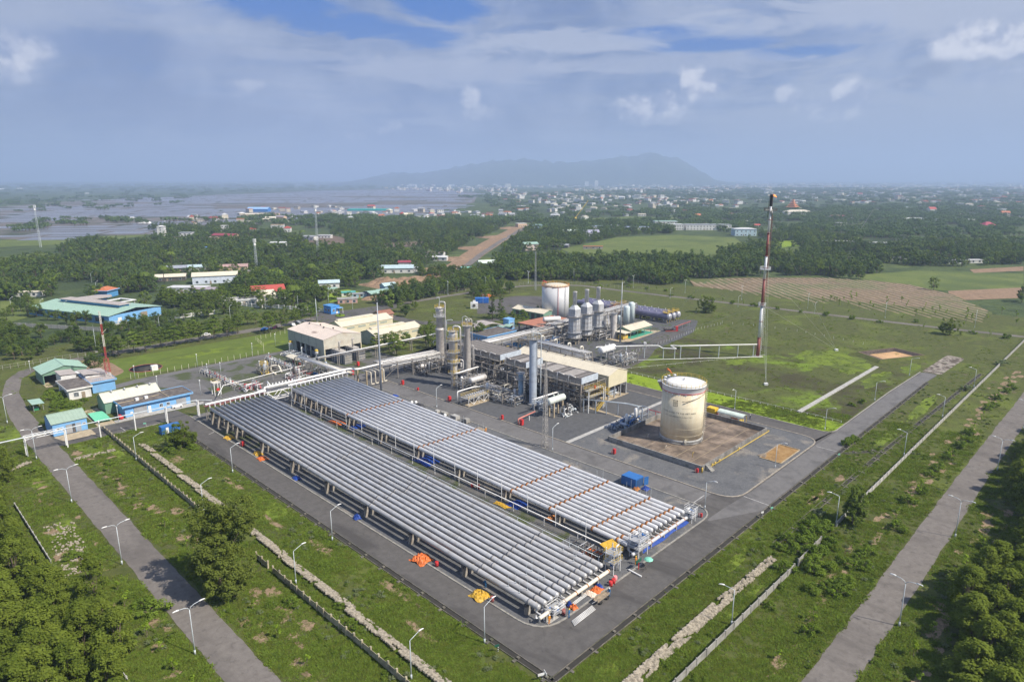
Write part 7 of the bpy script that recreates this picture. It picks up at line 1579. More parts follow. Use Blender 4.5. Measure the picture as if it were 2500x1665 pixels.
for x,y,w,h,lab in((143.6,135.8,.9,2.0,'tall red fire cabinet at the end of the salmon pipe'),(142.9,143.8,.6,1.6,'small red fire cabinet on the kerb left of the salmon pipe'),(142.9,169.9,.9,1.9,'red fire cabinet beside the metering skid'),(143.2,197.3,.8,1.8,'red fire cabinet left of the nearest column'),(150.6,78.6,.5,1.2,'small red cabinet at the near corner of the bund'),(145.4,101.6,.7,1.6,'small red fire cabinet on the gravel left of the bund'),(74.8,182.0,.7,1.5,'red cabinet under the far end of the front pipe bank'),(142.8,187.5,.5,1.2,'small dark red cabinet near the foot of the slim column'),(146.2,232.0,.9,1.8,'red cabinet under the engine enclosures'),(137.4,222.4,.9,1.8,'red cabinet at the looped pipes'),(100,232.2,.7,1.6,'red cabinet in the left yard by the valves')):cabinet(lab,x,y,w,h)
cabinet('dark red cabinet on the corner island beyond the rear bank',129.6,65.9,.4,1.0)
t=thing('bollard','yellow bollard at the near corner of the bund','bollard',(151.2,77.6,0));q=MB();q.lathe(151.4,77.7,[(.22,0),(.22,1.4),(.1,1.5)],12);obj('post',q,M_yellow,t)
# barrels
def barrel(label,x,y,m=M_red,s=1.0):
 t=thing('oil_barrel',label,'barrel',(x,y,.03));q=MB();q.lathe(x,y,[(.36*s,.03),(.36*s,1.05*s),(.33*s,1.06*s)],16);obj('drum',q,m,t);q=MB()
 for z in(.35,.7):q.lathe(x,y,[(.35*s,.03+z*s),(.39*s,.05+z*s),(.35*s,.07+z*s)],16)
 obj('hoops',q,m,t);return t
for x,y,m,lab in((74.3,77.6,M_redd,'dull red barrel beside the yellow tarpaulin near the corner'),(80.6,65.9,M_redd,'dull red barrel behind the worker in blue at the road kerb'),(93.4,64.9,M_red,'left red barrel of the pair at the kerb by the valve tower'),(94.4,65.0,M_red,'right red barrel of the pair at the kerb by the valve tower'),(95.4,65.3,mat('pink_plastic',(.75,.28,.28),.5),'pink barrel right of the two red barrels at the kerb'),(74.6,93.8,M_red,'red barrel beside the big orange tarpaulin'),(103.3,114.8,M_red,'left red bottle standing between the pipe banks'),(103.9,113.2,M_red,'right red bottle standing between the pipe banks')):barrel(lab,x,y,m)
# tarpaulins: crumpled sheets
def tarp(label,x,y,rx,ry,h,m,seed,z=.03):
 mb=MB();n=13
 for j in range(n+1):
  for i in range(n+1):
   u,v=i/n*2-1,j/n*2-1;rr=1+.35*noise.noise(Vector((math.atan2(v,u)*1.2,seed*3.1,0)));e=max(0,1-(abs(u)**2.2+abs(v)**2.2)*.8)
   zz=z+.03+h*e**.8*(.5+.9*abs(noise.noise(Vector((u*2.6+seed,v*2.6,seed)))))+.05*abs(noise.noise(Vector((u*7,v*7,seed))))
   mb.v.append((x+u*rx*rr,y+v*ry*rr,zz))
 for j in range(n):
  for i in range(n):a=j*(n+1)+i;mb.f.append((a,a+1,a+n+2,a+n+1));mb.s.append(False)
 return tag(obj('tarpaulin',mb,m),label,'tarpaulin')
for lab,x,y,rx,ry,h,m in(('big yellow tarpaulin heaped over the kerb near the corner',74.0,80.3,1.6,1.7,1.1,M_tarpy),('big bright orange tarpaulin heap beside a red barrel',73.9,97.8,1.8,1.9,1.3,M_tarpo),('orange tarpaulin at the foot of a pier, upper end of the front bank',74.5,169.6,1.3,1.6,.6,M_tarpo),('folded ochre cover beside the same pier',75.2,173.3,1.0,1.4,1.2,M_tarpy),('yellow tarpaulin on the grass under the far end of the front bank',74.8,191.5,1.3,2.0,.6,M_tarpy),('blue tarpaulin lump on the kerb, third pier from the far end',74.9,151.0,.9,1.2,.9,M_tarpb),('blue tarpaulin drum cover on the kerb midway along the bank',74.2,121.8,.8,1.0,1.2,M_tarpb),('orange sheet spread between the banks near their far end',104.2,179.5,1.4,3.2,.3,M_tarpo),('blue sheet spread under the rear bank near its far end',106.5,172.0,2.6,2.0,.3,M_tarpb),('large blue sheet under the rear bank at its middle',105.4,136.0,2.6,3.4,.5,M_tarpb),('blue sheet under the rear bank nearer the front',104.8,100.5,2.0,2.0,.4,M_tarpb),('yellow sheets on the ground between the banks',101.7,103.0,.8,2.4,.3,M_tarpy),('ochre cover beside a rear bank pier',105.0,89.8,1.4,1.2,.7,M_rust),('orange and blue heap on the gravel by the valve tower',90.6,66.0,1.3,1.0,.7,M_tarpo),('small blue tarpaulin on that heap',91.4,66.2,.7,.8,.9,M_tarpb),('orange sheet draped beside the kerb near the corner',83.2,65.9,.6,1.0,1.0,M_tarpo),('blue bundle on top of the small orange sheet',83.1,66.6,.5,.5,1.3,M_tarpb),('blue cover beside the inner road near the tall mast',133.0,188.2,1.0,1.3,.8,M_tarpb),('blue cover in front of the open site container',132.9,83.0,1.0,.9,.9,M_tarpb),('orange sheets over the valve skid',99.9,74.5,1.5,1.8,.5,M_tarpo),('rust brown heap beside the blue site container',131.2,84.6,.9,.9,.7,M_rust),('pale canvas heap near the kerb by the valve tower',88.7,66.0,.8,1.1,.4,mat('canvas',(.72,.6,.48),.8))):tarp(lab,x,y,rx,ry,h,m,rnd.randint(1,99))
t=tag(obj('yellow_awning',MB().slab((98.9,69.3,3.0),(102.6,69.3,2.8),(102.9,71.6,3.4),(99.1,72.0,3.6),.05),M_tarpy),'taut yellow sheet hung between the two valve towers','tarpaulin')
t=thing('blue_sheet_strip','long rusty trough edged with blue and orange sheets under the rear bank header','tarpaulin',(107,66,0));q=MB();q.slab((107,67.2,.25),(125,67.2,.25),(125,68.6,.35),(107,68.6,.35),.1);obj('rusty_trough',q,M_rust,t);q=MB()
for k in range(12):x=107+k*1.5;q.slab((x,66.5+.2*math.sin(k),.35),(x+1.5,66.5+.2*math.sin(k+1),.35),(x+1.5,67.15,.75),(x,67.15,.75),.04)
obj('blue_sheet',q,M_tarpb,t)
# concrete blocks and crates along the inner road
def block(label,x,y,w,d,h,m=M_conc):
 t=thing('concrete_block',label,'block',(x,y,.03));q=MB();q.bx(x-w/2,x+w/2,y-d/2,y+d/2,.2,h);obj('block',q,m,t);q=MB();q.bx(x-w/2+.1,x-w/2+.4,y-d/2-.1,y+d/2+.1,.03,.2);q.bx(x+w/2-.4,x+w/2-.1,y-d/2-.1,y+d/2+.1,.03,.2);obj('bearer',q,M_wood,t)
 q=MB();q.bx(x-w/2+.15,x+w/2-.15,y-d/2+.15,y+d/2-.15,h,h+.12);obj('top_layer',q,m,t)
for x,y,w,d,h,m,lab in((132.6,155.0,1.8,2.6,1.3,M_conc_l,'largest of the pale concrete blocks beside the inner road'),(133.1,150.2,1.6,1.8,1.3,M_conc,'squarish grey block right of the largest one'),(132.8,160.8,1.6,2.4,.9,M_conc,'low concrete block left of the largest one'),(132.6,164.2,1.4,1.6,.7,M_conc_l,'small concrete block fourth along the road'),(132.6,173.4,1.4,2.6,.8,mat('dark_crate',(.07,.07,.075),.8),'dark crate beside the lamp on the inner road'),(131.6,170.6,1.2,1.6,.7,MATS['dark_crate'],'smaller dark crate beside the first'),(131.6,141.9,1.6,3.0,.5,M_wood,'flat stack of pale timber beside the orange worker')):block(lab,x,y,w,d,h,m)
for k,(x,y)in enumerate(((132.2,177.4),(133.2,176.4),(131.8,159.2))):tag(obj('sack',MB().lathe(x,y,[(.45,.03),(.55,.5),(.4,.9),(.15,1.05)],10),M_white),('left','right')[k]+' white sack by the inner road near the dark crates' if k<2 else('white sack lying behind the large concrete block' if k==2 else 'white bundle beside the lattice mast'),'sack')
# planks, cart, umbrella, crew things at the kerb
for lab,x,y,n,L in(('bundle of long white poles on the asphalt at the corner',82.5,62.9,5,6.2),('shorter bundle of white poles on the gravel at the front header',85.6,66.6,3,4.6)):
 t=thing('pole_bundle',lab,'poles',(x,y,0))
 for k in range(n):q=MB();q.tube((x-L/2+.15*k,y-.45+k*.26,.14),(x+L/2+.1*k,y-.3+k*.26,.14),.08,6);obj('pole',q,M_roofw,t)
t=thing('loose_beam','single white beam lying across the kerb at the valve towers','beam',(100.3,63.9,0));q=MB();q.bar((100.1,65.5,.25),(100.0,62.4,.15),.3,.2);obj('beam',q,M_roofw,t)
t=thing('hand_cart','long timber hand cart with two wheels standing on the asphalt','cart',(88.6,63.4,0));q=MB();q.bx(86.7,90.3,62.9,63.9,.75,.85);obj('deck',q,M_wood,t)
for y in(62.9,63.85):q=MB();q.bx(86.7,90.3,y,y+.06,.85,1.2);obj('side_board',q,M_wood,t)
for x in(87.6,89.6):
 for y in(62.75,64.0):q=MB();q.tube((x,y,.35),(x,y+.08,.35),.35,14);obj('wheel',q,M_black,t)
q=MB();q.bar((86.7,63.4,.8),(85.6,63.4,.9),.07);obj('handle',q,M_steel,t)
t=thing('beach_umbrella','mint green umbrella on the asphalt edge beyond the valve towers','umbrella',(103.9,63.4,0));mat('mint_tarp',(.20,.55,.40),.6);q=MB();q.lathe(103.9,63.4,[(.95,1.7),(.7,1.9),(.02,2.1)],8,sm=False);obj('canopy',q,MATS['mint_tarp'],t);q=MB();q.tube((103.9,63.4,0),(103.9,63.4,2.2),.03,6);obj('pole',q,M_steel,t)
t=thing('notice_board','dark green notice board on a red post by the second valve tower','sign',(101.9,64.4,0));q=MB();q.bx(101.0,102.8,64.35,64.45,1.5,2.2);obj('board',q,mat('dark_green_board',(.02,.11,.07),.6),t);q=MB();q.bx(101.8,101.95,64.3,64.4,0,1.5);obj('post',q,M_red,t)
t=thing('parked_bicycle','dark bicycle by the mint green umbrella','bicycle',(102.2,63.2,0))
for x in(101.7,102.8):q=MB();q.path([(x+.33*math.cos(a*.5236),63.2,.35+.33*math.sin(a*.5236))for a in range(13)],.03,5);obj('wheel',q,M_black,t)
q=MB();q.bar((101.7,63.2,.35),(102.1,63.2,.9),.04);q.bar((102.1,63.2,.9),(102.6,63.2,.85),.04);q.bar((102.6,63.2,.85),(102.8,63.2,.35),.04);q.bar((102.15,63.2,.4),(102.6,63.2,.85),.04);q.bar((102.6,63.0,1.05),(102.6,63.4,1.05),.04);obj('frame',q,M_dark,t)
def sign(label,x,y,m,w=1.1,zz=1.1,vee=False):
 t=thing('road_sign',label,'sign',(x,y,0));q=MB()
 for k in range(6):q.box(x,y,k*.2,.1,.1,.2)
 obj('striped_post',q,M_white,t);q=MB()
 for k in range(3):q.box(x,y,.1+k*.4,.11,.11,.2)
 obj('stripes',q,M_dark,t);q=MB();q.box(x-.35,y-.1,zz,w,.06,.42,R(-25));
 if vee:q.box(x+.35,y-.35,zz,w,.06,.42,R(65))
 obj('board',q,m,t)
sign('white arrow sign on a striped post at the drain corner',66.0,57.9,M_white,vee=True);sign('small green sign on a striped post beside the drain',65.8,67.4,MATS['dark_green_board'],.8);sign('small mint sign beside the drain on the south-east verge',143.2,55.4,MATS['mint_tarp'],.7);sign('small green sign beside the drain near the clipped bushes',186.6,55.3,MATS['mint_tarp'],.7);sign('white sign at the drain, lower on the south-east verge',139.6,56.0,M_white,.7);sign('mint sign on the verge before the long blue building',60.5,219.0,MATS['mint_tarp'],.8)
# parked cars under the road trees
def car(label,x,y,rz,m):
 t=thing('parked_car',label,'car',(0,0,0));q=MB();pr=[(-2.2,.35),(-2.2,.8),(-1.5,.95),(-.9,1.42),(.7,1.45),(1.35,.98),(2.15,.85),(2.25,.4)];n=len(pr)
 q.add([(a,-.85,b)for a,b in pr]+[(a,.85,b)for a,b in pr],[tuple(range(n))[::-1],tuple(range(n,2*n))]+[(i,(i+1)%n,n+(i+1)%n,n+i)for i in range(n)]);obj('body',q,m,t)
 for a in(-1.35,1.4):
  for b in(-.88,.72):q=MB();q.tube((a,b,.34),(a,b+.16,.34),.34,12);obj('wheel',q,M_black,t)
 q=MB();q.add([(-.85,-.87,1.0),(.65,-.87,1.0),(.5,-.87,1.36),(-.6,-.87,1.36)],[(0,1,2,3)]);q.add([(-.85,.87,1.0),(.65,.87,1.0),(.5,.87,1.36),(-.6,.87,1.36)],[(3,2,1,0)]);q.add([(1.33,-.7,1.03),(1.33,.7,1.03),(.74,.65,1.44),(.74,-.65,1.44)],[(0,1,2,3)]);obj('glass',q,M_glass,t)
 t.location=(x,y,.05);t.rotation_euler=(0,0,rz);return t
for k,(z,x,y,m,lab)in enumerate((('z',230,580,M_blue,'dark blue car parked in shade under the road trees, leftmost'),('z',450,535,mat('car_maroon',(.25,.03,.08),.3),'maroon car parked in shade under the road trees'),('z',830,485,M_white,'white car at the end of the tree row behind the compressor hall'),('z',920,435,mat('car_silver',(.5,.52,.55),.3,.5),'silver car parked behind the compressor hall, left one'),('z',1000,410,MATS['car_silver'],'silver car parked behind the compressor hall, right one'),('a',1850,810,M_white,'white van-like car half hidden by the lawn trees'))):p=W(z,x,y);car(lab,p.x,p.y,R(20+30*k),m)
# people
SKIN=mat('skin',(.42,.25,.17),.6);HEL_W,HEL_Y=M_white,mat('helmet_yellow',(.85,.62,.05),.4)
def person(label,x,y,rz,suit,helmet,pose='stand',z=.03):
 t=thing('person',label,'person',(x,y,z),rz)
 J={'pel':((0,0,.95),.15),'chest':((0,.02,1.32),.165),'neck':((0,.02,1.50),.06),'sl':((-.19,.02,1.43),.075),'sr':((.19,.02,1.43),.075),'hl':((-.10,0,.90),.105),'hr':((.10,0,.90),.105),'kl':((-.12,.03,.50),.075),'kr':((.13,.0,.50),.075),'al':((-.13,-.02,.10),.055),'ar':((.14,-.03,.10),.055),'fl':((-.14,.14,.05),.045),'fr':((.16,.13,.05),.045),'el':((-.27,0,1.16),.055),'er':((.27,0,1.16),.055),'wl':((-.25,.12,.92),.04),'wr':((.25,.12,.92),.04)}
 if pose=='work':J['wl']=((-.16,.42,1.05),.04);J['wr']=((.16,.42,1.05),.04);J['el']=((-.27,.12,1.14),.055);J['er']=((.27,.12,1.14),.055)
 if pose=='walk':J['kl']=((-.11,.2,.52),.075);J['al']=((-.12,.24,.1),.055);J['fl']=((-.12,.40,.06),.045);J['ar']=((.13,-.28,.13),.055);J['fr']=((.13,-.12,.05),.045)
 E=[('pel','chest'),('chest','neck'),('chest','sl'),('chest','sr'),('sl','el'),('el','wl'),('sr','er'),('er','wr'),('pel','hl'),('pel','hr'),('hl','kl'),('kl','al'),('al','fl'),('hr','kr'),('kr','ar'),('ar','fr')]
 ks=list(J);me=bpy.data.meshes.new('body');me.from_pydata([J[k][0]for k in ks],[(ks.index(a),ks.index(b))for a,b in E],[]);me.materials.append(suit);o=bpy.data.objects.new('body',me);COL.objects.link(o);o.parent=t
 o.modifiers.new('skin','SKIN');o.modifiers.new('sub','SUBSURF').render_levels=1
 for k,v in zip(ks,me.skin_vertices[0].data):v.radius=(J[k][1],J[k][1]);v.use_root=(k=='pel')
 def part(name,q,m):oo=bpy.data.objects.new(name,mesh_of(name,q,m));COL.objects.link(oo);oo.parent=t;return oo
 q=MB();q.lathe(0,.03,[(.03,1.50),(.07,1.53),(.085,1.60),(.09,1.66),(.08,1.72),(.04,1.76),(.01,1.77)],12);q.bar((0,.11,1.63),(0,.135,1.61),.03);q.bar((-.1,.03,1.64),(-.085,.03,1.62),.03);q.bar((.085,.03,1.62),(.1,.03,1.64),.03);part('head',q,SKIN)
 q=MB();q.bar((-.045,.112,1.655),(-.02,.115,1.655),.012);q.bar((.02,.115,1.655),(.045,.112,1.655),.012);q.bar((-.03,.115,1.575),(.03,.115,1.575),.01);part('face_features',q,M_dark)
 if helmet:q=MB();q.lathe(0,.03,[(.16,1.67),(.125,1.69),(.12,1.75),(.09,1.81),(.03,1.84),(.01,1.84)],14);part('helmet',q,helmet)
 for s,w in((-1,'wl'),(1,'wr')):
  c=Vector(J[w][0]);dd=Vector((0,.5,-.85)).normalized()if pose!='work' else Vector((0,1,-.1));q=MB();q.tube(c,c+dd*.09,.04,6,.035)
  for k in range(4):f=c+dd*.09+Vector(((k-1.5)*.018,0,0));q.path([f,f+dd*(.035+.005*(k in(1,2))),f+dd*.06+Vector((0,-.01,-.02))],.009,5)
  f=c+dd*.04+Vector((-s*.035,0,0));q.path([f,f+dd*.03+Vector((-s*.02,0,0)),f+dd*.05],.011,5);part('hand',q,SKIN)
 for s,w in((-1,'al'),(1,'ar')):
  c=Vector(J[w][0]);q=MB();q.box(c.x,c.y+.05,0,.1,.27,.09);part('boot',q,M_black)
 return t
S_blue=mat('blue_overalls',(.02,.16,.36),.8,var=.15,scale=6);S_or=mat('orange_overalls',(.78,.30,.02),.8,var=.15,scale=6)
person('worker in blue overalls and white helmet under the front pipe bank',76.4,81.6,R(100),S_blue,HEL_W,'work');person('worker in orange overalls and white helmet at the near corner of the pipe yard',76.9,66.0,R(180),S_or,HEL_W,'stand',.05);person('worker in blue overalls and yellow helmet on the kerb at the corner',80.6,64.6,R(200),S_blue,HEL_Y,'stand',.03)
person('worker in blue leaning at the end of the timber hand cart',90.6,63.2,R(85),S_blue,HEL_W,'work',.02);person('worker in orange standing beside the rear pipe bank near the timber stack',131.3,139.3,R(160),S_or,HEL_W);person('person in dark clothes walking on the road behind the arched shelter',198.6,86.6,R(-20),mat('dark_clothes',(.05,.06,.09),.8),HEL_W,'walk',.02)
person('worker in orange with a blue sheet at the second valve tower',103.0,65.8,R(200),S_or,HEL_Y,'work')
# vegetation
def leaf_cluster(q,c,r,n,s,rr,flat=1.0,up=.9):
 for _ in range(n):
  d=Vector((rr.gauss(0,1),rr.gauss(0,1),rr.gauss(0,1)))
  if d.length<1e-3:continue
  d.normalize();p=c+Vector((d.x,d.y,d.z*flat))*r*(rr.random()**.35)
  nrm=(d+Vector((rr.uniform(-.7,.7),rr.uniform(-.7,.7),rr.uniform(-.5,.7)+up))).normalized();a=nrm.orthogonal().normalized();b=nrm.cross(a);t=rr.uniform(0,6.28);a,b=a*math.cos(t)+b*math.sin(t),b*math.cos(t)-a*math.sin(t);k=s*rr.uniform(.6,1.3)
  q.v+=[tuple(p+a*k),tuple(p+b*k*.6),tuple(p-a*k),tuple(p-b*k*.6)];o=len(q.v);q.f.append((o-4,o-3,o-2,o-1));q.s.append(False)
def limbs(q,base,tips,r,rr,n=6):
 for tp in tips:
  m=base.lerp(tp,.5)+Vector((rr.uniform(-.3,.3),rr.uniform(-.3,.3),rr.uniform(0,.4)));q.path([base,m,tp],r*rr.uniform(.6,1),n,.03)
def tree_proto(name,leafm,shape,H,Rr,nc,nl,ls,seed,trunk=.18,barkm=None):
 """crown as leaf clumps set through its volume; returns (trunk mesh, crown mesh)"""
 rr=random.Random(seed);C=MB();T=MB();tips=[]
 if shape=='round':
  for i in range(nc):
   d=Vector((rr.gauss(0,1),rr.gauss(0,1),rr.gauss(0,.8))).normalized();f=rr.uniform(.35,1)**.5;p=Vector((d.x*Rr*f,d.y*Rr*f,H*.57+d.z*H*.40*f));tips.append(p);leaf_cluster(C,p,Rr*rr.uniform(.24,.40),nl,ls,rr,.8)
 elif shape=='lobed':
  lobes=[(Vector((rr.uniform(-.5,.5)*Rr,rr.uniform(-.5,.5)*Rr,H*z)),Rr*rr.uniform(.42,.62))for z in(.25,.33,.38,.45,.5,.58,.66,.74,.83,.42,.3)]
  for i in range(nc):
   c,r_=rr.choice(lobes);d=Vector((rr.gauss(0,1),rr.gauss(0,1),rr.gauss(.2,.8))).normalized();p=c+d*r_*rr.uniform(.75,1.1);p.z=max(H*.13,p.z);tips.append(p);leaf_cluster(C,p,Rr*rr.uniform(.10,.19),nl,ls,rr,.8)
 elif shape=='tall':
  for i in range(nc):
   z=rr.random();w=Rr*(math.sin(math.pi*min(1,(z*.85+.17)))**.7)*rr.uniform(.45,1.05);a=rr.uniform(0,6.28);p=Vector((w*math.cos(a),w*math.sin(a),H*(.16+.82*z)));tips.append(p);leaf_cluster(C,p,Rr*rr.uniform(.26,.46),nl,ls,rr,.95)
 elif shape=='tier':
  for L in range(5):
   z=H*(.42+.14*L);w=Rr*(1,.95,.8,.6,.3)[L]
   for i in range(max(3,int(nc*(.3,.27,.22,.14,.07)[L]))):a=rr.uniform(0,6.28);f=math.sqrt(rr.random());p=Vector((w*f*math.cos(a),w*f*math.sin(a),z+rr.uniform(-.25,.25)));tips.append(p);leaf_cluster(C,p,Rr*.26,nl,ls,rr,.32,.8)
 elif shape=='cone':
  for i in range(nc):z=rr.random()**1.2;w=Rr*(1-z)*rr.uniform(.3,1)+.1;a=rr.uniform(0,6.28);p=Vector((w*math.cos(a),w*math.sin(a),H*(.06+.94*z)));tips.append(p);leaf_cluster(C,p,Rr*.32*(1.1-z*.7),nl,ls,rr,.7)
 elif shape=='shrub':
  for i in range(nc):a=rr.uniform(0,6.28);f=math.sqrt(rr.random());p=Vector((Rr*f*math.cos(a),Rr*f*math.sin(a),H*rr.uniform(.25,.85)*(1.1-f*.5)));tips.append(p);leaf_cluster(C,p,Rr*rr.uniform(.25,.42),nl,ls,rr,.7,.5)
 elif shape=='sapling':
  for i in range(nc):z=rr.uniform(.45,1);a=rr.uniform(0,6.28);p=Vector((Rr*rr.random()*math.cos(a),Rr*rr.random()*math.sin(a),H*z));tips.append(p);leaf_cluster(C,p,.28,nl,ls,rr,.8)
 elif shape=='palm':
  for i in range(14):
   a=i*2.4;pts=[Vector((u*Rr*math.cos(a),u*Rr*math.sin(a),H+.9*math.sin(u*2.6)-u*u*1.6))for u in(0,.3,.6,.85,1)]
   for p0,p1 in zip(pts,pts[1:]):
    s=Vector((-math.sin(a),math.cos(a),-.35))*.5;s2=Vector((-math.sin(a),math.cos(a),.35))*.5;o=len(C.v);C.v+=[tuple(p0),tuple(p1),tuple(p1+s),tuple(p0+s),tuple(p1-s2),tuple(p0-s2)];C.f+=[(o,o+1,o+2,o+3),(o,o+5,o+4,o+1)];C.s+=[False,False]
  T.path([(0,0,-.5),(.1,0,H*.5),(0,0,H)],trunk,7,trunk*.7)
 if shape!='palm':
  fork=H*(.3 if shape in('round','tier')else.12 if shape=='tall' else.2);top=Vector((rr.uniform(-.2,.2),rr.uniform(-.2,.2),fork));T.path([(0,0,-.6),(rr.uniform(-.1,.1),0,fork*.5),top],trunk,8,trunk*.75)
  rr.shuffle(tips);limbs(T,top,[t*.93 for t in tips[:10 if shape!='sapling' else 3]],trunk*.55,rr,5)
  if shape in('tall','cone'):T.path([top,(0,0,H*.9)],trunk*.7,6,.04)
 return mesh_of('trunk',T,barkm or M_bark),mesh_of('crown',C,leafm)
def tree_at(proto,name,label,cat,x,y,s=1.0,rz=None,z=0.0,group=None,sz=None):
 t=thing(name,label,cat,(x,y,z),rnd.uniform(0,6.28)if rz is None else rz,group);t.scale=(s,s,sz or s)
 for nm,me in zip(('trunk','crown'),proto):o=bpy.data.objects.new(nm,me);COL.objects.link(o);o.parent=t
 return t
P_big=tree_proto('big',L_big,'lobed',17,7.0,330,120,.20,4,.42)
P_ac=[tree_proto('acacia',L_near,'tall',10.5,2.6,44,120,.20,10+k,.14)for k in range(4)]
P_md=[tree_proto('mid',L_mid if k%2 else L_dark,'round',8.0,3.0,30,60,.26,20+k,.2)for k in range(4)]
ORD=('first','second','third','fourth','fifth','sixth','seventh','eighth','ninth','tenth','eleventh','twelfth','thirteenth','fourteenth','fifteenth','sixteenth','seventeenth','eighteenth','nineteenth','twentieth','twenty-first','twenty-second','twenty-third','twenty-fourth','twenty-fifth','twenty-sixth','twenty-seventh','twenty-eighth','twenty-ninth','thirtieth')
P_tier=[tree_proto('tier',(L_mid,L_lightg,L_mid)[k],'tier',8.0,3.4,46,44,.24,30+k,.16)for k in range(3)]
P_far=[tree_proto('far',(L_far,L_dark,L_mid,L_far,L_lightg)[k],'round' if k!=3 else 'tall',(11,10,9.5,11.5,8)[k],(3.9,3.6,3.8,3.2,3.3)[k],17,30,.50,40+k,.2)for k in range(5)]
P_sh=[tree_proto('shrub',(L_shrub,L_sage,L_shrub)[k],'shrub',2.0,1.5,16,60,.15,50+k,.05)for k in range(3)]
P_sap=[tree_proto('sapling',L_lime,'sapling',2.2,.45,6,22,.13,60+k,.04)for k in range(3)]
P_cone=[tree_proto('cone',L_dark,'cone',15,2.4,70,34,.22,70+k,.2)for k in range(2)]
P_palm=tree_proto('palm',L_mid,'palm',8,2.8,0,0,0,80,.2)
tree_at(P_big,'rain_tree','very large dense tree beside the left road casting a shadow on it','tree',41.2,117.0,1.0,0.4,sz=1.04)
P_rt=tree_proto('round',L_near,'lobed',7.2,4.6,110,60,.2,92,.25)
tree_at(P_rt,'round_tree','round spreading bush-like tree beside the weathered blue container','tree',61.6,193.0,1.05,sz=1.0)
P_dk=tree_proto('dark',L_mid,'lobed',9.4,3.3,130,60,.2,95,.2)
t=tree_at(P_dk,'dark_tree','single dark tree beside the street lamp on the right-hand slope','tree',150.8,40.2,1.0,sz=1.0)
tree_at(P_rt,'field_tree','lone round tree beyond the bullet tanks','tree',351.3,185.2,1.25,sz=1.25);tree_at(P_rt,'field_tree','lone dark round tree on the verge before the ring road at the right','tree',385.5,70.0,1.1,sz=1.1)
for k,(x,y)in enumerate(((252.1,261.2),(256.8,259.0))):tree_at(P_cone[k],'conifer',('left','right')[k]+' one of two dark conical trees before the dark lot','tree',x,y,1.25,sz=1.05)
for x,y,s,pr,lab in((243.9,243.8,1.0,P_tier[0],'spreading tree left of the separate mint carport'),(253.3,239.0,1.0,P_tier[1],'tree right of the sign building'),(278.1,249,.75,P_md[0],'small tree beside the white tank workshop'),(213.6,231.5,1.15,P_md[1],'tree at the left wall of the blue office'),(249,243,.9,P_tier[2],'paler spreading tree behind the carports'),(165.5,246.6,1.05,P_tier[0],'leftmost round tree in front of the near warehouse'),(170.0,243.2,1.2,P_md[3],'second round tree in front of the near warehouse'),(167.5,234.5,1.1,P_tier[1],'tree behind the two-pipe trestle'),(176.5,241.5,1.1,P_md[1],'third round tree in front of the near warehouse'),(190.5,243,1.25,P_md[3],'dense tree beside the tallest column'),(198,249,1.1,P_tier[2],'tree right behind the tallest column'),(186,233,1.0,P_md[1],'low tree left of the tallest column'),(67.0,299.5,1.1,P_md[2],'dark tree right of the open green shed')):tree_at(pr,'garden_tree',lab,'tree',x,y,s)
for k,(x,y)in enumerate(((197.2,57.0),(198.6,56.9),(199.9,56.8),(201.3,56.6),(202.4,56.5))):o=tree_at(P_sh[0],'clipped_bush','clipped round bush in the short row at the road junction, %s'%('first','second','third','fourth','last')[k],'bush',x,y,.85,sz=1.2,group='clipped bushes at the junction')
# roadside trees, left
row=[(82,321),(88.4,322.8),(93.4,320.5),(99.8,322.7),(105.5,322.4),(111.7,322.8),(117.1,322.1),(123.7,323.5),(130.6,323.2),(137.9,326.3),(149.9,317.6),(158.4,320.5),(167,323),(177.7,325.7)]
for k,(x,y)in enumerate(row):tree_at(P_tier[k%3],'avenue_tree',ORD[k]+' flat-topped tree from the left in the near row behind the lawn','tree',x+rnd.uniform(-1,1),y+rnd.uniform(-.8,.8),rnd.uniform(1.0,1.25),group='flat-topped trees in the near row along the shaded road')
for k in range(26):tree_at((P_md+P_tier)[rnd.randint(0,6)],'avenue_tree',ORD[k]+' tree from the left in the far row along the shaded road','tree',72+k*4.6+rnd.uniform(-1.5,1.5),340+rnd.uniform(-4,4),rnd.uniform(.8,1.05),group='trees in the far row along the shaded road')
for k in range(18):p=W('a',1480+k*52,rnd.uniform(500,560));tree_at(P_tier[k%3],'avenue_tree',ORD[k]+' tree from the left on the car park road beyond the blue factory','tree',p.x,p.y,rnd.uniform(1.1,1.4),group='trees lining the car park road beyond the blue factory')
pal=W('q',1030,1255);tree_at(P_palm,'palm_tree','dark palm between the red-roofed house and the guard house','tree',pal.x,pal.y,1.5)
for k,(z,x,y)in enumerate((('p',1680,1265),('p',1975,985),('p',1890,1180),('q',1125,500),('q',1230,965))):p=W(z,x,y);tree_at(P_palm,'palm_tree','far palm among the trees, %s'%('left of the cream sheds','before the grey-roofed shed','in front of the low cream shed','by the brown field','right of the clearing')[k],'tree',p.x,p.y,1.5)
def pxpoly(k,L):return[tuple(W(k,x,y)[:2])for x,y in L]
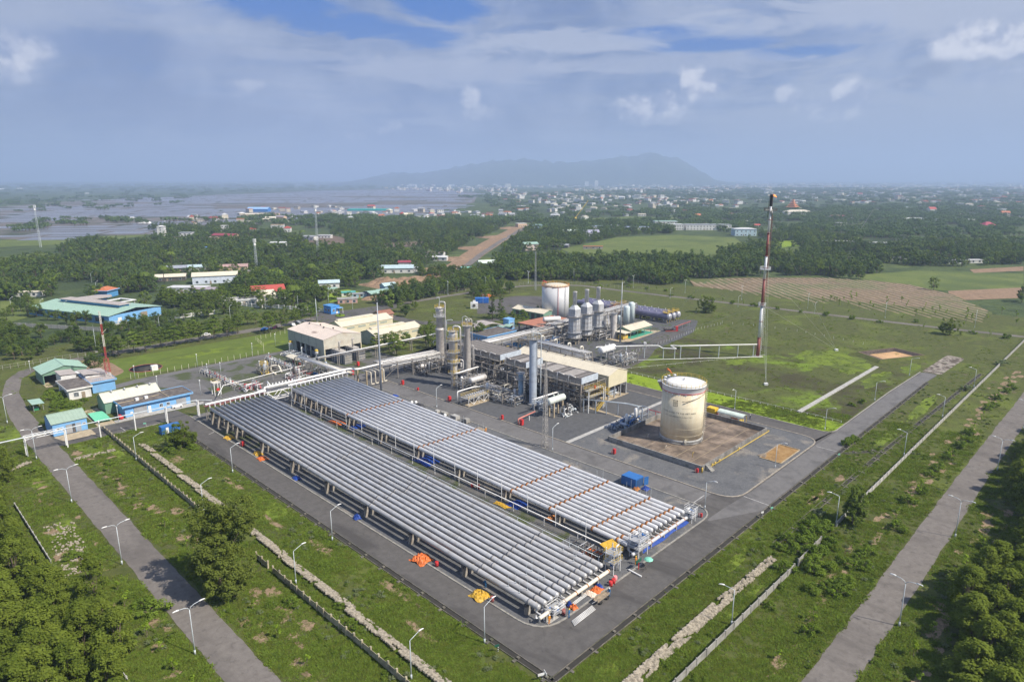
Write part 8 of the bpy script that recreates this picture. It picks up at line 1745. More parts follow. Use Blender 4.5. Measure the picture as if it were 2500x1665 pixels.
def scatter(poly,n,seed,mind=0.0,avoid=(),dens=None):
 rr=random.Random(seed);xs=[p[0]for p in poly];ys=[p[1]for p in poly];out=[];grid={}
 tries=0
 while len(out)<n and tries<n*40:
  tries+=1;p=(rr.uniform(min(xs),max(xs)),rr.uniform(min(ys),max(ys)))
  if not inside(p,poly)or any(a[0]<p[0]<a[1]and a[2]<p[1]<a[3]for a in avoid):continue
  if dens and rr.random()>dens(p):continue
  if mind:
   g=(int(p[0]/mind),int(p[1]/mind))
   if any((p[0]-o[0])**2+(p[1]-o[1])**2<mind*mind for i in(-1,0,1)for j in(-1,0,1)for o in grid.get((g[0]+i,g[1]+j),())):continue
   grid.setdefault(g,[]).append(p)
  out.append(p)
 return out
# woods at the two lower corners: individual trees
LW=[(0,62),(19.5,62),(18.5,100),(23,107),(24,130),(18,136),(16.5,150),(17,178),(18.5,188),(23,198),(23.5,214),(19,232),(10,238),(4,200),(0,130)]
pts=scatter(LW,150,5,2.7)
pts.sort(key=lambda p:-(p[0]*math.cos(HEAD)+p[1]*math.sin(HEAD)))
for x,y in pts:tree_at(P_ac[rnd.randint(0,3)],'acacia_tree','feathery acacia tree in the wood at the lower left corner','tree',x,y,rnd.uniform(.8,1.1),group='acacia trees in the wood at the lower left corner',sz=rnd.uniform(.7,1.0))
RW=[(84,-16),(96,8),(105,10.5),(118,9.5),(124,14.5),(136,15.5),(146,13),(160,9),(176,12.5),(190,16),(215,17),(250,16),(250,8),(150,-4),(110,-16)]
pts=scatter(RW,145,6,3.2)
for x,y in pts:tree_at(P_ac[rnd.randint(0,3)],'acacia_tree','feathery acacia tree in the wood at the lower right corner','tree',x,y,rnd.uniform(.95,1.3),group='acacia trees in the wood at the lower right corner',sz=rnd.uniform(.7,1.0))
for k,L in enumerate(([(905,668),(1070,646),(1080,668),(1000,690),(930,706),(890,700)],[(1085,668),(1160,655),(1180,672),(1160,690),(1180,720),(1100,722),(1085,700)],[(860,690),(900,684),(985,712),(930,730),(870,722)])):
 for x,y in scatter(pxpoly('s',L),(34,30,12)[k],30+k,3.5,[(168,204,281,297),(168,200,253,268),(208,222,268,334),(214,262,258,284),(254,332,258,306),(205,243,204,244),(236,262,210,232)]):tree_at((P_tier+P_md)[rnd.randint(0,6)],'grove_tree','tree in the loose grove between the warehouses, tall columns and ring road','tree',x,y,rnd.uniform(.6,1.05),group='trees in the loose grove behind the tall columns')
for k,(x,y)in enumerate(((190,560),(120,600),(250,600),(330,610),(430,640),(520,640),(600,670),(690,690),(770,680),(260,520),(150,520),(60,640),(1190,690),(1290,680),(1400,670),(1500,640),(1560,660),(1650,640),(60,960),(130,1000),(200,960),(280,1000),(340,960),(110,900),(390,930),(370,800),(700,920),(760,900),(820,930),(880,910),(1010,940),(930,970),(1000,790),(1100,760),(1230,790),(1350,780),(1480,770),(1600,760),(1750,740),(1900,730))):
 p=W('a',x,y+25);tree_at(P_md[k%4],'field_edge_tree',ORD[k]+' bushy tree in the belt round the blue factory and the upper left fence' if k<18 else 'dense bushy tree on the rough ground between the upper left fence and factory wall','tree',p.x,p.y,rnd.uniform(.7,1.05),group='bushy trees round the blue factory and upper left fence')
# bushes and saplings on the verges
bush=[(136,44.5,1.6,0),(140.5,44.8,2.0,0),(133.5,43.5,1.9,0),(131,40.5,2.2,2),(129.5,44.6,1.5,0),(127,40.3,1.8,0),(124.5,39.0,1.6,2),(137.5,40,1.7,2),(142.5,46.5,1.5,2),(146,46.8,1.2,2),(121.5,43.2,1.5,0),(144,43.8,1.5,0),(150,47,1.1,1),(133,47.8,1.4,0),(128.5,47.4,1.1,2),(118.5,36.8,1.3,0),(124,33.4,1.4,0),(167.5,41.2,1.0,2),(284,43.5,1.6,1),(335,40.5,1.9,1),(242,66,1.3,2),(236,68,1.0,2),(115.5,41.5,.8,2),(108,40.5,.9,0),(128,36.8,1.5,2),(122,35.5,1.2,2),(132,35.5,1.2,0),(137,34.5,1.0,2)]
for x,y,s,k in bush:tree_at(P_sh[k],'wild_bush','leafy wild bush on the overgrown slope at the lower right','bush',x,y,s*.8,sz=s*.75,group='wild bushes on the overgrown slope at the lower right')
lb=[(30,118,1.6),(29.4,122,1.2),(24,150,1.0),(25.5,149,.9),(44,196,.9),(28,205,1.0),(22,214,1.5),(24,218,1.2),(45,212,1.0),(49,245,1.3),(48.5,249,1.5),(50,255,1.5),(47,259,1.7),(49,262,1.5),(45,263,1.3),(47,268,1.6),(49.2,272,1.7),(46.5,276,1.5),(48,281,1.2),(44.5,272,1.2),(45,257,1.3),(54,262,.8),(52,90,1.0),(54,96,.8),(48,103,1.0),(38.5,244,1.0),(63.5,191,1.2),(58.5,192.5,1.1),(62,196.5,1.2)]
for x,y,s in lb:tree_at(P_sh[rnd.choice((0,2))],'wild_bush','leafy bush on the grass among the left-hand buildings and verges','bush',x,y,s,sz=s*.8,group='bushes on the left-hand grass')
for i in range(12):tree_at(P_sap[i%3],'sapling',ORD[i]+' lime green sapling from the bottom, right of the left road','sapling',42.5+rnd.uniform(-.6,.6),75+i*10.6+rnd.uniform(-1.5,1.5),rnd.uniform(.8,1.3),group='saplings right of the left road')
for i in range(9):tree_at(P_sap[i%3],'sapling',ORD[i]+' lime green sapling from the bottom, left of the left road','sapling',27.2+rnd.uniform(-.5,.5),88+i*6.2+rnd.uniform(-1,1),rnd.uniform(.9,1.4),group='saplings left of the left road')
for i in range(30):
 x=96+i*7.2+rnd.uniform(-2,2)
 for j in range(2 if rnd.random()<.7 else 1):tree_at(P_sh[0]if j else P_sap[i%3],'verge_sapling','lime green young tree on the verge left of the right-hand road','sapling',x+j*1.6,33.0+rnd.uniform(-1.2,1.2),rnd.uniform(.8,1.25),group='young trees left of the right-hand road')
for i in range(7):tree_at(P_sap[i%3],'verge_sapling','lime green young tree on the verge right of the right-hand road','sapling',104+i*9+rnd.uniform(-2,2),17+rnd.uniform(-1,1.5),rnd.uniform(1.0,1.5),group='young trees right of the right-hand road')
for i in range(44):
 y=20+i*7.0;tree_at(P_sap[i%3]if i%2 else P_sh[0],'ring_sapling','small bright tree on the verge of the ring road','sapling',(400+(y<80)*4-(y>200)*(y-200)*.10)+rnd.choice((-9,7))+rnd.uniform(-1,1),y,rnd.uniform(.9,1.5),group='small trees on the ring road verge')
for i in range(46):p=Vector((rnd.uniform(425,470),rnd.uniform(20,150)));tree_at(P_sap[i%3],'field_sapling','small tree planted in the ploughed field','sapling',p.x,p.y,rnd.uniform(1.2,2.0),group='small trees planted in the ploughed field')
# far woods: the trees that show largest are single trees, the rest is one mass
tp=bpy.data.collections.new('woodland_kinds')
def wood_obj(name,pts,protos,smin,smax,z=-.5,seed=1,clump=False):
 """one mass of trees: points that carry instances of the tree kinds"""
 rr=random.Random(seed);kinds=bpy.data.collections.new(name+'_kinds')
 for k,pr in enumerate(protos):
  bmv=MB();me=bpy.data.meshes.new(name+'_kind');vs=[];fs=[];mi=[]
  for j,m0 in enumerate(pr):
   o=len(vs);vs+=[tuple(v.co)for v in m0.vertices];fs+=[tuple(o+i for i in p.vertices)for p in m0.polygons];mi+=[j]*len(m0.polygons);me.materials.append(m0.materials[0])
  me.from_pydata(vs,[],fs);me.polygons.foreach_set('material_index',mi);ob=bpy.data.objects.new('%s_kind_%s'%(name,'abcdefgh'[k]),me);kinds.objects.link(ob)
 me=bpy.data.meshes.new(name);me.from_pydata([(p[0],p[1],z)for p in pts],[],[])
 a=me.attributes.new('siz','FLOAT','POINT');a.data.foreach_set('value',[rr.uniform(smin,smax)*(p[2]if len(p)>2 else 1)for p in pts])
 b=me.attributes.new('turn','FLOAT','POINT');b.data.foreach_set('value',[rr.uniform(0,6.28)for p in pts])
 c=me.attributes.new('pick','INT','POINT');c.data.foreach_set('value',[rr.randrange(len(protos))for p in pts])
 o=bpy.data.objects.new(name,me);COL.objects.link(o);o['kind']='stuff'
 g=bpy.data.node_groups.new(name,'GeometryNodeTree');g.interface.new_socket('Geometry',in_out='INPUT',socket_type='NodeSocketGeometry');g.interface.new_socket('Geometry',in_out='OUTPUT',socket_type='NodeSocketGeometry')
 N,L=g.nodes,g.links;gi,go=N.new('NodeGroupInput'),N.new('NodeGroupOutput');iop=N.new('GeometryNodeInstanceOnPoints');ci=N.new('GeometryNodeCollectionInfo');ci.inputs['Collection'].default_value=kinds;ci.inputs['Separate Children'].default_value=True;ci.inputs['Reset Children'].default_value=True
 def attr(nm,ty):n=N.new('GeometryNodeInputNamedAttribute');n.data_type=ty;n.inputs['Name'].default_value=nm;return n.outputs[0]
 cx_=N.new('ShaderNodeCombineXYZ');L.new(attr('turn','FLOAT'),cx_.inputs[2]);L.new(gi.outputs[0],iop.inputs['Points']);L.new(ci.outputs[0],iop.inputs['Instance']);iop.inputs['Pick Instance'].default_value=True;L.new(attr('pick','INT'),iop.inputs['Instance Index']);L.new(cx_.outputs[0],iop.inputs['Rotation']);L.new(attr('siz','FLOAT'),iop.inputs['Scale']);L.new(iop.outputs[0],go.inputs[0])
 md=o.modifiers.new('scatter','NODES');md.node_group=g;return o
AV=[]
woods=[('s',[(60,600),(180,562),(420,548),(560,556),(640,575),(760,570),(860,585),(950,590),(1000,604),(985,628),(880,650),(800,664),(700,662),(640,648),(610,625),(590,612),(480,616),(420,640),(330,640),(250,655),(120,655),(0,655),(0,612)],2300),('s',[(0,665),(250,665),(330,650),(360,668),(300,690),(340,705),(250,700),(180,672),(60,690),(0,690)],330),('s',[(480,616),(590,612),(610,640),(700,662),(760,690),(600,700),(540,660),(430,640)],180),('s',[(1010,655),(1060,620),(1100,606),(1300,600),(1440,600),(1560,610),(1580,648),(1500,660),(1290,643),(1230,650),(1100,662),(960,690),(890,706),(870,690),(930,668)],1100),('s',[(1090,600),(1120,575),(1180,548),(1330,550),(1350,566),(1290,574),(1180,582),(1110,592),(1070,606)],420),('s',[(1400,588),(1470,596),(1560,598),(1700,570),(1850,566),(1900,580),(1990,615),(2040,628),(2170,668),(2150,672),(1960,640),(1890,634),(1740,634),(1590,642),(1420,608)],1500),('s',[(1740,545),(1830,535),(1990,560),(2100,565),(2354,560),(2354,606),(2230,612),(2100,612),(1990,600),(1850,566)],1400),('s',[(330,525),(560,520),(700,545),(690,565),(560,550),(400,546)],700),('s',[(760,540),(960,535),(1100,545),(1080,575),(1000,598),(860,582),(790,566),(700,562)],900),('s',[(2160,676),(2354,690),(2354,702),(2170,690)],34),('s',[(770,515),(1000,512),(1190,515),(1190,528),(1080,556),(960,535),(760,538)],900),('s',[(1200,515),(1450,516),(1560,536),(1430,545),(1340,560),(1200,540)],900)]
# houses beyond the fence, the far town
def front(x,y,r):
 f=Vector((x,y)).normalized();a,b=x-f.x*r*1.3,y-f.y*r*1.3;AV.append((a-r,a+r,b-r,b+r))
def house(name,label,x,y,w,d,h,rot,wallm,roofm,rh=1.6,kind='gable',cat='house',wins=3,z=-.5,ov=.6,group=None,detail=True):
 t=thing(name,label,cat,(x,y,z),rot,group);me=lambda n,q,m,p=None:(lambda o:(COL.objects.link(o),setattr(o,'parent',p or t),o)[2])(bpy.data.objects.new(n,mesh_of(n,q,m)))
 AV.append((x-max(w,d)*.62,x+max(w,d)*.62,y-max(w,d)*.62,y+max(w,d)*.62))
 if detail:front(x,y,max(w,d)*.5)
 q=MB();q.bx(-w/2,w/2,-d/2,d/2,-.3,h)
 if kind=='gable':q.add([(-w/2,-d/2,h),(-w/2,d/2,h),(-w/2,0,h+rh*.97),(-w/2+.12,-d/2,h),(-w/2+.12,d/2,h),(-w/2+.12,0,h+rh*.97)],[(0,2,1),(3,4,5),(0,3,5,2),(1,2,5,4)]);q.add([(w/2,-d/2,h),(w/2,d/2,h),(w/2,0,h+rh*.97),(w/2-.12,-d/2,h),(w/2-.12,d/2,h),(w/2-.12,0,h+rh*.97)],[(0,1,2),(5,4,3),(0,2,5,3),(1,4,5,2)])
 me('wall',q,wallm)
 q=MB()
 if kind=='gable':q.slab((-w/2-ov,-d/2-ov,h-rh*ov/d*2+.1),(w/2+ov,-d/2-ov,h-rh*ov/d*2+.1),(w/2+ov,0,h+rh+.1),(-w/2-ov,0,h+rh+.1),.15);q.slab((-w/2-ov,0,h+rh+.1),(w/2+ov,0,h+rh+.1),(w/2+ov,d/2+ov,h-rh*ov/d*2+.1),(-w/2-ov,d/2+ov,h-rh*ov/d*2+.1),.15)
 elif kind=='hip':m=max(0,w/2-d/2);q.add([(-w/2-ov,-d/2-ov,h+.02),(w/2+ov,-d/2-ov,h+.02),(w/2+ov,d/2+ov,h+.02),(-w/2-ov,d/2+ov,h+.02),(-m,0,h+rh),(m,0,h+rh)],[(0,1,5,4),(1,2,5),(2,3,4,5),(3,0,4),(3,2,1,0)])
 else:q.bx(-w/2-ov*.5,w/2+ov*.5,-d/2-ov*.5,d/2+ov*.5,h,h+.35)
 me('roof',q,roofm)
 if detail:
  fl=max(1,int(h/3.2))
  for f in range(fl):
   for s in(-1,1):
    for k in range(wins):
     u=-w/2+w*(k+.5)/wins;ww=min(1.6,w/wins*.5)/2;z0=f*h/fl+1.0;q=MB();q.bx(u-ww-.1,u+ww+.1,s*(d/2+.02),s*(d/2+.08),z0-.1,z0+1.5)if s>0 else q.bx(u-ww-.1,u+ww+.1,-d/2-.08,-d/2-.02,z0-.1,z0+1.5);fo=me('window',q,M_roofw);q=MB();a,b=sorted((s*(d/2+.09),s*(d/2+.11)));q.bx(u-ww,u+ww,a,b,z0,z0+1.4);me('pane',q,M_glass,fo)
   for s in(-1,1):
    for v in(-.25,.25):
     z0=f*h/fl+1.0;a,b=sorted((s*(w/2+.02),s*(w/2+.08)));q=MB();q.bx(a,b,d*v-.7,d*v+.7,z0-.1,z0+1.5);fo=me('window',q,M_roofw);q=MB();a,b=sorted((s*(w/2+.09),s*(w/2+.11)));q.bx(a,b,d*v-.6,d*v+.6,z0,z0+1.4);me('pane',q,M_glass,fo)
  q=MB();q.bx(-w*.1-.6,-w*.1+.6,-d/2-.13,-d/2-.09,0,2.3);me('door',q,M_wood)
 return t
H0=HEAD-math.pi/2
M_lb=mat('pale_blue_wall',(.35,.50,.62),.8);M_rb=mat('blue_metal_roof',(.10,.25,.52),.5);M_maroon=mat('maroon_roof',(.28,.05,.07),.7);M_teal=mat('teal_net',(.02,.36,.33),.8);M_peach=mat('peach_wall',(.62,.45,.30),.8)
HS=[('q',730,1170,20,12,5.5,.5,M_wallw,M_roofr,3.2,'gable','house with a bright red tiled roof beyond the railing fence',2),('q',690,1190,11,14,4,.5,M_wallw,M_roofc,2.4,'gable','low cream-gabled wing in front of the red-roofed house',1),('q',400,1220,22,9,4,.4,M_wallw,M_roofw,.4,'flat','white block left of the red-roofed house',4),('q',480,1235,12,6,3.0,.4,M_wallw,M_roofw,.3,'flat','low white outbuilding behind the railing fence',3),('q',2220,870,26,12,4.2,.1,M_wallw,mat('pale_blue_roof',(.45,.56,.58),.6),2.0,'gable','white house behind the earth mound',4),('q',2310,815,12,8,5.2,.1,M_wallw,M_maroon,1.2,'gable','white house with maroon roof behind the earth mound',2),('q',2110,840,18,8,3.0,.1,M_wallw,M_roofm,.5,'flat','low grey-roofed shed left of the white house',3),('b',1520,400,15,13,3.4,.65,mat('slate_wall',(.11,.12,.16),.8),M_roofg,1.0,'gable','dark-walled shed with a pale green roof at the works site',2),('b',1640,330,9,8,4.4,.65,M_lb,mat('sky_roof',(.45,.60,.62),.6),1.5,'gable','small pale blue shed behind the dark-walled one',1),('b',1590,370,9,6,3.2,.65,M_wallw,M_roofg,.6,'flat','small green-roofed lean-to at the works site',1),('b',1330,400,13,4,2.6,.3,M_lb,M_roofm,.3,'flat','low pale wall-like shed left of the works site',3),('b',1180,385,9,5,2.6,.3,M_wallw,mat('turquoise_roof',(.10,.42,.38),.6),.5,'flat','tiny turquoise roofed hut in the trees',2),('b',1170,470,12,7,3.0,.3,mat('pinkish_wall',(.55,.33,.28),.8),M_conc,.4,'flat','unfinished pinkish house near the works site',3),('b',960,290,14,7,4.0,.3,M_wallw,mat('pale_blue_roof',(.45,.56,.58),.6),1.6,'gable','pale blue-roofed white house in the wood',2),('b',985,350,8,6,3.0,.3,M_wallw,M_roofg,.5,'flat','small mint-roofed annex in the wood',1),('a',1940,330,31,12.1,6.0,.35,mat('white_blue_wall',(.62,.68,.78),.7),M_roofc,2.1,'gable','large white hall with a pale yellow roof left of the clearing',5),('a',1660,230,27,10.8,3.8,.35,M_dark,mat('slate_roof',(.32,.34,.38),.5),1.6,'gable','wide grey-roofed open shed beyond the factory',3),('a',1540,310,21,11.2,3.4,.35,M_dark,M_roofc,1.6,'gable','low cream-roofed shed beside the grey one',3),('a',1780,230,14,10,4.5,.35,M_wallw,mat('pale_blue_roof',(.45,.56,.58),.6),1.4,'gable','small pale blue-roofed house right of the grey shed',2),('a',1700,415,26,10,3.6,.0,M_wallw,M_roofw,.6,'flat','long white low shop behind the road trees',5),('a',1840,425,16,8,3.4,.0,M_wallw,mat('mauve_roof',(.35,.30,.33),.7),.8,'gable','open-fronted mauve roofed shop right of the long white one',3),('q',340,850,22,12,4.0,.3,M_peach,mat('tin_roof',(.42,.28,.25),.7),1.6,'gable','cluster house with a rusty roof by the white hall',3),('q',470,915,12,8,4.4,.3,mat('yellow_wall',(.68,.50,.22),.8),M_conc,.4,'flat','small yellow house at the edge of the clearing',2),('a',1880,45,10,7,3.5,.3,M_wallw,M_rb,1.2,'gable','small house with a blue roof inside the wood',2),('a',270,450,16,5,3.0,.1,M_wallw,M_roofc,.5,'flat','low cream shed at the back of the blue factory',2),('q',625,175,50,27.4,7.2,.05,mat('strong_blue_wall',(.05,.20,.50),.7),mat('light_blue_roof',(.30,.50,.78),.5),4.0,'gable','big blue-roofed hall at the edge of the ponds',4),('q',570,225,36,15.7,4.0,.05,M_peach,M_roofc,2.3,'gable','pale long shed before the blue-roofed hall',4),('q',700,220,22,9.9,4.0,.05,M_peach,M_roofc,1.7,'gable','cream shed right of the pale long one',4),('q',800,213,22,9.0,3.6,.05,M_peach,mat('tin_roof',(.42,.28,.25),.7),1.2,'gable','rusty-roofed shed right of the blue-roofed hall',4),('q',760,265,19,13.2,4.0,.2,M_wallw,M_roofc,2.2,'gable','cream house below the rusty-roofed shed',3),('q',880,258,18,10.8,4.9,-.3,M_peach,mat('mauve_roof',(.35,.30,.33),.7),2.1,'gable','mauve-roofed warehouse above the petrol station',3),('q',905,290,22,9.6,3.2,-.3,M_wallw,M_roofw,1.3,'gable','white shed below the mauve-roofed warehouse',3),('q',535,308,24,10.7,3.2,.05,M_wallw,mat('sand_roof',(.5,.45,.36),.7),1.6,'gable','sandy-roofed shed at the pond edge',4),('q',245,480,34,13.4,4.4,-.25,M_peach,M_maroon,2.1,'gable','long maroon-roofed factory in the left wood',6),('q',75,510,20,9.3,4.0,-.25,M_peach,mat('tin_roof',(.42,.28,.25),.7),1.6,'gable','cream-walled sheds left of the maroon-roofed factory',4),('p',2045,715,18,12,6.5,.1,M_wallw,mat('brown_roof2',(.25,.17,.14),.7),1.5,'flat','two-storey white house left in the wood',3),('p',2155,690,16,12,10,.1,M_wallw,M_roofm,.6,'flat','tall three-storey white house in the left wood',3),('p',1865,640,9,8,13,.1,M_wallw,M_wallw,1.6,'hip','narrow white tower house near the ponds',1),('q',235,410,10,9,10,.2,M_wallw,M_wallw,.4,'flat','narrow white house above the maroon factory',2),('q',545,400,11,8.6,3.6,.4,M_wallw,M_roofr,2.1,'hip','small house with a red pyramid roof',2),('q',660,412,11,4.5,3.2,.2,M_wallw,mat('pale_blue_roof',(.45,.56,.58),.6),1.6,'gable','pale blue-roofed sheds right of the red pyramid roof',3),('q',840,360,20,9.4,5.2,.1,mat('canopy_white',(.6,.6,.58),.6),M_peach,0.6,'flat','petrol station canopy with a red-edged house',4),('q',955,405,10,8.1,6.0,.1,M_wallw,M_roofr,2.5,'hip','white house with a red hipped roof by the petrol station',2),('q',848,568,18,10,3.6,.2,M_wallw,M_roofw,1.6,'gable','white cottage at the edge of the left wood',3),('q',1218,500,16,10,5,-.3,M_wallw,M_roofm,1.2,'gable','grey-roofed house on the brown field',2),('q',1385,475,18,8,4,-.1,M_wallw,M_roofw,.4,'flat','white farm sheds on the brown field',4),('a',1110,55,8,6,2.8,.2,M_wallw,M_roofm,.3,'flat','tiny roof in the dense wood',1),('r',180,1000,18,9.0,3.6,-.1,M_wallw,M_roofm,0.6,'flat','long white outbuilding near the dirt road',4),('r',1470,770,16,12,7,.3,mat('pink_white_wall',(.70,.58,.52),.8),M_roofg,1.6,'gable','two-storey pinkish house with a mint roof in the wood',2),('r',1800,745,18,12.0,3.1,-.3,M_dark,M_roofm,1.1,'gable','grey-roofed open shed right of the pinkish house',3),('r',2130,760,22,3.0,3.1,0,M_conc,mat('orange_net',(.55,.20,.10),.8),0.4,'flat','long wall with an orange top on the meadow edge',3),('r',1020,950,15,9,4.4,.3,M_wallw,mat('pale_mint2',(.60,.68,.60),.6),2,'gable','white house with a mint roof in the wood behind the mast',2),('r',805,1000,9,5,3.5,.3,M_wallw,mat('turquoise2',(.25,.60,.50),.6),1,'gable','tiny mint hut above the ring road',1),('r',485,840,18,12.0,4.0,-.1,M_wallw,mat('bark_roof',(.17,.14,.12),.9),1.2,'gable','dark-roofed house left of the dirt road',3),('r',535,880,14,8,3.6,-.1,M_wallw,M_roofw,1.0,'gable','small white house by the dirt road',2),('r',1380,530,16,12.0,5.6,.4,M_peach,M_wallw,0.5,'flat','peach coloured houses at the far end of the dirt road',4),('r',1880,600,24,10.7,4.0,.2,M_lb,mat('pale_mint2',(.60,.68,.60),.6),2.0,'gable','blue-walled hall with a pale roof left of the meadow',4),('r',2110,625,22,10.4,5.2,.2,M_wallw,mat('violet_roof',(.36,.36,.46),.6),3.2,'gable','house with a violet roof at the meadow corner',4),('r',1545,560,14,12,8,.2,M_lb,M_roofg,.5,'flat','small blue house in the distant wood',2),('d',742,318,30,18,9.5,.0,mat('pale_aqua_wall',(.48,.62,.68),.8),M_roofw,1.6,'hip','pale blue-white two-storey building right of the factory row',5),('d',350,285,21,17.8,8.6,.0,M_wallw,M_roofw,0.6,'flat','white factory block behind the meadow, left one',6),('d',530,285,70,24.0,8.1,.0,M_wallw,M_roofm,0.8,'flat','long white factory block behind the meadow',14),('d',290,262,38,19.8,8.0,.0,M_wallw,M_roofg,0.8,'flat','rear white factory block behind the meadow',6),('d',120,290,40,14.0,5.9,.0,M_wallw,mat('blue_grey_roof',(.32,.38,.50),.6),0.6,'flat','low grey-roofed factory block at the left of the row',8),('d',5,285,12,15.4,7.2,.0,M_wallw,M_roofm,0.6,'flat','white block at the left end of the factory row',2),('r',2230,560,32,16.0,5.6,.0,M_wallw,mat('blue_grey_roof',(.32,.38,.50),.6),0.6,'flat','grey-roofed works building beside the violet roof',6),('d',1275,370,38,11.0,4.4,-.18,M_wallw,M_roofw,0.5,'flat','long white row building behind the tree belt',10),('d',1540,378,42,10.0,4.0,-.22,mat('blue_grey_wall',(.30,.38,.45),.8),M_roofw,0.5,'flat','second long white-roofed row building behind the tree belt',10),('d',1655,388,14,9,5,-.2,M_wallw,M_roofw,.6,'flat','short white end block of the row buildings',3),('d',1820,462,10,7,4.5,.1,M_wallw,M_roofo,1.5,'gable','white hut with an orange roof at the wood edge',1),('d',2030,474,26,6,2.8,.1,M_wallw,M_roofw,.4,'flat','low white-roofed shed beside the bare field',4),('d',1930,476,10,5,2.6,.1,M_wallw,M_roofm,.4,'flat','small grey hut beside the low shed',2),('d',1625,460,16,5,2.6,.1,M_wallw,M_roofm,.4,'flat','low hut in the tree belt',2),('d',1050,200,58,23.2,7.2,.1,M_wallw,M_roofc,4.3,'hip','large cream-roofed hall before the pagoda',8),('d',1165,205,28,17.5,5.0,.1,M_wallw,M_roofc,2.8,'hip','smaller cream-roofed hall right of the large one',5),('d',1355,220,80,20.0,5.4,-.1,M_wallw,M_maroon,1.3,'gable','very long low building with a maroon roof',12),('d',1760,236,62,21.7,4.8,-.15,M_wallw,M_roofw,1.9,'gable','long white-roofed warehouse on the right',8),('d',2035,250,16,11.5,8.0,.3,M_wallw,M_roofw,1.0,'flat','tall white house right of the warehouse',4),('d',2140,280,20,15.3,6.1,.1,M_wallw,mat('crimson_roof',(.36,.05,.08),.7),5.3,'hip','villa with a crimson hipped roof on the right',4),('d',1300,262,16,9.8,5.4,.1,mat('yellow_white_wall',(.65,.60,.45),.8),M_roofw,0.8,'flat','white and yellow house below the long maroon roof',3),('d',1820,186,18,12.2,9.0,.2,M_wallw,M_roofr,4.3,'gable','church-like house with a dark red gable',2),('d',478,218,11,6.8,6.0,.2,M_wallw,M_roofo,3.0,'gable','house with a bright orange roof behind the factory',2),('d',755,250,10,7.5,5.4,.2,M_wallw,M_roofw,0.8,'flat','white house left of the flare stack',3),('d',815,268,11,6.4,3.2,.2,M_wallw,M_roofr,1.6,'gable','low house with a pale red roof left of the flare stack',3),('d',1420,298,14,6.5,3.5,.2,M_wallw,M_roofm,0.5,'flat','small white works below the crane',3),('d',1970,195,22,9.5,5.6,.1,M_wallw,M_roofw,0.8,'flat','white sheds in the distant trees on the right',5),('d',1690,165,20,10.0,6.3,.1,M_wallw,M_roofg,0.8,'flat','pale green-roofed sheds far on the right',5)]
fwd=Vector((math.cos(HEAD),math.sin(HEAD)))
for k,x,y,w,d,h,rot,wm,rm,rh,kd,lab,wn in HS:
 p=W(k,x,y,0);p=Vector((p.x,p.y))+Vector((p.x,p.y)).normalized()*d*.3
 house('house' if w<30 else 'hall',lab,p.x,p.y,w,d,h,H0+rot,wm,rm,rh,kd,'house' if w<30 else 'building',wn,detail=p.length<1300)
# pagoda temple
p=W('d',1022,178);t=thing('pagoda','orange-roofed pagoda temple with stacked roofs in the distance','temple',(p.x,p.y,-.5))
for k,(w,z)in enumerate(((26,11),(19,15),(14,19),(9,23),(6,26.5))):
 o=bpy.data.objects.new('tier_roof',mesh_of('tier_roof',MB().add([(-w/2,-w/2,z),(w/2,-w/2,z),(w/2,w/2,z),(-w/2,w/2,z),(-w*.3,-w*.3,z+2.2),(w*.3,-w*.3,z+2.2),(w*.3,w*.3,z+2.2),(-w*.3,w*.3,z+2.2)],[(0,1,5,4),(1,2,6,5),(2,3,7,6),(3,0,4,7),(4,5,6,7),(3,2,1,0)]),mat('pagoda_orange',(.58,.20,.07),.7)));COL.objects.link(o);o.parent=t
 o=bpy.data.objects.new('tier_wall',mesh_of('tier_wall',MB().bx(-w*.3,w*.3,-w*.3,w*.3,z-4 if k else 0,z),M_peach));COL.objects.link(o);o.parent=t
# green netted sheds on the ponds, salt heaps, sheds, crane
p=W('q',1900,158);tag(obj('netted_field',MB().box(p.x,p.y,-.4,108,40,3.5,H0),M_teal),'long teal green netted enclosure at the edge of the ponds','greenhouse')
for k,(z,x,y,w)in enumerate((('p',1510,435,14),('p',2200,420,17),('p',1910,472,8),('p',228,100,46),('p',1000,155,22),('p',1670,495,21),('p',20,105,46))):
 p=W(z,x,y);o=obj('salt_heap',MB().add([(p.x+u*w/2*_r.x+v*w*.25*fwd.x,p.y+u*w/2*_r.y+v*w*.25*fwd.y,zz)for u,v,zz in((-1,-1,-.4),(1,-1,-.4),(1,1,-.4),(-1,1,-.4),(-.6,-.3,w*.16),(.6,-.3,w*.16),(.6,.3,w*.16),(-.6,.3,w*.16))],[(0,1,5,4),(1,2,6,5),(2,3,7,6),(3,0,4,7),(4,5,6,7)]),M_roofw if k<5 else M_white)
 tag(o,'heap of white salt on the ponds, %s'%('pointed one in the middle left','broad one near the centre left','small one before the broad one','far left one near the horizon','far one above the first pond rows','long low one on a pond bank','farthest left one')[k],'salt heap','salt heaps on the ponds')
p=W('t',905,490);t=thing('crane','thin lattice crane boom rising from the trees right of the flare stack','crane',(p.x,p.y,0));q=MB();q.bar((p.x,p.y,2),(p.x+16*_r.x,p.y+16*_r.y,32),.7,.4);obj('boom',q,M_struct,t);q=MB();q.box(p.x,p.y,-.5,3,4,2.5);obj('cab',q,M_yellow,t)
p=W('r',1940,450);t=thing('crane','small orange crane boom in the distant town','crane',(p.x,p.y,0));q=MB();q.bar((p.x,p.y,1),(p.x+26*_r.x,p.y+26*_r.y,36),2.0,1.2);obj('boom',q,M_yellow,t);q=MB();q.box(p.x,p.y,-.5,6,6,4);obj('cab',q,M_yellow,t)
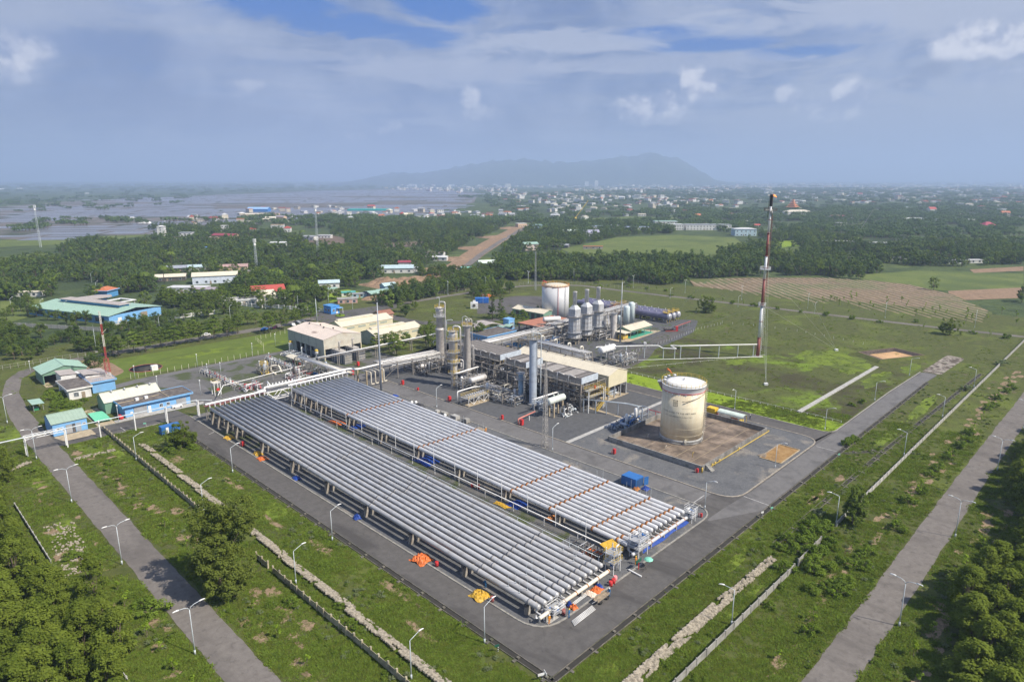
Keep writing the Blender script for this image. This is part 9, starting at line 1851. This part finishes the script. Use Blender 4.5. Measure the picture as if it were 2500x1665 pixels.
for k,(z,x,y)in enumerate((('b',1650,405),('b',1790,300),('b',2110,165),('b',2165,130),('b',1610,400))):p=W(z,x,y);tarp('orange netting on the works site by the dirt road, %s'%('under the shed corner','on the far side','first strip up the road','second strip up the road','nearest the shed')[k],p.x,p.y,3 if k in(0,1,4)else.8,4 if k in(0,1,4)else 3,2.2,M_tarpo if k in(1,)else mat('orange_net2',(.85,.40,.03),.6),60+k)
p=W('c',700,232);tarp('orange tarpaulin on the verge beyond the dark lot',p.x,p.y,3,4.5,2.0,M_tarpo,71)
# far town: the nearer houses one by one, the rest as one mass
tw=random.Random(99);wallc=[M_wallw,M_wallw,MATS['sand_roof'],M_roofc,M_wallw,M_roofw];roofc=[M_roofw,M_roofm,M_roofr,M_roofo,M_roofw,MATS['sand_roof'],M_roofm,M_roofc]
regs=[('s',[(560,478),(700,474),(900,482),(1180,486),(1190,508),(900,512),(700,516),(560,510)],62),('s',[(720,488),(960,484),(1180,492),(1170,506),(980,508),(740,512)],30),('s',[(1190,462),(1500,455),(1700,460),(1700,500),(1400,514),(1210,505)],80),('s',[(1700,450),(2354,440),(2354,474),(2150,490),(1900,482),(1700,498)],90),('s',[(2100,470),(2354,464),(2354,500),(2150,510)],18),('s',[(420,500),(600,486),(600,512),(450,520)],8)]
made=0
hm={}
def far_house(x,y,w,d,h,rot,wi,ri,kd):
 key=(wi,ri,kd)
 if key not in hm:
  q=MB();q.bx(-.5,.5,-.5,.5,-.1,1);r=MB()
  if kd:r.add([(-.56,-.56,1.0),(.56,-.56,1.0),(.56,.56,1.0),(-.56,.56,1.0),(-.5,0,1.42),(.5,0,1.42)],[(0,1,5,4),(1,2,5),(2,3,4,5),(3,0,4),(3,2,1,0)])
  else:r.bx(-.54,.54,-.54,.54,1.0,1.1)
  g=MB()
  for s in(-1,1):
   for k in range(3):
    for f in(0,1):a=-.33+k*.33;g.add([(a-.07,s*.506,.16+f*.5),(a+.07,s*.506,.16+f*.5),(a+.07,s*.506,.34+f*.5),(a-.07,s*.506,.34+f*.5)],[(0,1,2,3)if s<0 else(3,2,1,0)])
  hm[key]=(mesh_of('wall',q,wallc[wi]),mesh_of('roof',r,roofc[ri]),mesh_of('windows',g,M_glass))
 return hm[key]
for k,poly,n in regs:
 for x,y in scatter(pxpoly(k,poly),n,tw.randint(0,999),12):
  dist=math.hypot(x,y);w,d,h=tw.uniform(8,17),tw.uniform(7,12),tw.choice((3.5,3.5,4,4,6.5,8));f=1+max(0,dist-1200)/4500;rot=tw.uniform(0,3);wi,ri,kd=tw.randrange(6),tw.randrange(8),tw.random()<.55;ms=far_house(x,y,w,d,h,rot,wi,ri,kd)
  t=thing('town_house','small %s house with a %s roof in the distant town'%(('white','white','sandy','cream','white','off-white')[wi],('white','grey','red','orange','white','sandy','grey','cream')[ri]),'house',(x,y,-.5),rot,'small houses with %s roofs in the distant town'%('white','grey','red','orange','white','sandy','grey','cream')[ri]);t.scale=(w*f,d*f,h*(.6+.4*f))
  for nm,m in zip(('wall','roof','windows'),ms):o=bpy.data.objects.new(nm,m);COL.objects.link(o);o.parent=t
  AV.append((x-w*.7,x+w*.7,y-w*.7,y+w*.7));made+=1
for k,(z,x,y,w,h)in enumerate((('r',1160,85,50,64),('r',1205,90,46,50),('r',1243,125,56,44),('r',2065,105,50,60),('r',2165,115,40,74),('t',600,62,120,50),('t',640,66,20,110))):
 p=W(z,x,y);house('tower_block','distant %s tower block on the skyline of the town'%('leftmost cream','second cream','broad white','grey-white','slim white','wide grey','needle-thin white')[k],p.x,p.y,w,w*.6,h,H0,M_wallw if k!=5 else M_lb,M_roofw,.5,'flat','tower',3,detail=False)
mass={}
for k,poly,n in(('s',[(800,430),(1100,424),(1400,424),(1600,426),(1600,450),(1350,462),(1200,478),(1130,450)],900),('s',[(1150,440),(1700,430),(1700,470),(1350,490),(1180,490)],420),('s',[(1600,425),(2000,425),(2354,428),(2354,470),(2000,470),(1700,465)],1300),('s',[(0,421),(700,420),(900,424),(500,430),(0,434)],40)):
 for x,y in scatter(pxpoly(k,poly),n,tw.randint(0,999)):
  if noise.noise(Vector((x/900,y/900,5)))<-.12:continue
  wi=tw.randrange(6);f=1+max(0,math.hypot(x,y)-2000)/5000;w,d,h=tw.uniform(9,26)*f,tw.uniform(9,18)*f,tw.choice((4,4,5,7,7,9,14))*(.5+.5*f);mass.setdefault(wallc[wi].name,MB()).box(x,y,-.6,w,d,h,tw.uniform(0,3));mass.setdefault(roofc[tw.randrange(8)].name,MB()).box(x,y,h-.6+.01,w*1.05,d*1.05,1.0,tw.uniform(0,3))
q=MB();mi=[];slots=[]
for nm,b in mass.items():
 off=len(q.v);q.v+=b.v;q.f+=[tuple(i+off for i in f)for f in b.f];q.s+=b.s;mi+=[len(slots)]*len(b.f);slots.append(nm)
me=mesh_of('distant_town',q,None)
for nm in slots:me.materials.append(MATS[nm])
me.polygons.foreach_set('material_index',mi);o=bpy.data.objects.new('distant_town',me);COL.objects.link(o);o['kind']='stuff'
# plant the woods
def seg_d(p,a,b):
 a=Vector(a[:2]);b=Vector(b[:2]);p=Vector(p[:2]);u=max(0,min(1,(p-a).dot(b-a)/(b-a).length_squared));return(a+(b-a)*u-p).length
clear=[[tuple(v.co)[:2]for v in o.data.vertices]for o in COL.objects if o.name.split('.')[0]in('far_meadow','right_meadow','right_bare_field','brown_field','left_meadow','green_clearing','town_green','ploughed_field')]
heaps=[(*W('a',1000,700)[:2],9),(*W('a',1150,680)[:2],12),(*W('a',1350,640)[:2],12),(*W('a',650,640)[:2],14),(84,415,12),(76,432,12)]+[(*W('b',x,y)[:2],r)for x,y,r in((1700,235,27),(1560,260,18),(1500,415,13),(1400,440,12),(1640,330,14))]+[(*W('a',1000,620)[:2],12),(*W('a',640,560)[:2],26),(*W('a',1200,470)[:2],24)]
def blocked(p):return any(math.hypot(p[0]-m[0],p[1]-m[1])<m[2]for m in heaps)or any(seg_d(p,a,b)<25 for a,b in zip(dr,dr[1:]))or any(inside(p,c)for c in clear)
single=[];rest=[]
for i,(k,poly,n)in enumerate(woods):
 P=[p for p in scatter(pxpoly(k,poly),n,200+i,3.6,AV)if not blocked(p)and noise.noise(Vector((p[0]/48,p[1]/48,7)))+.5*noise.noise(Vector((p[0]/17,p[1]/17,2)))>-.16]
 rest+=P
rest.sort(key=lambda p:p[0]**2+p[1]**2)
single,rest=rest[:290],rest[290:]
for x,y in single:tree_at(P_far[rnd.choice((0,1,2,2,3,4))],'wood_tree','dark green tree at the near edge of the woods behind the plant','tree',x,y,rnd.uniform(.75,1.15),z=-.4,group='trees at the near edge of the woods behind the plant')
wood_obj('woodland',rest,[P_far[i]for i in(0,1,2,0,3,2,4)],.5,1.3,-.5,3)
P_clump=[]
for k in range(3):
 rr=random.Random(300+k);C=MB();T=MB()
 for i in range(16):a,f=rr.uniform(0,6.28),math.sqrt(rr.random())*17;c=Vector((f*math.cos(a),f*math.sin(a),rr.uniform(5,8.5)));leaf_cluster(C,c,rr.uniform(3.2,5),26,1.35,rr,.75,.5);T.path([(c.x,c.y,-1),(c.x,c.y,c.z)],.3,4)
 P_clump.append((mesh_of('trunk',T,M_bark),mesh_of('crown',C,L_far)))
far=[]
for i,(poly,n)in enumerate((([(1190,500),(1500,486),(1800,480),(2354,470),(2354,560),(2100,560),(1830,530),(1560,536),(1350,540),(1200,528)],900),([(560,500),(800,500),(1180,505),(1190,520),(760,530),(560,520)],200),([(1050,452),(1400,440),(1800,435),(2354,435),(2354,480),(1800,482),(1400,490),(1200,500),(1120,470)],1500),([(0,422),(500,420),(900,420),(1100,430),(980,432),(700,440),(480,446),(300,452),(0,462)],1700),([(0,462),(300,452),(480,446),(420,470),(250,484),(0,496)],70),([(800,419),(1600,419),(2354,421),(2354,436),(1100,436)],1200),([(0,520),(130,505),(220,515),(120,530),(0,545)],12),([(100,500),(330,505),(520,500),(600,505),(330,520)],14))):
 for x,y in scatter(pxpoly('s',poly),n,400+i,0,[(a[0]-12,a[1]+12,a[2]-12,a[3]+12)for a in AV[:90]]):blocked((x,y))or far.append((x,y,1+max(0,math.hypot(x,y)-2500)/4500))
wood_obj('distant_woodland',far,P_clump,.6,1.1,-1.0,4)
pb=[]
for(cx_,cy_),dep,w in cells:
 if rnd.random()<.10:pb.append((cx_+rnd.uniform(-w,w)*.5,cy_+rnd.uniform(-dep,dep),.25+.25*rnd.random()))
wood_obj('bank_scrub',pb,P_clump,.35,.8,-1.2,6)
# scrub in the fields and verges, and tufts of grass near the camera
sc_pts=[(p[0],p[1])for p in scatter([(-40,340),(60,366),(150,376),(240,376),(330,376),(400,350),(434,300),(470,262),(430,400),(300,480),(190,470),(90,440),(-30,380)],900,77,2.6,[a for a in AV if a[0]<400]+[(62,140,378,470)]+[(180,232,316,352),(230,330,380,470)])]
wood_obj('undergrowth',sc_pts,[P_md[0],P_md[1],P_sh[0],P_sh[2],P_tier[0]],.5,1.0,-.3,8)
gq=[]
for k in range(4):
 q=MB();rr=random.Random(500+k)
 for i in range(30):
  a=rr.uniform(0,6.28);r_=rr.uniform(0,.55);x,y=r_*math.cos(a),r_*math.sin(a);h=rr.uniform(.05,.17)*(1.5 if k==3 else 1);t_=rr.uniform(0,6.28);w=.06;l=rr.uniform(.1,.3);lx,ly=-l*math.sin(t_),l*math.cos(t_)
  o=len(q.v);q.v+=[(x-w*math.cos(t_),y-w*math.sin(t_),.01),(x+w*math.cos(t_),y+w*math.sin(t_),.01),(x+lx,y+ly,h)];q.f.append((o,o+1,o+2));q.s.append(False)
 gq.append((mesh_of('blades',q,(L_blade,L_lightg,L_blade,L_shrub)[k]),))
roadsx=lambda x,y:(31<x<38.2)or(22.6<y<29.4)or(65.8<x<205 and y>55.5 and y<320)or(y>55.5 and y<64 and x>65)or(x>300 and 53<y<63)or(37<x<83 and 219<y<243)
gp=[];rr=random.Random(12)
while len(gp)<85000:
 u=rr.random();d=78+330*u**1.35;a=rr.uniform(-40,40);th=HEAD-R(a);x,y=d*math.cos(th),d*math.sin(th)
 if d>235 or roadsx(x,y):
  if rr.random()<.93 or roadsx(x,y):continue
 nzv=noise.noise(Vector((x/9,y/9,0)))+.6*noise.noise(Vector((x/2.4,y/2.4,3)))
 if nzv<-.25+rr.uniform(-.4,.4)or rr.random()<.75 and any(abs(x-c[0])<c[2]*.85 and abs(y-c[1])<c[3]*.85 for c in soil_c):continue
 gp.append((x,y,.8+max(0,nzv)))
wood_obj('grass_tufts',gp,gq,.8,1.6,.0,9)
wp=[]
while len(wp)<1500:
 d=85+200*rr.random()**1.2;th=HEAD-R(rr.uniform(-40,40));x,y=d*math.cos(th),d*math.sin(th)
 if roadsx(x,y)or(66<x and y>57)or noise.noise(Vector((x/11,y/11,8)))<.05:continue
 wp.append((x,y,1))
wood_obj('weeds',wp,[P_sh[0],P_sh[1],P_sh[2]],.12,.38,0,10)
